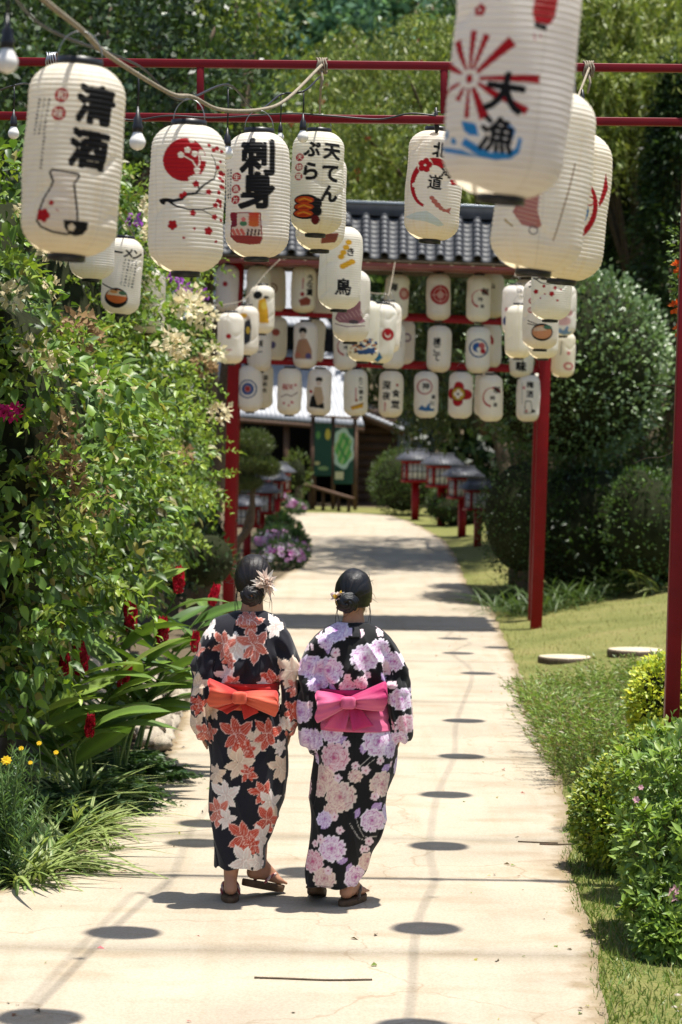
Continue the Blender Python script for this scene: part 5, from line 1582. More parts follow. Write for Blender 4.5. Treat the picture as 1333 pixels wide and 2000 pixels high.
    D = np.stack([np.cos(PH) * np.sin(TH), -np.cos(PH) * np.cos(TH), np.sin(PH)], -1)
    rx, ry, rz = cfg['hair_r']
    Vh = D * np.array([rx, ry, rz])
    # cover skull, cut towards the face and nape by pulling inwards
    face = np.clip((D[..., 1] - .30 - .5 * D[..., 2]) / .25, 0, 1); nape = np.clip((-D[..., 2] - .55) / .22, 0, 1)
    Vh *= (1 - .28 * np.maximum(face, nape))[..., None]
    bd = np.array([(bx - hx) / rx, -.9, (bz - hz) / rz]); bd /= np.linalg.norm(bd)
    a1 = np.cross(bd, (0, 0, 1)); a1 /= np.linalg.norm(a1); a2 = np.cross(bd, a1)
    ang = np.arctan2(D @ a2, D @ a1); rad = np.arccos(np.clip(D @ bd, -1, 1))
    rg = np.random.default_rng(cfg['seed'])
    comb = np.zeros_like(ang)
    for f in (17, 29, 41, 53): comb += np.sin(ang * f + rg.uniform(0, 6) + rad * rg.uniform(-1.5, 1.5)) * (9 / f)
    irr = .5 + .5 * np.sin(ang * 2.7 + 3 * rad + cfg['seed'])
    Vh *= (1 + .0105 * comb * np.clip(rad, 0, .8) * irr + .018 * np.sin(ang * 3 + 1 + rad) + .010 * np.sin(ang * 7 + rad * 3 + cfg['seed']))[..., None]
    Vh += np.array((hx, hy - .004, hz + .012))
    i = np.arange(m - 1)[:, None] * n; j = np.arange(n)[None, :]; k_ = (j + 1) % n
    Fh = np.stack([i + j, i + k_, i + n + k_, i + n + j], -1).reshape(-1, 4)
    hl = np.clip(comb * .8 + .1 * np.sin(ang * 5), 0, 1) ** 2  # brown tint and highlight streaks painted along the combed ridges
    Ch = np.asarray(cfg['hair_col']) * (1 + .4 * np.clip(comb, -1, 1))[..., None] + hl[..., None] * np.array((.022, .015, .012))
    hr = link('hair', mesh_np('hair', Vh.reshape(-1, 3), Fh, Ch.reshape(-1, 3), True, MT['hair']), e)
    by_ = hy - ry * .93
    br = cfg['bun_r']
    mb = MB()
    for k in range(7):            # coiled strands of the bun
        a0 = k * 2 * math.pi / 7
        pts = []; rr_ = []
        for q in np.linspace(0, 1, 22):
            a = a0 + q * 4.2; r = br * (1.0 - .82 * q)
            pts.append((bx + r * math.cos(a) * 1.05, by_ - .012 - br * .75 * math.sin(q * math.pi * .5) - .004 * (k % 2), bz + r * math.sin(a) * .9)); rr_.append(br * (.40 - .16 * q))
        mb.tube(pts, rr_, 10, c=np.asarray(cfg['hair_col']) * (1 + .25 * math.sin(k * 2.1)))
    link('hair_bun', mb.mesh('hair_bun', MT['hair'], True), hr)
    mb = MB()
    for k in range(cfg['wisps']):
        a = rg.uniform(-1, 1); side = 1 if a > 0 else -1
        p0 = Vector((hx + side * rx * .85, hy - .02, hz - .03 - .02 * rg.random())); p2 = p0 + Vector((rg.normal(0, .008), -.01, -.07 - .05 * rg.random()))
        mb.tube([p0, (p0 + p2) / 2 + Vector((side * .006, 0, 0)), p2], [.0018, .0014, .0006], 5, c=cfg['hair_col'])
    for k in range(0):
        p0 = Vector((hx + rg.normal(0, .022), hy - ry * .55, hz - rz * .72)); p2 = p0 + Vector((rg.normal(0, .006), .012, -.03 - .012 * rg.random()))
        mb.tube([p0, (p0 + p2) / 2 + Vector((0, -.004, 0)), p2], [.0016, .0012, .0005], 5, c=cfg['hair_col'])
    for k in range(46):           # flyaway strands
        a = rg.uniform(0, 2 * math.pi); q = Vector((math.cos(a), -.35 + rg.normal(0, .3), math.sin(a) * .9 + .15)).normalized()
        p0 = Vector((hx + q.x * rx * .97, hy + q.y * ry * .97, hz + .012 + q.z * rz * .97)); tg = Vector((rg.normal(0, 1), rg.normal(0, .5), rg.normal(0, 1) - .4)).normalized()
        L_ = rg.uniform(.02, .05)
        mb.tube([p0, p0 + tg * L_ * .5 + q * .007, p0 + tg * L_ + q * .006], [.0009, .0008, .0004], 4, c=cfg['hair_col'])
    link('hair_wisps', mb.mesh('hair_wisps', MT['hair'], True), hr)
    # ---- hair ornament
    ox, oz, ocols = cfg['orn']
    V_, F_, C_ = [], [], []
    n0 = 0; mb = MB()
    for k in range(cfg['orn_n']):
        u = rg.normal(0, 1, 3); u[1] = -abs(u[1]) - .4; u /= np.linalg.norm(u)
        c0 = np.array((ox, by_ - .005, oz)) + rg.normal(0, .5, 3) * .016 * np.array((1, .5, 1.2)); L = cfg['orn_L'] * rg.uniform(.7, 1.2); wv = np.cross(u, rg.normal(0, 1, 3)); wv /= np.linalg.norm(wv)
        nn = np.cross(u, wv); wd = L * cfg['orn_w']
        q = [c0, c0 + u * L * .45 + wv * wd + nn * .003, c0 + u * L + nn * .004, c0 + u * L * .45 - wv * wd + nn * .003, c0 + u * L * .5 - nn * .002]
        mb.add(q, [[0, 1, 4], [1, 2, 4], [4, 2, 3], [0, 4, 3]], np.asarray(ocols[int(rg.integers(len(ocols)))]) * rg.uniform(.85, 1.1))
    link('hair_ornament', mb.mesh('hair_ornament', MT['petal']), e)
    # ---- sandals
    for (ank, yaw, up_), nm in zip(cfg['feet'], (0, 1)):
        _, FM = foot_caps(ank, yaw, up_)
        sd = empty('sandal'); sd.parent = e; sd.matrix_local = FM
        n = 28; t = np.arange(n) * 2 * math.pi / n
        px_ = .042 * np.sign(np.sin(t)) * np.abs(np.sin(t)) ** .8 * (1 + .10 * np.cos(t)); py_ = .045 + .118 * np.sign(np.cos(t)) * np.abs(np.cos(t)) ** .75
        zz_ = [-.112, -.108, -.084, -.080]; kk = [.93, .98, 1.0, .96]
        V_ = np.array([[px_[i] * k, (py_[i] - .045) * k + .045, z_ + (.004 * max(0, (py_[i] - .1)) / .06)] for z_, k in zip(zz_, kk) for i in range(n)])
        F_ = np.array([[a * n + i, a * n + (i + 1) % n, (a + 1) * n + (i + 1) % n, (a + 1) * n + i] for a in range(3) for i in range(n)])
        T_ = np.array([[3 * n, 3 * n + q, 3 * n + q + 1] for q in range(1, n - 1)] + [[0, q + 1, q] for q in range(1, n - 1)])
        link('sole', mesh_np('sole', V_, [F_, T_], smooth=False, mat=MT['straw']), sd)
        for sg in (-1, 1):
            pts = catmull([Vector((sg * .040, .02, -.082)), Vector((sg * .036, .05, -.050)), Vector((sg * .022, .085, -.034)), Vector((-.006, .125, -.045)), Vector((-.012, .135, -.08))], 6)
            mb = MB()
            for w_ in range(2):
                qq = [p + Vector((.003 * math.cos(i * .9 + w_ * math.pi), 0, .003 * math.sin(i * .9 + w_ * math.pi))) for i, p in enumerate(pts)]
                cs = cfg['strap'][w_]
                mb.tube(qq, .0058, 7, c=cs)
            link('strap', mb.mesh('strap', MT['satin'], True), sd)
    return e

# ---- left woman: black with red and white lilies
OA = G(478, 1772); OA.z = 0.03
def pa(px, py): return ((px - 478) / 429.0, (1772 - py) / 429.0)
RL = (0.50, 0.05, 0.022); RE = (0.72, 0.45, 0.38); RV = (0.80, 0.45, 0.35)
WL = (0.74, 0.66, 0.60); WE = (0.80, 0.74, 0.68); WV = (0.70, 0.26, 0.22); CL = (0.72, 0.56, 0.42); PL = (0.56, 0.135, 0.09)
LIL = [  # px, py, r, kind
 (455, 1272, 34, 'w', .4), (437, 1330, 28, 'w', .9), (452, 1345, 22, 'p', 2), (430, 1268, 31, 'p', .3), (442, 1300, 18, 'p', 1.2), (484, 1224, 27, 'p', .2), (490, 1268, 37, 'p', .7), (534, 1232, 25, 'w', .1), (395, 1238, 20, 'w', .8),
 (528, 1338, 28, 'r', .5), (512, 1350, 20, 'w', 1.5), (563, 1318, 34, 'c', .3), (570, 1350, 20, 'p', .2), (382, 1345, 26, 'c', .2), (385, 1385, 22, 'r', .4), (378, 1425, 26, 'c', .9), (396, 1440, 22, 'p', .3), (405, 1400, 18, 'c', 1.4), (380, 1280, 18, 'p', .2),
 (568, 1395, 24, 'r', .2), (572, 1432, 20, 'p', .5), (556, 1420, 16, 'w', .1),
 (500, 1452, 30, 'c', .4), (520, 1438, 34, 'r', .3), (458, 1440, 40, 'r', .6), (480, 1470, 24, 'r', 1.4), (463, 1494, 34, 'c', .2), (484, 1514, 20, 'r', 1.9), (552, 1505, 30, 'c', .8), (548, 1465, 18, 'w', .8),
 (416, 1520, 24, 'c', .4), (436, 1560, 36, 'w', .5), (420, 1592, 32, 'p', .7), (441, 1605, 22, 'w', .2), (511, 1552, 28, 'r', .9), (528, 1572, 30, 'w', .3), (540, 1600, 24, 'c', .2), (524, 1608, 34, 'r', .1), (508, 1642, 34, 'w', .7), (474, 1640, 38, 'r', .4), (492, 1655, 22, 'r', 1.5), (478, 1688, 36, 'w', .1), (505, 1690, 24, 'w', .9)]
def print_a(C, U, W):
    st = {'r': (RL, RE, RV), 'w': (WL, WE, WV), 'c': (CL, (.78, .64, .50), (.66, .30, .2)), 'p': (PL, (.76, .55, .48), (.74, .38, .30))}
    for (px, py, r, k, rot) in LIL:
        x, z = pa(px, py); lily(C, U, W, x, z, r / 429 * 1.06, rot, *st[k])
    rg = np.random.default_rng(8)
    for k in range(40):
        x = rg.uniform(.28, .75) * rg.choice((-1, 1)); z = rg.uniform(.15, 1.25)
        lily(C, U, W, x, z, rg.uniform(.06, .085), rg.uniform(0, 6), *st['rwcp'[int(rg.integers(4))]])
def coll_a(C, U, W):
    for px, py, r, k in ((442, 1216, 26, .5), (482, 1222, 32, .2), (466, 1212, 22, 1)):
        x, z = pa(px, py); lily(C, U, W, x, z, r / 429 * 1.1, k, PL, (.76, .55, .5), (.78, .5, .45))
rowsA = [(.155, -.026, .108, .10), (.20, -.024, .116, .108), (.285, -.020, .134, .12), (.40, -.006, .158, .13), (.494, .004, .176, .14), (.634, .012, .178, .15), (.75, .010, .178, .155), (.82, .002, .170, .145), (.867, -.008, .152, .13), (.937, -.014, .147, .120), (.99, -.012, .150, .122),
         (1.04, -.008, .160, .140), (1.10, -.003, .160, .140), (1.17, .0, .172, .132), (1.235, -.003, .186, .116), (1.27, -.004, .168, .10), (1.292, .0, .148, .085), (1.308, .004, .105, .075), (1.322, .006, .070, .066)]
slA = [[(1.265, -.120, .034, .07, 0, -.7), (1.235, -.152, .046, .085, 0), (1.16, -.180, .052, .095, 0), (1.08, -.190, .048, .105, .01), (.96, -.200, .046, .125, .02), (.86, -.208, .047, .14, .03), (.79, -.209, .046, .14, .035), (.755, -.205, .044, .135, .04), (.742, -.203, .038, .12, .05)],
       [(1.265, .108, .034, .07, 0, .4), (1.235, .142, .046, .085, 0), (1.16, .172, .052, .095, 0), (1.08, .186, .046, .105, .01), (.96, .190, .042, .125, .02), (.86, .192, .040, .14, .03), (.82, .192, .038, .14, .035), (.785, .191, .036, .13, .045), (.77, .190, .032, .11, .05)]]
woman(dict(origin=OA, label='woman in black yukata with red lilies and orange bow, walking away', seed=3, head=(.020, .01, 1.455), sh=1.30, rows=rowsA, sleeves=slA, ground=(.011, .011, .017), print=print_a, collar_print=coll_a, collar=(.000, 1.320),
     obi=(.882, 1.0), obi_col=((.42, .012, .007), (.62, .095, .042)), knot=(-.028, .945), hair_r=(.084, .104, .112), hair_col=(.010, .007, .006), bun=(.018, 1.395), bun_r=.040, wisps=6,
     bow=dict(l=(.138, .068, .012, .008), r=(.172, .062, -.020, -.008), tails=[([(-.02, -.02), (.03, -.02), (-.055, -.075), (-.10, -.052)], .9), ([(.0, -.015), (.06, -.02), (.085, -.065), (.022, -.098)], .95)]),
     orn=(.078, 1.448, ((.80, .70, .60), (.75, .60, .52), (.82, .76, .68))), orn_n=80, orn_L=.066, orn_w=.15, feet=[((-.065, .0, .105), R_(4), R_(0)), ((.062, .12, .150), R_(-52), R_(14))], strap=((.30, .05, .05), (.55, .40, .35))))

# ---- right woman: black with pink and violet peonies
OB = G(682, 1779); OB.z = 0.03
def pb(px, py): return ((px - 682) / 431.0, (1779 - py) / 431.0)
PEO = [(705, 1292, 33, 0), (736, 1278, 28, 0), (598, 1312, 28, 1), (634, 1318, 34, 0), (612, 1345, 20, 1), (648, 1240, 30, 1), (626, 1262, 20, 1), (762, 1300, 24, 0), (672, 1348, 18, 2), (698, 1340, 16, 2), (583, 1400, 27, 1), (596, 1455, 30, 1), (590, 1490, 18, 1), (778, 1372, 28, 0), (786, 1420, 24, 2), (776, 1450, 20, 0),
       (640, 1436, 28, 0), (735, 1452, 38, 0), (765, 1470, 22, 1), (648, 1484, 36, 2), (622, 1526, 33, 3), (612, 1548, 22, 3), (661, 1560, 38, 3), (640, 1590, 20, 3), (746, 1536, 32, 3), (728, 1608, 30, 0), (628, 1606, 20, 1), (646, 1662, 33, 0), (606, 1690, 28, 2), (632, 1722, 28, 3), (700, 1722, 32, 0), (722, 1690, 22, 3), (690, 1520, 17, 3), (760, 1590, 18, 1)]
SMB = [(648, 1283, 9), (712, 1326, 8), (748, 1308, 9), (752, 1322, 7), (672, 1330, 8), (608, 1250, 9), (696, 1246, 8), (738, 1244, 9), (672, 1458, 8), (710, 1508, 9), (740, 1490, 8), (656, 1524, 8), (730, 1560, 8), (650, 1600, 8), (622, 1645, 9), (610, 1655, 7), (640, 1706, 8), (712, 1665, 8), (725, 1650, 9), (662, 1625, 8), (760, 1345, 8), (600, 1385, 7), (690, 1500, 8), (720, 1665, 7), (590, 1275, 8), (770, 1500, 7)]
LFS = [(628, 1272, 34, 1.9), (690, 1282, 26, 1.2), (745, 1330, 24, 2.2), (660, 1450, 28, .4), (705, 1465, 26, 1.5), (632, 1615, 30, .7), (696, 1592, 22, 1.2), (668, 1685, 24, .3), (735, 1580, 28, .6), (682, 1700, 22, 1.0), (655, 1460, 20, 2), (755, 1505, 26, .3), (690, 1745, 22, .9), (640, 1350, 26, 2.4), (600, 1440, 22, 1.1), (722, 1360, 22, .6)]
def print_b(C, U, W):
    rg = np.random.default_rng(4)
    for pts in (((690, 1590), (700, 1620), (715, 1640), (740, 1640)), ((680, 1610), (700, 1640), (720, 1648)), ((720, 1480), (700, 1500), (690, 1530)), ((726, 1486), (708, 1504), (700, 1530)), ((745, 1330), (765, 1350), (770, 1370))):
        vine(C, U, W, [pb(*q) for q in pts], .0016, (.45, .42, .38))
    for px, py, L, r in LFS: leafp(C, U, W, *pb(px, py), L / 431, r, (.42, .28, .52), (.62, .50, .66))
    pal = [((.80, .74, .80), (.58, .32, .56), (.42, .12, .32)), ((.74, .66, .78), (.46, .30, .56), (.36, .14, .38)), ((.76, .60, .62), (.60, .24, .32), (.48, .10, .2)), ((.76, .64, .54), (.60, .36, .34), (.45, .16, .22))]
    for px, py, r, k in PEO: peony(C, U, W, *pb(px, py), r / 431 * .86, px * .7, *pal[k])
    for px, py, r in SMB: blossom(C, U, W, *pb(px, py), r / 431 * 1.1, px, (.74, .58, .62), (.5, .15, .25))
    for k in range(46):
        x = rg.uniform(.28, .75) * rg.choice((-1, 1)); z = rg.uniform(.12, 1.2)
        peony(C, U, W, x, z, rg.uniform(.05, .08), rg.uniform(0, 6), *pal[int(rg.integers(4))])
def coll_b(C, U, W):
    x, z = pb(650, 1236); 
    m = U < -.005
    blend(C, m & (np.sin(U * 130) * np.sin(W * 120) > -.3), (.62, .5, .68)); peony(C, U, W, x, z, .05, 1, (.8, .74, .8), (.58, .34, .58), (.42, .14, .34))
    blend(C, ~m, (.014, .014, .016)); blossom(C, U, W, .045, z - .02, .016, .3, (.5, .2, .35), (.3, .1, .2))
rowsB = [(.085, -.082, .112, .10), (.13, -.076, .120, .108), (.20, -.055, .138, .12), (.297, -.030, .158, .13), (.40, -.012, .170, .135), (.506, .002, .178, .14), (.645, .014, .184, .15), (.76, .020, .186, .155), (.82, .018, .176, .145), (.86, .014, .156, .13), (.93, .006, .150, .122), (.98, .003, .154, .124),
         (1.03, .005, .164, .142), (1.08, .006, .166, .142), (1.14, .002, .178, .134), (1.205, -.004, .190, .116), (1.232, -.004, .166, .10), (1.252, -.003, .140, .085), (1.266, -.002, .10, .075), (1.28, -.002, .070, .066)]
slB = [[(1.225, -.120, .034, .07, 0, -1.0), (1.195, -.152, .048, .085, 0), (1.12, -.185, .052, .095, 0), (1.02, -.192, .048, .105, .01), (.90, -.192, .052, .125, .02), (.80, -.188, .058, .14, .03), (.74, -.184, .058, .14, .035), (.70, -.181, .056, .13, .05), (.686, -.180, .050, .11, .06)],
       [(1.225, .108, .034, .07, 0, .1), (1.195, .142, .048, .085, 0), (1.12, .180, .052, .095, 0), (1.02, .202, .048, .105, .01), (.92, .210, .049, .125, .02), (.84, .213, .054, .14, .03), (.79, .215, .056, .14, .035), (.755, .216, .056, .13, .045), (.742, .216, .052, .11, .05)]]
woman(dict(origin=OB, label='woman in black yukata with pink and violet peonies and magenta bow', seed=6, head=(.000, .01, 1.400), sh=1.27, rows=rowsB, sleeves=slB, ground=(.008, .008, .009), print=print_b, collar_print=coll_b, collar=(-.004, 1.278),
     obi=(.80, .985), obi_col=((.40, .004, .095), (.60, .105, .22)), knot=(-.018, .935), hair_r=(.084, .104, .112), hair_col=(.005, .005, .006), bun=(-.030, 1.375), bun_r=.040, wisps=4,
     bow=dict(l=(.142, .076, -.014, -.010), r=(.170, .070, .022, .010), tails=[([(-.05, -.03), (.01, -.02), (-.01, -.125), (-.11, -.115)], .45), ([(.0, -.02), (.06, -.03), (.115, -.10), (.02, -.128)], .9)]),
     orn=(-.072, 1.402, ((.82, .72, .70), (.80, .60, .62), (.82, .80, .74), (.75, .50, .08))), orn_n=34, orn_L=.042, orn_w=.34, feet=[((-.150, .10, .140), R_(-6), R_(16)), ((-.004, .0, .105), R_(-24), R_(0))], strap=((.07, .045, .03), (.12, .09, .06))))
# ================================================================ vegetation
def unit(a): return a / (np.linalg.norm(a, axis=-1, keepdims=True) + 1e-9)
def leaf_arrays(pos, dirn, L, W, colr, rng, fold=0.25, kind=4, up=None, curl=0.15):
    """many leaf blades at once. kind 4: folded ovate (4 tris); 2: diamond (2 tris)"""
    n = len(pos); d = unit(dirn)
    ref = rng.normal(0, 1, (n, 3)) if up is None else up + rng.normal(0, .35, (n, 3))
    s = unit(np.cross(d, ref)); nn = np.cross(s, d)
    L = np.broadcast_to(L, (n,))[:, None]; W = np.broadcast_to(W, (n,))[:, None]
    tip = pos + d * L - nn * L * curl
    if kind == 4:
        mid = pos + d * L * .42
        a = mid + s * W * .5 + nn * W * fold; b = mid - s * W * .5 + nn * W * fold
        V = np.stack([pos, a, b, tip, mid], 1).reshape(-1, 3)
        base = np.arange(n)[:, None, None] * 5
        F = (base + np.array([[0, 1, 4], [0, 4, 2], [1, 3, 4], [4, 3, 2]])[None]).reshape(-1, 3)
        C = np.repeat(colr, 5, 0)
    elif kind == 6:
        a1 = pos + d * L * .24; a2 = pos + d * L * .58 - nn * L * curl * .3
        V = np.stack([pos, a1 + s * W * .43 + nn * W * fold * .8, a2 + s * W * .44 + nn * W * fold * .8, tip, a2 - s * W * .44 + nn * W * fold * .8, a1 - s * W * .43 + nn * W * fold * .8, a1, a2], 1).reshape(-1, 3)
        base = np.arange(n)[:, None, None] * 8
        F = (base + np.array([[0, 1, 6], [0, 6, 5], [1, 2, 7], [1, 7, 6], [6, 7, 4], [6, 4, 5], [2, 3, 7], [7, 3, 4]])[None]).reshape(-1, 3)
        C = np.repeat(colr, 8, 0)
    else:
        mid = pos + d * L * .45
        V = np.stack([pos, mid + s * W * .5, tip, mid - s * W * .5], 1).reshape(-1, 3)
        base = np.arange(n)[:, None] * 4
        F = base + np.array([0, 1, 2, 3])[None]
        C = np.repeat(colr, 4, 0)
    return V, F, C
class Leaves:
    def __init__(s): s.V = []; s.F = []; s.C = []; s.n = 0
    def add(s, V, F, C):
        s.V.append(V); s.F.append(F + s.n); s.C.append(C); s.n += len(V)
    def mesh(s, name, mat='leaf'):
        k = {}
        for f in s.F: k.setdefault(f.shape[1], []).append(f)
        return mesh_np(name, np.concatenate(s.V), [np.concatenate(v) for v in k.values()], np.concatenate(s.C), False, MT[mat])
def pal(rng, n, cols, var=.25, w=None):
    cols = np.asarray(cols, float); i = rng.choice(len(cols), n, p=w)
    return cols[i] * (1 + rng.uniform(-var, var, (n, 1)))
def blob_pts(rng, n, c, r, shell=.55):
    d = unit(rng.normal(0, 1, (n, 3)))
    q = shell + (1 - shell) * rng.random(n) ** .6
    q *= 1 + .06 * rng.normal(0, 1, n)
    return np.asarray(c) + d * np.asarray(r) * q[:, None], d
def trunk_mesh(pts, rads, name='trunk'):
    V, F, T = tube_np(catmull(pts, 5), np.interp(np.linspace(0, 1, (len(pts) - 1) * 5 + 1), np.linspace(0, 1, len(rads)), rads), 9)
    return mesh_np(name, V, [F, T], smooth=True, mat=MT['bark'])

def clump_plant(name, label, cat, base, blobs, per, L, W, cols, rng, kind=4, mat='leaf', out=.7, droop=.0, up=.35, core=None, nup=None, trunk=None, group=None, shell=.55, w=None, var=.25, part='crown', lvar=.3, trunk_r=(.08, .05)):
    base = Vector(base)
    e = empty(name, base, label, cat, group)
    lv = Leaves(); B0 = np.array(base)
    for (c, r) in blobs:
        c = np.asarray(c, float); r = np.broadcast_to(np.asarray(r, float), (3,))
        n = int(per * (r[0] * r[1] + r[0] * r[2] + r[1] * r[2]) / 3)
        p, d = blob_pts(rng, n, c, r, shell)
        dn = d * out + rng.normal(0, .55, (n, 3)) + np.array((0, 0, up - droop))
        ln = L * rng.uniform(1 - lvar, 1 + lvar, n)
        cc = pal(rng, n, cols, var, w) * (1 + .22 * rng.normal() )
        lv.add(*leaf_arrays(p - B0, dn, ln, ln * W / L, cc, rng, kind=kind, up=nup))
    link(part, lv.mesh(part, mat), e)
    if core:
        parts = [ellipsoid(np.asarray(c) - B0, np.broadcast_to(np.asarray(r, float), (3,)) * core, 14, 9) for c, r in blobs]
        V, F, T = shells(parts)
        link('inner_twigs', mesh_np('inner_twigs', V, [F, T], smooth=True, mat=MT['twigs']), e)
    if trunk:
        for pts, rads in trunk: link('trunk', trunk_mesh([Vector(p) - base for p in pts], rads), e)
    return e
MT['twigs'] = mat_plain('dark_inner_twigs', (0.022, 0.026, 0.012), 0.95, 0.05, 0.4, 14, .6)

def pxr(px, d): return px * d / FPX      # photo pixels -> metres at depth d

HG = [(0.095, 0.17, 0.022), (0.07, 0.135, 0.02), (0.14, 0.22, 0.03), (0.05, 0.095, 0.018), (0.085, 0.15, 0.022), (0.065, 0.125, 0.02), (0.115, 0.19, 0.025), (0.20, 0.18, 0.055), (0.05, 0.10, 0.018), (0.09, 0.16, 0.02)]
# ---- the big flowering hedge on the left
rng = np.random.default_rng(11)
hedge0 = Vector((-1.9, 17.0, 0))
hedge = empty('flowering_hedge', hedge0, 'tall leafy hedge with cream dried blossom clusters along the left', 'hedge')
H0 = np.array(hedge0)
def hedge_edge(y, z):
    x = -1.42 - .08 * math.sin(y * .8) - .12 * (y - 12) / 10
    x -= max(0, 1.5 - z) * .62           # draws back towards the ground
    x -= max(0, z - 2.4) * (1.7 if y < 17.8 else .25)
    return x
blobs = []
for y in np.arange(11.9, 23.2, .42):
    top = 3.25 + .75 * min(1, max(0, (y - 12) / 6)) + .15 * math.sin(y * 2.1)
    for z in np.arange(.85, top, .36):
        for k in range(2):
            yy = y + rng.uniform(-.2, .2); zz = z + rng.uniform(-.15, .15)
            x = hedge_edge(yy, zz) - k * .42 + rng.uniform(-.24, .16)
            blobs.append(((x, yy, zz), rng.uniform(.17, .36, 3) * (1, 1, .85)))
# near end, facing the camera
for x in np.arange(-2.35, -1.35, .26):
    for z in np.arange(.85, 3.3, .3):
        blobs.append(((x + rng.uniform(-.1, .1), 11.9 + (x + 1.4) * -.25 + rng.uniform(-.15, .15), z + rng.uniform(-.1, .1)), rng.uniform(.2, .33, 3)))
lv = Leaves()
for c, r in blobs:
    n = int(1480 * (r[0] * r[1] + r[0] * r[2] + r[1] * r[2]) / 3)
    p, d = blob_pts(rng, n, c, r, .6)
    keep = (d[:, 0] > -.55) & (d[:, 1] < .8); p, d = p[keep], d[keep]; n = len(p)
    dn = d * .6 + rng.normal(0, .5, (n, 3)) + np.array((.1, -.15, -.25))
    ln = .045 + .07 * rng.random(n) ** 1.4
    lv.add(*leaf_arrays(p - H0, dn, ln, ln * .52, pal(rng, n, HG, .3) * (1 + .2 * rng.normal()), rng, up=np.array((0, -.3, 1.0)), kind=6, curl=.22))
hedge_lv = lv
# opaque woody interior
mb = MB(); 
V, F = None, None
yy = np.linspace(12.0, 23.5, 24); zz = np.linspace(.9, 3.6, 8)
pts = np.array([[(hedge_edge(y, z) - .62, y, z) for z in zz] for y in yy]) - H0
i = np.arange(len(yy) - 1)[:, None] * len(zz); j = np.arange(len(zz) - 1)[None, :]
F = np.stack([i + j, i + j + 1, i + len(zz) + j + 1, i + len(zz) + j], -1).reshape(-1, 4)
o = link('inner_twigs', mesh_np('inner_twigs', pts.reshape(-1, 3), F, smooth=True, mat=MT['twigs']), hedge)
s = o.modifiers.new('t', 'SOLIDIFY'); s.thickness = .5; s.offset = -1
for y in np.arange(12.6, 23.4, 1.1):
    x = -1.95 + rng.uniform(-.1, .1)
    link('stem', trunk_mesh([Vector((x, y, -.05)) - hedge0, Vector((x + .1, y + .05, .6)) - hedge0, Vector((x + .25, y - .1, 1.4)) - hedge0], (.05, .04, .03), 'stem'), hedge)
# shoots that stand clear of the mass
def shoot_mesh(seed, n=22, L=.34, raw=False):
    r = np.random.default_rng(seed); lv = Leaves()
    t = np.linspace(.1, 1, n)
    ax = np.stack([t * L, 0 * t + .03 * np.sin(t * 4 + seed), .10 * np.sin(t * 2.2) - .16 * t * t], 1)
    a = np.arange(n) * 2.4 + seed
    d = np.stack([np.full(n, .55), np.cos(a), np.sin(a) * .8 - .05], 1)
    ln = r.uniform(.045, .08, n) * (1.15 - .45 * t)
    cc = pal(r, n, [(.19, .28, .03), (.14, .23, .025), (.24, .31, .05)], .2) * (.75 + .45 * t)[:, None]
    lv.add(*leaf_arrays(ax, d, ln, ln * .52, cc, r, up=np.array((0, 0, 1.0)), kind=6, curl=.2))
    if raw: return lv
    V, F, T = tube_np(ax, np.linspace(.004, .0015, n), 5)
    lv.add(V, F, np.tile((.10, .13, .03), (len(V), 1)))
    return lv.mesh('leafy_shoot')
SH = [shoot_mesh(k) for k in range(8)]
sfs = [b for b in blobs]
for k in range(298):
    c, r = sfs[int(rng.integers(len(sfs)))]
    dv = unit(np.array((rng.uniform(.0, 1.0), rng.uniform(-1.0, .4), rng.uniform(-.2, 1.0))))
    p = np.asarray(c) + dv * np.asarray(r) * .8
    yaw = math.atan2(dv[1], dv[0]) + rng.normal(0, .5)
    link('leafy_shoot', SH[k % 8], hedge, loc=Vector(p - H0), rot=(rng.normal(0, .4), -math.asin(max(-1, min(1, dv[2]))) * .5 + rng.normal(0, .25), yaw), scale=[rng.uniform(.75, 1.25)] * 3)
SR = [shoot_mesh(k + 20, raw=True) for k in range(6)]
for k in range(620):              # the many further shoots, too small to tell apart
    c, r = sfs[int(rng.integers(len(sfs)))]
    dv = unit(np.array((rng.uniform(.0, 1.0), rng.uniform(-1.0, .4), rng.uniform(-.2, 1.0))))
    p = np.asarray(c) + dv * np.asarray(r) * .75
    M = np.array(Euler((rng.normal(0, .4), -math.asin(max(-1, min(1, dv[2]))) * .5 + rng.normal(0, .25), math.atan2(dv[1], dv[0]) + rng.normal(0, .5))).to_matrix()) * rng.uniform(.7, 1.2)
    q = SR[k % 6]
    hedge_lv.add(q.V[0] @ M.T + p - H0, q.F[0], q.C[0] * rng.uniform(.7, 1.05))
fo = link('foliage', hedge_lv.mesh('foliage'), hedge); fo['kind'] = 'stuff'
def cluster_mesh(seed, cols, n=60, r=.06, L=.035):
    q = np.random.default_rng(seed); lv = Leaves()
    p, d = blob_pts(q, n, (0, 0, 0), (r, r, r * .75), .3)
    ln = q.uniform(.7, 1.2, n) * L
    lv.add(*leaf_arrays(p, d + q.normal(0, .5, (n, 3)), ln, ln * .75, pal(q, n, cols, .15), q))
    return lv.mesh('flower_cluster', 'petal')
CRM = [(.74, .66, .42), (.68, .58, .36), (.80, .74, .54)]; BRN = [(.34, .22, .11), (.42, .30, .16), (.22, .14, .07)]
FC = [cluster_mesh(k, CRM if k % 3 else BRN) for k in range(6)]
PKC = cluster_mesh(50, [(.50, .015, .13), (.60, .03, .2)], 70, .045); PUR = cluster_mesh(51, [(.28, .05, .38), (.36, .08, .45)], 26, .05)
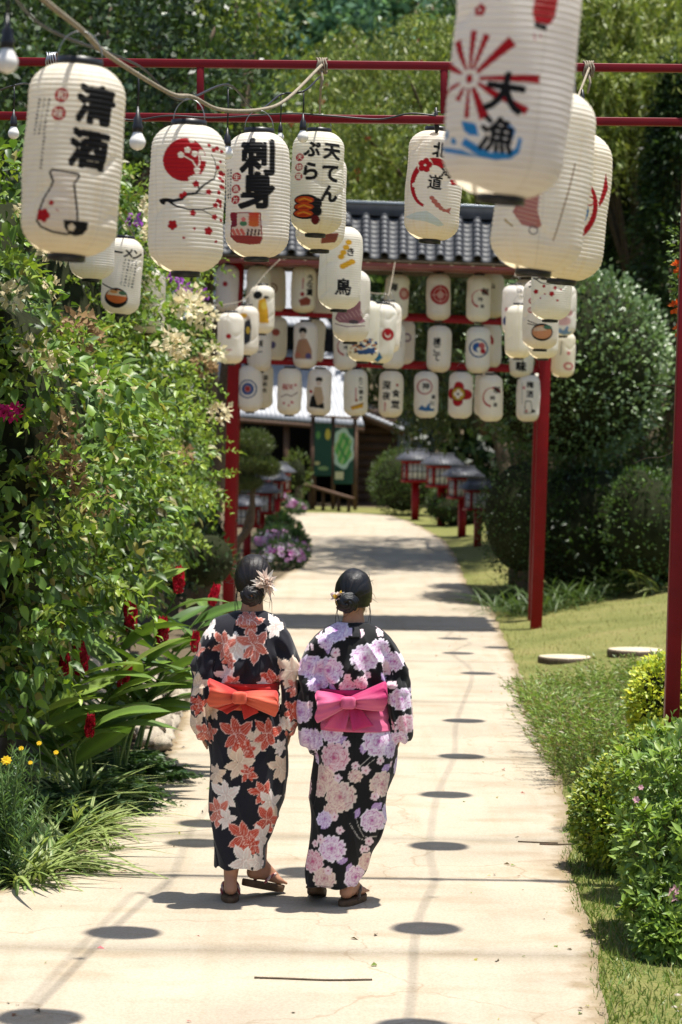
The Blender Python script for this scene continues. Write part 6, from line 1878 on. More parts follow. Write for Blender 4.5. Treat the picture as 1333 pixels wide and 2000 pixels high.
for px, py, d, k, s in ((70, 688, 12.1, 1, 1.2), (100, 695, 12.1, 2, .9), (25, 575, 12.2, 2, 1), (98, 560, 12.8, 1, .7), (335, 672, 17.5, 4, 1.3), (350, 676, 17.5, 1, 1), (120, 848, 12.2, 0, 1.2), (90, 910, 12.1, 0, 1.0), (128, 918, 12.2, 3, 1.2), (140, 930, 12.2, 0, 1),
                     (185, 745, 13.4, 4, .9), (405, 620, 21, 5, 1.4), (430, 805, 22, 4, 1.3), (360, 600, 19, 1, 1.5), (375, 590, 19.3, 2, 1.4), (150, 640, 13.2, 3, 1.3), (160, 660, 13.2, 0, 1.2), (300, 450, 18.5, 1, 1.2), (325, 430, 19, 5, 1.2), (400, 715, 20.5, 0, 1.2), (360, 890, 18, 3, .9), (170, 985, 13, 0, .8), (205, 980, 13.2, 3, .8), (300, 400, 18, 4, 1.2), (420, 690, 21.8, 2, 1.2), (110, 480, 12.6, 5, 1.1), (60, 420, 12.4, 1, 1)):
    link('flower_cluster', FC[k], hedge, loc=P(px, py, d - .25) - hedge0, rot=(rng.uniform(0, 3), rng.uniform(0, 3), 0), scale=[s * 1.3] * 3)
o = link('pink_flower', PKC, hedge, loc=P(24, 803, 11.7) - hedge0); o['label'] = 'round magenta blossom in the hedge at the left edge'
for px, py, d in ((345, 540, 19), (362, 565, 19.2), (395, 575, 20.5), (265, 430, 18.5)):
    link('purple_flower', PUR, hedge, loc=P(px, py, d) - hedge0, scale=[1.3] * 3)

# ---- background trees
DK = [(.028, .055, .014), (.04, .075, .018), (.055, .095, .02), (.02, .04, .012)]
def ell_blobs(rng, px, py, rx, ry, d, n, size, dd=1.0):
    """clumps filling an ellipse of the photo at depth d"""
    out = []
    while len(out) < n:
        a, b = rng.uniform(-1, 1, 2)
        if a * a + b * b > 1: continue
        c = P(px + a * rx, py + b * ry, d + rng.uniform(-dd, dd))
        out.append((np.array(c), rng.uniform(.7, 1.3, 3) * size * (1, 1, .75)))
    return out
def gb(px, d):
    p = P(px, 1000, d); return Vector((p.x, d, gzf(p.x, d)))
rng = np.random.default_rng(21)
def tree(label, px, d, blobs, per, L, W, cols, **kw):
    b = gb(px, d); top = np.mean([np.asarray(c) for c, r in blobs], 0)
    tk = [([b - Vector((0, 0, .1)), b.lerp(Vector(top), .45) + Vector((.15, 0, 0)), Vector(top)], (.16, .11, .05))]
    for k in range(4):
        c = Vector(blobs[int(rng.integers(len(blobs)))][0]); tk.append(([b.lerp(Vector(top), .5), b.lerp(Vector(top), .6).lerp(c, .5) + Vector((0, 0, .1)), c], (.07, .05, .02)))
    return clump_plant('tree', label, 'tree', b, blobs, per, L, W, cols, rng, trunk=tk, **kw)
tree('dark glossy leaved tree rising behind the left hedge', 150, 27, ell_blobs(rng, 180, 190, 300, 290, 27.5, 110, .42, 1.3), 560, .10, .055, DK, kind=2, mat='leaf_gloss')
tree('yellow green leaved tree right of the dark glossy tree', 380, 29, ell_blobs(rng, 480, 120, 90, 170, 29.5, 30, .35, .8), 560, .09, .05, [(.12, .17, .02), (.16, .20, .03), (.06, .1, .02)], kind=2)
tree('shaded tree behind the far left of the roofed gate', 380, 30, ell_blobs(rng, 410, 520, 85, 190, 30.5, 30, .35, .8), 420, .09, .05, DK, kind=2)
BB = [(.19, .24, .045), (.25, .28, .07), (.13, .18, .035), (.09, .13, .03)]
def weeping(label, px, d, blobs, n_str, cols, rng, red=40, size=(.055, .013), lvar=.9, bpx=None):
    b = gb(bpx or px, d); B0 = np.array(b)
    e = empty('weeping_tree', b, label, 'tree')
    lv = Leaves(); reds = []
    for c, r in blobs:
        for k in range(n_str):
            q = unit(rng.normal(0, 1, 3)); q[2] = abs(q[2]) * .8
            p0 = np.asarray(c) + q * np.asarray(r) * rng.uniform(.5, 1.0)
            Ls = rng.uniform(.35, lvar); m = int(Ls * 34)
            t = np.linspace(0, 1, m)[:, None]
            hv = np.array((q[0], q[1], 0)) * .3
            pp = p0 + hv * t * Ls + np.array((0, 0, -1)) * Ls * (t ** 1.5)
            pp += rng.normal(0, .022, pp.shape)
            dn = np.array((0, 0, -.8)) + rng.normal(0, .55, pp.shape)
            cc = pal(rng, m, cols, .25) * (1 + .15 * rng.normal())
            ln = rng.uniform(.7, 1.4, m) * size[0]
            lv.add(*leaf_arrays(pp - B0, dn, ln, ln * size[1] / size[0], cc, rng, kind=2))
            if rng.random() < red / (len(blobs) * n_str): reds.append(pp[-1])
    link('crown', lv.mesh('crown'), e)
    top = Vector(np.mean([np.asarray(c) for c, r in blobs], 0))
    link('trunk', trunk_mesh([Vector((0, 0, -.1)), (top - b) * .5 + Vector((.2, 0, 0)), top - b], (.14, .1, .05)), e)
    for k in range(7):
        c = Vector(blobs[int(rng.integers(len(blobs)))][0])
        link('limb', trunk_mesh([(top - b) * .55, ((top - b) * .6).lerp(c - b, .5) + Vector((0, 0, .15)), c - b], (.06, .04, .015), 'limb'), e)
    for p in reds:
        link('red_flower', REDB, e, loc=Vector(p - B0), rot=(rng.uniform(-.3, .3), rng.uniform(-.3, .3), 0))
    return e
REDB = cluster_mesh(60, [(.34, .03, .02), (.40, .05, .03)], 26, .035, .03)
weeping('yellow green weeping bottlebrush tree behind the far gate', 800, 37, ell_blobs(rng, 820, 250, 265, 200, 38, 95, .6, 3.5), 28, BB, rng, 60, (.11, .028), bpx=1120)
weeping('light green weeping tree at the upper right', 1240, 38, ell_blobs(rng, 1230, 130, 190, 190, 38.5, 46, .6, 1.2), 30, [(.21, .26, .05), (.26, .29, .08), (.15, .20, .04)], rng, 24, (.13, .032))
weeping('dark drooping tree seen through the roofed gate', 870, 36, ell_blobs(rng, 890, 640, 130, 170, 37.5, 44, .5, 2), 26, [(.055, .075, .02), (.08, .10, .025), (.035, .055, .016)], rng, 8, (.11, .028), bpx=1010)
if False: weeping('drooping branch tree left of the gate centre', 690, 37, ell_blobs(rng, 690, 640, 60, 70, 37.5, 8, .35, .4), 22, [(.06, .09, .02), (.09, .12, .03)], rng, 0, (.10, .025), bpx=400)
# dark conifers at the right
def conifer(label, px, d, y0, y1, w, cols, n=900):
    b = gb(px, d); B0 = np.array(b); e = empty('conifer', b, label, 'tree')
    zt = P(px, y0, d).z; lv = Leaves()
    for k in range(n):
        t = rng.random() ** .8; z = b.z + .3 + (zt - b.z) * t
        R = pxr(w, d) * (1 - t) ** .6 * rng.uniform(.7, 1.05) + .1
        a = rng.uniform(0, 6.283); m = 42
        u = rng.random((m, 1)) ** .7
        hd = np.array((math.cos(a), math.sin(a), 0))
        pp = np.array((b.x, b.y, z)) + hd * R * (.45 + .55 * u) + np.array((0, 0, -1)) * (u ** 2) * .35 * R + rng.normal(0, .07, (m, 3))
        dn = hd + rng.normal(0, .45, (m, 3)) + np.array((0, 0, -.35))
        ln = rng.uniform(.06, .14, m)
        lv.add(*leaf_arrays(pp - B0, dn, ln, ln * .3, pal(rng, m, cols, .3) * (1 + .2 * rng.normal()), rng, kind=2))
    link('crown', lv.mesh('crown'), e)
    link('trunk', trunk_mesh([Vector((0, 0, -.1)), Vector((.05, 0, (zt - b.z) * .6)), Vector((0, 0, zt - b.z))], (.16, .1, .02)), e)
CF = [(.028, .058, .014), (.04, .075, .018), (.06, .10, .022), (.016, .034, .01)]
conifer('tall dark conifer at the right edge of the garden', 1310, 37, 150, 1000, 130, CF, 900)
conifer('dark conifer behind the large rounded tree', 1225, 39, 330, 1000, 100, CF, 600)
# far hillside wood
FR = [(.08, .14, .06), (.11, .17, .07), (.06, .11, .055), (.13, .18, .07)]
for k, (px, py, d, rx, ry, lb, cs) in enumerate(((600, 60, 66, 170, 220, 'bluish green bamboo mass far behind the gate', [(.13, .24, .15), (.16, .28, .17), (.09, .18, .12)]), (330, 60, 62, 200, 260, 'far tree behind the left hedge top', FR), (780, 120, 70, 170, 300, 'far tree above the tiled roof', FR), (980, 150, 68, 180, 320, 'far tree behind the hanging lantern with red rays', FR),
                                  (1180, 200, 64, 190, 330, 'far tree between the two weeping trees', FR), (1380, 200, 66, 190, 330, 'far tree at the upper right corner', FR), (60, 200, 64, 220, 330, 'far tree at the upper left corner', FR), (820, 520, 62, 200, 330, 'far shaded tree behind the garden lanterns', DK), (1050, 650, 60, 200, 330, 'far shaded tree behind the rounded shrubs', DK), (450, 500, 64, 200, 330, 'far shaded tree behind the wooden house', DK))):
    tree(lb, px, d, ell_blobs(rng, px, py, rx, ry, d, 60, 1.5, 2.5), 95, .30, .16, cs, kind=2)

for lb, px, py, d, rx, ry in (('dark tree beyond the left edge behind the hedge', -330, 380, 27, 260, 420), ('far tree beyond the left edge', -220, 250, 60, 240, 420), ('far tree beyond the right edge', 1650, 300, 58, 220, 420)):
    tree(lb, px, d, ell_blobs(rng, px, py, rx, ry, d, 50, d * .025, 2.0), 420 if d < 40 else 80, .004 * d + .02, .002 * d + .01, DK if d < 40 else FR, kind=2)

# ---- clipped shrubs on the right
DK_SHADE = [(.018, .036, .010), (.026, .05, .012), (.034, .062, .014)]  # leaf greens darkened to paint in the shade of the undergrowth
GL2 = [(.10, .165, .05), (.125, .195, .06), (.15, .22, .08), (.07, .12, .04)]
GL = [(.045, .085, .02), (.06, .11, .025), (.08, .13, .03), (.035, .065, .018)]
def bush(name, label, px, py, rx, ry, d, per, L, W, cols, mat='leaf_gloss', kind=4, core=.86, sub=1, trunk=False, cat='shrub', group=None, up=.25, out=.9, dep=None, shell=.8, base_px=None, w=None, var=.25, nup=None):
    c = np.array(P(px, py, d)); r = np.array((pxr(rx, d), dep if dep else pxr(rx, d), pxr(ry, d)))
    b = gb(base_px or px, d)
    bl = [(c, r)]
    if sub > 1:
        for k in range(sub):
            q = unit(rng.normal(0, 1, 3)); bl.append((c + q * r * .55, r * rng.uniform(.45, .6)))
    tk = [([b - Vector((0, 0, .1)), b.lerp(Vector(c), .5) + Vector((.05, 0, 0)), Vector(c)], (.11, .09, .06))]
    return clump_plant(name, label, cat, b, bl, per, L, W, cols, rng, kind=kind, mat=mat, core=core, trunk=tk if trunk or c[2] - r[2] > b.z + .05 else None, group=group, up=up, out=out, shell=shell, part='foliage' if cat != 'tree' else 'crown', w=w, var=var, nup=nup)
bush('rounded_tree', 'large rounded tree with glossy dark leaves right of the far gate', 1112, 715, 192, 190, 31, 5200, .075, .042, GL2, trunk=True, cat='tree', sub=1, shell=.93, out=.8, up=.6, core=.92, mat='leaf_topiary', nup=np.array((0, -.8, 1)))
bush('rounded_tree', 'smaller rounded tree top showing between far gate rails', 1010, 640, 75, 110, 32.5, 2600, .07, .04, GL, trunk=True, cat='tree', sub=3)
bush('domed_shrub', 'dark clipped dome shrub beside the path past the gate', 1022, 1010, 88, 125, 30.2, 9000, .038, .018, [(.035, .075, .016), (.05, .10, .02), (.026, .055, .013)], mat='leaf', sub=1, shell=.95)
bush('glossy_shrub', 'low glossy shrub behind the right lawn', 1262, 1030, 84, 116, 29.2, 3600, .06, .03, GL, sub=4)
bush('ball_shrub', 'round green ball shrub at the far bend of the path', 788, 942, 64, 66, 51, 9000, .045, .022, [(.07, .12, .02), (.095, .15, .025)], mat='leaf', sub=1, shell=.95)
bush('shade_shrub', 'deep shaded undergrowth beneath the large rounded tree', 1150, 1040, 150, 150, 30.6, 1900, .09, .05, DK_SHADE, sub=5, mat='leaf')
bush('shade_shrub', 'shaded undergrowth at the right edge behind the lawn', 1320, 1050, 140, 160, 30.4, 1900, .09, .05, DK_SHADE, sub=4, mat='leaf')
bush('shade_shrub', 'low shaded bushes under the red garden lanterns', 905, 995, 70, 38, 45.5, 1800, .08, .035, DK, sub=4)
bush('small_bush', 'bright yellow green bush between the garden lanterns', 890, 968, 30, 38, 48, 1500, .08, .03, [(.20, .24, .04), (.14, .19, .03)], mat='leaf', sub=2)
bush('bamboo_clump', 'light green bamboo shrub in front of the house', 580, 925, 28, 46, 53, 1300, .12, .03, [(.11, .16, .03), (.15, .20, .05)], mat='leaf', sub=3, core=.6)
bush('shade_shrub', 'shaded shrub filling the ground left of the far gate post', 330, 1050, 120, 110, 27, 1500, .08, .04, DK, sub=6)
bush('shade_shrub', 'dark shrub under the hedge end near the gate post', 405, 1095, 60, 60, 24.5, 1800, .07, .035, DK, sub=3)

# cloud-pruned pine on the left
b = gb(478, 34); pn = empty('pine_tree', b, 'cloud pruned pine behind the left gate post', 'tree')
lv = Leaves()
for px, py, rx, ry in ((497, 868, 36, 28), (485, 905, 48, 18), (520, 915, 26, 16), (478, 945, 34, 14), (470, 880, 24, 24)):
    c = np.array(P(px, py, 34)); r = np.array((pxr(rx, 34), pxr(rx, 34) * .9, pxr(ry, 34)))
    n = 3200; p, d = blob_pts(rng, n, c, r, .6)
    ln = rng.uniform(.05, .09, n)
    lv.add(*leaf_arrays(p - np.array(b), d * .4 + np.array((0, 0, .7)) + rng.normal(0, .45, (n, 3)), ln, ln * .12, pal(rng, n, [(.075, .10, .03), (.10, .13, .04), (.05, .075, .022)], .25), rng, kind=2))
link('crown', lv.mesh('crown'), pn)
link('trunk', trunk_mesh([Vector((0, 0, -.1)), Vector((-.12, 0, .4)), Vector((.10, 0, .8)), P(490, 880, 34) - b], (.07, .06, .05, .02)), pn)
link('limb', trunk_mesh([Vector((-.02, 0, .6)), P(510, 915, 34) - b], (.03, .015), 'limb'), pn)

# ---- flower bed with pink and violet impatiens
def flower_bed(label, cells, n_each, d_fn):
    b = G(*cells[0][:2]); e = empty('flower_bed', b, label, 'flower bed'); B0 = np.array(b)
    lv = Leaves(); fl = []
    for (px, py, rx, ry, d) in cells:
        c = np.array(P(px, py, d)); r = np.array((pxr(rx, d), pxr(rx, d), pxr(ry, d)))
        n = n_each; p, dd = blob_pts(rng, n, c, r, .7); ln = rng.uniform(.05, .09, n)
        lv.add(*leaf_arrays(p - B0, dd + rng.normal(0, .5, (n, 3)), ln, ln * .5, pal(rng, n, [(.05, .10, .03), (.08, .14, .04), (.035, .07, .025)], .3), rng, kind=2))
        for k in range(int(n_each / 9)):
            q = unit(rng.normal(0, 1, 3)); q[1] = -abs(q[1]); q[2] = abs(q[2]) * .8 - .1
            fl.append((c + q * r * 1.03, q))
    link('foliage', lv.mesh('foliage'), e)['kind'] = 'stuff'
    for k, (p, q) in enumerate(fl[:300]):
        o = link('flower', FLW[int(rng.choice(len(FLW), p=(.34, .30, .16, .20)))], e, loc=Vector(p - B0), rot=Vector(q).to_track_quat('Z', 'Y').to_euler(), scale=[rng.uniform(1.1, 1.7)] * 3)
def flower_mesh(c, r=.035, n=5):
    lv = Leaves(); q = np.random.default_rng(1); a = np.arange(n) * 2 * math.pi / n
    d = np.stack([np.cos(a), np.sin(a), np.full(n, .25)], 1)
    lv.add(*leaf_arrays(np.zeros((n, 3)), d, np.full(n, r), np.full(n, r * 1.0), np.tile(c, (n, 1)) * q.uniform(.9, 1.1, (n, 1)), q, up=np.array((0, 0, 1.)), curl=.05, fold=.1))
    return lv.mesh('flower', 'petal')
FLW = [flower_mesh((.60, .32, .56)), flower_mesh((.70, .50, .66)), flower_mesh((.46, .04, .34)), flower_mesh((.76, .72, .74))]
flower_bed('bed of pink and violet flowers bulging into the path beyond the gate', [(552, 1088, 44, 36, 35.2), (578, 1072, 26, 32, 36.6), (540, 1058, 42, 32, 37), (562, 1040, 30, 26, 39), (545, 1026, 26, 24, 40.5)], 900, None)
flower_bed('pale pink flower bed at the far left bend of the path', [(558, 985, 28, 16, 48.5), (580, 990, 20, 12, 49.5), (545, 972, 18, 14, 48)], 500, None)

# ---- red ginger plants
def blade_mesh(name, L, W, droop, cols, seg=8, mat='leaf', wave_=.0, mid=(1.5, 1.5, 1.2), fold=.3):
    """one long leaf along +X, bending down"""
    t = np.linspace(0, 1, seg + 1)
    w = W * np.sin(math.pi * np.clip(t * .93 + .05, 0, 1)) ** .75; w[-1] = .001
    x = L * (t - .12 * droop * t ** 2); z = L * (.10 * t - droop * t ** 2)
    V, C = [], []
    for i in range(seg + 1):
        for k, sg in enumerate((-1, -.5, 0, .5, 1)):
            V.append((x[i], sg * w[i] / 2, z[i] + abs(sg) * fold * w[i] * .5 + wave_ * math.sin(i * 1.7 + k) * abs(sg)))
            c = np.asarray(cols[0]) * (1 - abs(sg) * .0); c = c * np.asarray(mid) if sg == 0 else c * (1 + .06 * (i % 2)); C.append(c)
    F = [[i * 5 + k, i * 5 + k + 1, (i + 1) * 5 + k + 1, (i + 1) * 5 + k] for i in range(seg) for k in range(4)]
    return mesh_np(name, np.array(V), np.array(F), np.array(C), True, MT[mat])
GLF = [blade_mesh('leaf', .46, .125, .25, [c], 8, 'leaf_gloss', .004) for c in ((.085, .15, .03), (.12, .20, .035), (.06, .115, .03), (.15, .22, .045))] + [blade_mesh('leaf', .50, .13, .5, [(.09, .15, .03)], 8, 'leaf_gloss', .004)]
def ginger_head(seed):
    q = np.random.default_rng(seed); lv = Leaves(); n = 110
    t = np.sort(q.random(n)); a = np.arange(n) * 2.4
    R = .036 * np.sin(math.pi * (t * .8 + .14)) ** .7
    p = np.stack([R * .6 * np.cos(a), R * .6 * np.sin(a), t * .17], 1)
    d = np.stack([np.cos(a) * .8, np.sin(a) * .8, np.full(n, .85)], 1)
    ln = q.uniform(.026, .04, n)
    lv.add(*leaf_arrays(p, d, ln, ln * .75, pal(q, n, [(.45, .008, .03), (.56, .02, .05), (.30, .006, .02)], .2), q, up=np.array((0, 0, -1.)), curl=.25))
    return lv.mesh('flower_head', 'petal')
GH = [ginger_head(k) for k in range(3)]
def ginger(label, base, stems):
    e = empty('red_ginger', base, label, 'plant', 'red ginger plants below the hedge')
    for (tip, head, nl) in stems:
        tip = Vector(tip) - base; mid = tip * .5 + Vector((-.06, 0, .10))
        pts = catmull([Vector((rng.normal(0, .05), rng.normal(0, .05), 0)), mid, tip], 8)
        V, F, T = tube_np(pts, np.linspace(.011, .006, len(pts)), 7); link('stem', mesh_np('stem', V, [F, T], smooth=True, mat=MT['stem']), e)
        for k in range(nl):
            f = .35 + .62 * k / max(1, nl - 1); p = pts[int(f * (len(pts) - 1))]
            yaw = (0 if k % 2 else math.pi) + rng.normal(0, .45) - .2
            link('leaf', GLF[int(rng.integers(5))], e, loc=p, rot=(rng.normal(0, .35), -.35 - .35 * rng.random(), yaw), scale=[rng.uniform(.7, 1.15)] * 3)
        if head: link('flower_head', GH[int(rng.integers(3))], e, loc=tip - Vector((0, 0, .03)), rot=(rng.normal(0, .12), rng.normal(0, .12) + .08, rng.uniform(0, 6)), scale=[head] * 3)
def gsp(x, y): return Vector((x, y, gzf(x, y)))
ginger('red ginger clump nearest the woman in lilies', gsp(-1.30, 15.2), [(P(348, 1150, 15.2), .95, 7), (P(412, 1175, 15.4), .8, 7), (P(380, 1265, 14.8), .7, 6), (P(400, 1215, 15.0), 0, 8), (P(420, 1290, 15.0), 0, 6)])
ginger('red ginger clump with three upright heads at left', gsp(-1.33, 14.3), [(P(256, 1225, 14.3), 1.05, 7), (P(316, 1255, 14.2), .95, 7), (P(245, 1170, 14.6), .7, 6), (P(340, 1330, 14.0), 0, 8), (P(360, 1310, 14.3), 0, 7), (P(300, 1340, 14.1), 0, 7)])
ginger('shaded red ginger clump under the hedge', gsp(-1.42, 13.4), [(P(160, 1310, 13.3), 1.05, 6), (P(130, 1325, 13.2), .9, 5), (P(236, 1335, 13.4), .8, 7), (P(175, 1430, 13.0), .7, 6), (P(250, 1290, 13.4), 0, 7), (P(90, 1350, 13.0), 0, 7), (P(60, 1400, 12.8), 0, 6)])

# ---- grassy and leafy plants at the lower left
def strap_plant(label, base, n, L, W, cols, group=None, name='spider_plant', cat='plant', spread=1.0, droop=.55, nm=5):
    ms = []
    for k in range(nm):
        c = cols[k % len(cols)]
        m = blade_mesh('blade', L * (.8 + .1 * k), W, droop + .12 * k, [c[0]], 9, 'leaf', 0, np.asarray(c[1]) / np.asarray(c[0]), .15); ms.append(m)
    e = empty(name, base, label, cat, group)
    for k in range(n):
        el = rng.uniform(-1.25, -.35)
        link('blade', ms[int(rng.integers(nm))], e, loc=(rng.normal(0, .04) * spread, rng.normal(0, .05) * spread, 0), rot=(rng.normal(0, .2), el, rng.uniform(0, 6.283)), scale=[rng.uniform(.7, 1.15)] * 3)
VG = [((.32, .36, .15), (.10, .18, .05)), ((.20, .27, .07), (.34, .38, .16)), ((.11, .19, .045), (.32, .36, .15))]
k = 0
for px, py, s, lb in ((92, 1725, 1.0, 'variegated strap leaved clump nearest the lower left path edge'), (130, 1690, 1.0, 'variegated strap clump second along the left path edge'), (165, 1650, 1.0, 'variegated strap clump in the middle of the left border'), (185, 1600, 1.0, 'variegated strap clump arching over the left path edge'), (140, 1600, 1.1, 'variegated strap clump behind the arching one'), (95, 1640, 1.0, 'variegated strap clump beside the yellow daisy bush'), (120, 1560, 1.15, 'tallest variegated strap clump under the ginger'), (205, 1640, .7, 'small variegated strap tuft on the path edge'), (60, 1745, .8, 'variegated strap tuft at the bottom left border corner')):
    b = G(px - 18, py - 8)
    strap_plant(lb, b, 95, .43 * s, .020, VG, 'variegated clumps in the left border')
# yellow daisy bush
b = G(30, 1735); db = empty('daisy_bush', b, 'feathery green bush with yellow daisies at lower left', 'plant'); B0 = np.array(b)
lv = Leaves(); mbs = MB()
for k in range(70):
    top = np.array((b.x - .12 + rng.normal(0, .14), b.y + rng.normal(0, .14), rng.uniform(.35, .66)))
    bot = np.array((b.x - .1 + rng.normal(0, .07), b.y + rng.normal(0, .08), 0))
    m = 60; t = np.sort(rng.random((m, 1)) ** .7, 0); pp = bot + (top - bot) * t
    a = np.arange(m) * 2.4; d = np.stack([np.cos(a), np.sin(a), .5 + .5 * t[:, 0]], 1)
    ln = rng.uniform(.045, .075, m) * (1.2 - .5 * t[:, 0])
    lv.add(*leaf_arrays(pp - B0, d, ln, ln * .18, pal(rng, m, [(.05, .10, .035), (.075, .14, .04), (.10, .17, .05)], .2) * (.75 + .5 * t), rng, kind=2))
    mbs.tube([bot - B0, (bot + top) / 2 - B0 + rng.normal(0, .01, 3), top - B0], [.004, .003, .002], 5)
link('foliage', lv.mesh('foliage'), db); mbs.build('stem', MT['stem'], db)
DS = flower_mesh((.72, .50, .02), .028, 9)
for px, py, s in ((13, 1486, 1.0), (42, 1462, .5), (77, 1452, .5), (110, 1470, .5), (60, 1490, .45)):
    link('daisy', DS, db, loc=P(px, py, 11.2) - b, rot=(.9, 0, 0), scale=[s] * 3)
    V, F, T = tube_np([P(px, py, 11.2) - b, P(px + 4, py + 60, 11.25) - b], .002, 5); link('flower_stalk', mesh_np('flower_stalk', V, [F, T], mat=MT['stem']), db)
# dark ferny plant
def fern(label, px, py, d, n, L, cols, hgt, name='fern', group='ferny plants in the left border'):
    b = gb(px, d); e = empty(name, b, label, 'plant', group); B0 = np.array(b)
    lv = Leaves()
    for k in range(n):
        a = rng.uniform(0, 6.283); m = 56; t = np.linspace(.08, 1, m)[:, None]
        hd = np.array((math.cos(a), math.sin(a), 0)); el = rng.uniform(.4, 1.3)
        ax = hd * t * L * math.cos(el) * 1.3 + np.array((0, 0, 1)) * (t * math.sin(el) * L - .45 * L * t ** 2) * hgt
        sd = np.cross(hd, (0, 0, 1)) * np.where(np.arange(m) % 2, 1, -1)[:, None]
        ln = L * .22 * np.sin(math.pi * np.clip(t[:, 0] * .9 + .08, 0, 1)) * rng.uniform(.8, 1.2, m)
        lv.add(*leaf_arrays(ax + rng.normal(0, .004, (m, 3)), sd * .9 + hd * .6 + np.array((0, 0, -.1)) + rng.normal(0, .15, (m, 3)), ln, ln * .26, pal(rng, m, cols, .25), rng, kind=2))
    link('fronds', lv.mesh('fronds'), e)
for px, py, d, lb in ((215, 1500, 13.6, 'dark ferny plant at the border edge left of the path'), (270, 1500, 14.6, 'dark ferny plant reaching over the path edge'), (150, 1520, 13.2, 'shaded ferny plant behind the variegated clumps'), (235, 1470, 14.9, 'shaded ferny plant below the ginger leaves'), (190, 1450, 14.0, 'shaded ferny plant under the ginger stems'), (100, 1500, 12.8, 'shaded ferny plant behind the daisy bush')):
    fern(lb, px, py, d, 40, .42, [(.03, .065, .02), (.045, .09, .025), (.06, .11, .03)], 1.0)
for px, py, s, lb in ((215, 1668, 1, 'small weeds at the lower left path edge'), (185, 1710, .8, 'tiny weeds by the variegated clumps'), (232, 1590, 1, 'small weeds under the arching clump')):
    b = G(px, py); fern(lb, px, py, b.y, 26, .13, [(.12, .17, .03), (.16, .20, .05)], .8, 'weed_patch', 'weeds along the left path edge')

# ---- right border
YG = [(.32, .36, .04), (.24, .31, .035), (.15, .23, .03), (.09, .16, .025)]
bush('golden_bush', 'golden green round bush in front of the near gate post', 1300, 1372, 74, 92, 14.3, 60000, .034, .02, [(.36, .36, .025), (.28, .32, .03), (.17, .23, .025)], sub=4, core=.8, dep=.22, mat='leaf', nup=np.array((0, -.7, 1)))
bush('box_shrub', 'small leaved rounded shrub at the right path edge', 1222, 1592, 106, 118, 11.9, 70000, .030, .017, YG, sub=6, core=.8, dep=.25, var=.3, mat='leaf', nup=np.array((0, -.7, 1)))
bush('box_shrub', 'small leaved shrub behind the azalea at right', 1318, 1505, 125, 95, 11.2, 60000, .030, .017, YG, sub=5, core=.8, dep=.25, mat='leaf', nup=np.array((0, -.7, 1)))
# azalea with whorls of larger leaves
b = gb(1300, 10.2); az = empty('azalea', b, 'azalea bush with large leaf whorls and a pink flower, lower right', 'shrub'); B0 = np.array(b)
def whorl(seed):
    q = np.random.default_rng(seed); n = 9; lv = Leaves()
    a = np.arange(n) * 2.4; up_ = q.uniform(.35, .9, n)
    d = np.stack([np.cos(a), np.sin(a), up_], 1); ln = q.uniform(.042, .068, n)
    lv.add(*leaf_arrays(np.stack([0 * a, 0 * a, -.012 * np.arange(n) / 3], 1), d, ln, ln * .40, pal(q, n, [(.18, .28, .04), (.24, .33, .05), (.13, .21, .035)], .2), q, up=np.array((0, 0, 1.)), curl=.05))
    V, F, T = tube_np([(0, 0, 0), (0.004, 0, -.05), (0, .003, -.10)], .0025, 5); lv.add(V, F, np.tile((.10, .09, .04), (len(V), 1)))
    return lv.mesh('leaf_whorl', 'leaf')
WH = [whorl(k) for k in range(6)]
AZ = [(P(1335, 1540, 10.3), (.30, .26, .28)), (P(1330, 1680, 10.1), (.27, .25, .28)), (P(1320, 1780, 10.0), (.23, .22, .2)), (P(1270, 1640, 10.5), (.16, .18, .24)), (P(1380, 1650, 10.3), (.3, .25, .4)), (P(1300, 1830, 9.9), (.13, .15, .12))]
cnt = 0
inner = Leaves()
while cnt < 300:
    c, r = AZ[int(rng.integers(len(AZ)))]
    q = unit(rng.normal(0, 1, 3))
    if q[1] > .45: continue
    p = np.array(c) + q * np.array(r) * rng.uniform(.82, 1.05)
    tgt = Vector(q * .9 + np.array((0, 0, .65)))
    link('leaf_whorl', WH[cnt % 6], az, loc=Vector(p - B0), rot=tgt.to_track_quat('Z', 'Y').to_euler(), scale=[rng.uniform(.8, 1.15)] * 3); cnt += 1
for c, r in AZ:
    n = 1300; p, d = blob_pts(rng, n, np.array(c), np.array(r) * .92, .45); ln = rng.uniform(.035, .06, n)
    inner.add(*leaf_arrays(p - B0, d * .6 + rng.normal(0, .6, (n, 3)) + np.array((0, 0, .4)), ln, ln * .4, pal(rng, n, [(.13, .21, .035), (.08, .15, .028), (.18, .26, .045)], .3), rng, up=np.array((0, -.7, 1.))))
link('foliage', inner.mesh('foliage', 'leaf'), az)['kind'] = 'stuff'
for k in range(6):
    c = Vector(AZ[k][0]); link('stem', trunk_mesh([Vector((rng.normal(0, .05), rng.normal(0, .05), -.03)), (c - b) * .5 + Vector((0, .03, 0)), c - b], (.014, .01, .006), 'stem'), az)
AZF = flower_mesh((.62, .36, .40), .034, 6)
for px, py, s in ((1316, 1748, 1.0), (1322, 1738, .8), (1243, 1562, .5), (1252, 1538, .4)):
    link('flower', AZF, az, loc=P(px, py, 9.86) - b, rot=(1.2, 0, .3 * s), scale=[s] * 3)

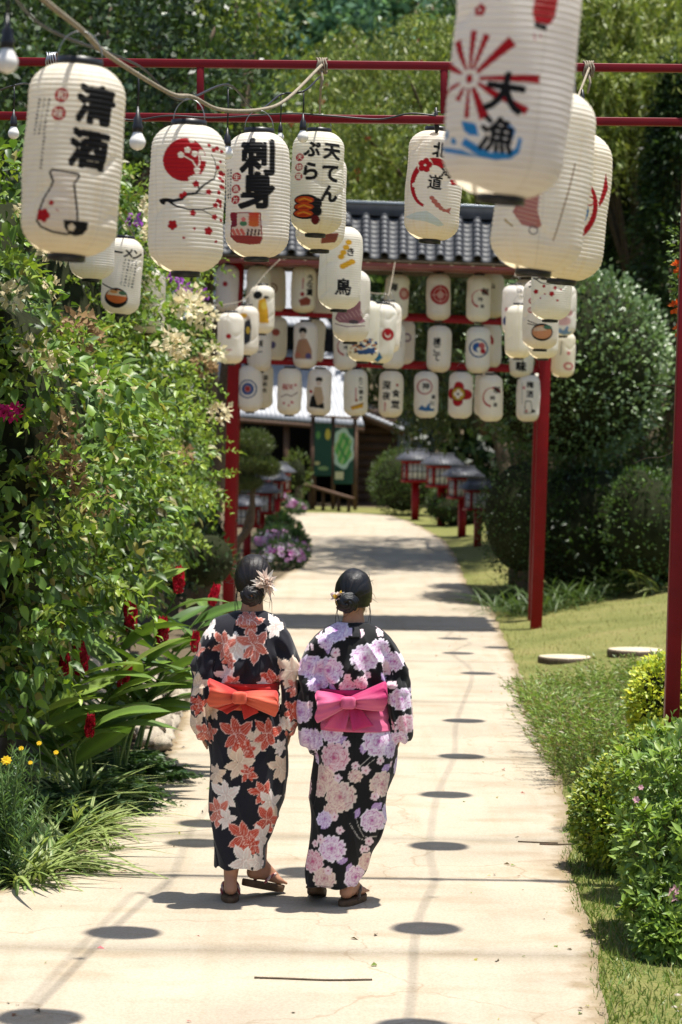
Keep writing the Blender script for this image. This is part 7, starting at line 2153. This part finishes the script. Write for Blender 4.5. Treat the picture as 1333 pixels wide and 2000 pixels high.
# juniper-like ground cover (one spreading mat)
lv = Leaves(); b = gb(1150, 18)
B0 = np.array(b)
for k in range(1600):
    y = rng.uniform(14.7, 19.3); x = rng.uniform(float(path_edges(y)[1]) - .04, 2.30 + .05 * (y - 15)); h = .24 + .06 * math.sin(x * 3 + y)
    a = rng.uniform(0, 6.283); m = 30; t = np.linspace(.1, 1, m)[:, None]; Ls = rng.uniform(.16, .34); hd = np.array((math.cos(a), math.sin(a), 0))
    ax = np.array((x, y, gzf(x, y) + .02)) + hd * t * Ls * .8 + np.array((0, 0, 1)) * (t * h * 1.3)
    ang = np.arange(m) * 2.4
    d = hd + np.stack([np.cos(ang), np.sin(ang), .5 + 0 * ang], 1) * .8
    ln = rng.uniform(.03, .05, m)
    cc = pal(rng, m, [(.13, .20, .03), (.17, .24, .045), (.09, .15, .03), (.17, .14, .06)], .25) * (.75 + .5 * t)
    lv.add(*leaf_arrays(ax - B0, d, ln, ln * .22, cc, rng, kind=2))
o = tag(link('ground_cover', lv.mesh('ground_cover'), loc=b), 'feathery low ground cover spreading over the right path edge', 'ground cover', kind='stuff')

# strap-leaved edging past the gate on the right
LIR = [((.05, .085, .022), (.06, .10, .025)), ((.07, .11, .03), (.09, .13, .03))]
for k, (px, d) in enumerate(((968, 30.2), (990, 29.2), (1012, 28.7), (1038, 28.4), (1070, 28.6), (1105, 28.9), (1140, 29.0), (1175, 29.4), (1210, 29.8), (1240, 30.2), (1085, 30), (1125, 30.4), (1165, 30.8), (1005, 30.4), (1050, 30.2))):
    lbs = 'dark strap leaved edging clump in the row behind the right lawn'
    strap_plant(lbs, gb(px, d), 60, .55, .022, LIR, 'edging clumps behind the right lawn', 'edging_plant', spread=3.2, droop=.5, nm=3)
strap_plant('pale variegated clump at the right end of the edging row', gb(1283, 29.0), 60, .5, .026, [((.34, .36, .16), (.12, .18, .05)), ((.26, .31, .10), (.12, .18, .05))], None, 'spider_plant', spread=1.8)

# orange flowered vine at the right edge
vb = P(1345, 700, 13.0); ve = empty('flowering_vine', vb, 'leafy vine with orange flowers hanging at the right edge', 'vine'); B0 = np.array(vb)
lv = Leaves()
for px, py, rx, ry in ((1340, 480, 40, 60), (1335, 560, 26, 40), (1345, 640, 24, 50), (1350, 760, 28, 60), (1345, 870, 22, 50), (1350, 980, 24, 60)):
    c = np.array(P(px, py, 13.0)); r = np.array((pxr(rx, 13), .12, pxr(ry, 13))); n = 230; p, d = blob_pts(rng, n, c, r, .3); ln = rng.uniform(.02, .04, n)
    lv.add(*leaf_arrays(p - B0, d + np.array((0, 0, -.3)) + rng.normal(0, .4, (n, 3)), ln, ln * .5, pal(rng, n, [(.07, .12, .025), (.10, .16, .03)], .25), rng))
link('foliage', lv.mesh('foliage'), ve)
OF = cluster_mesh(70, [(.62, .10, .015), (.55, .06, .01), (.68, .18, .03)], 26, .022, .032)
for px, py in ((1328, 520), (1322, 600), (1330, 597), (1336, 530), (1331, 645)):
    link('orange_flower', OF, ve, loc=P(px, py, 12.9) - vb)
for pts in (((1345, 770), (1310, 755), (1270, 752)), ((1345, 860), (1300, 890), (1262, 895), (1240, 905)), ((1340, 770), (1315, 790), (1312, 800)), ((1350, 480), (1345, 700), (1350, 1000))):
    V, F, T = tube_np([p - vb for p in catmull([P(x, y, 12.95) for x, y in pts], 6)], .0028, 5); link('twig', mesh_np('twig', V, [F, T], mat=MT['bark']), ve)

# ---- grass blades on the lawn, and litter on the path
lv = Leaves(); n = 26000
y = np.concatenate([rng.uniform(7.5, 13.2, 15000), 13 + (rng.random(11000)) * 22]); l_, r_ = path_edges(y)
x = r_ - .03 + rng.random(n) ** 1.2 * np.where(y < 13.2, 1.1, 3.6)
p = np.stack([x, y, gz(x, y) + .004], 1); ln = rng.uniform(.025, .065, n) * np.where(y < 13.2, 1, 1.1)
d = rng.normal(0, .55, (n, 3)); d[:, 2] = np.abs(d[:, 2]) + .55
cc = np.where((y < 14)[:, None], pal(rng, n, [(.13, .20, .035), (.17, .22, .05), (.10, .16, .03), (.26, .23, .09)], .25, (.34, .28, .26, .12)), pal(rng, n, [(.20, .19, .055), (.26, .23, .075), (.15, .165, .042), (.32, .27, .11)], .2))
lv.add(*leaf_arrays(p, d, ln, .006 + 0 * ln, cc, rng, kind=2, curl=.3))
tag(link('lawn_grass', lv.mesh('lawn_grass')), 'short grass blades of the lawn right of the path', 'grass', kind='stuff')
lv = Leaves(); n = 150
y = 8.5 + rng.random(n) ** 1.5 * 20; l_, r_ = path_edges(y)
u = rng.random(n); u = np.where(rng.random(n) < .6, np.where(rng.random(n) < .6, u * .25, 1 - u * .2), u)
x = l_ + (r_ - l_) * u; p = np.stack([x, y, gz(x, y) + .033 + rng.uniform(0, .004, n)], 1)
d = rng.normal(0, 1, (n, 3)); d[:, 2] *= .12; ln = rng.uniform(.012, .04, n)
cc = pal(rng, n, [(.30, .28, .04), (.10, .07, .04), (.22, .10, .05), (.40, .10, .12), (.14, .20, .03), (.05, .04, .03)], .2)
lv.add(*leaf_arrays(p, d, ln, ln * .5, cc, rng, up=np.array((0, 0, 1.)), kind=4))
tag(link('leaf_litter', lv.mesh('leaf_litter')), 'scattered fallen leaves and petals on the path', 'leaf litter', kind='stuff')
# gravel at the lower right corner
lv = []; 
gp = Leaves(); n = 500
x = rng.uniform(1.28, 1.9, n); y = rng.uniform(7.8, 9.3, n); r = rng.uniform(.006, .018, n)
Ve, Fe, Te = ellipsoid((0, 0, 0), (1, 1, .7), 6, 4)
for k in range(n):
    c = np.array((.45, .38, .30)) * rng.uniform(.6, 1.3)
    gp.add(Ve * r[k] + (x[k], y[k], .012), Fe, np.tile(c, (len(Ve), 1))); gp.F.append(Te + gp.n - len(Ve))
tag(link('gravel', gp.mesh('gravel', 'attr')), 'pale gravel under the azalea', 'gravel', kind='stuff')
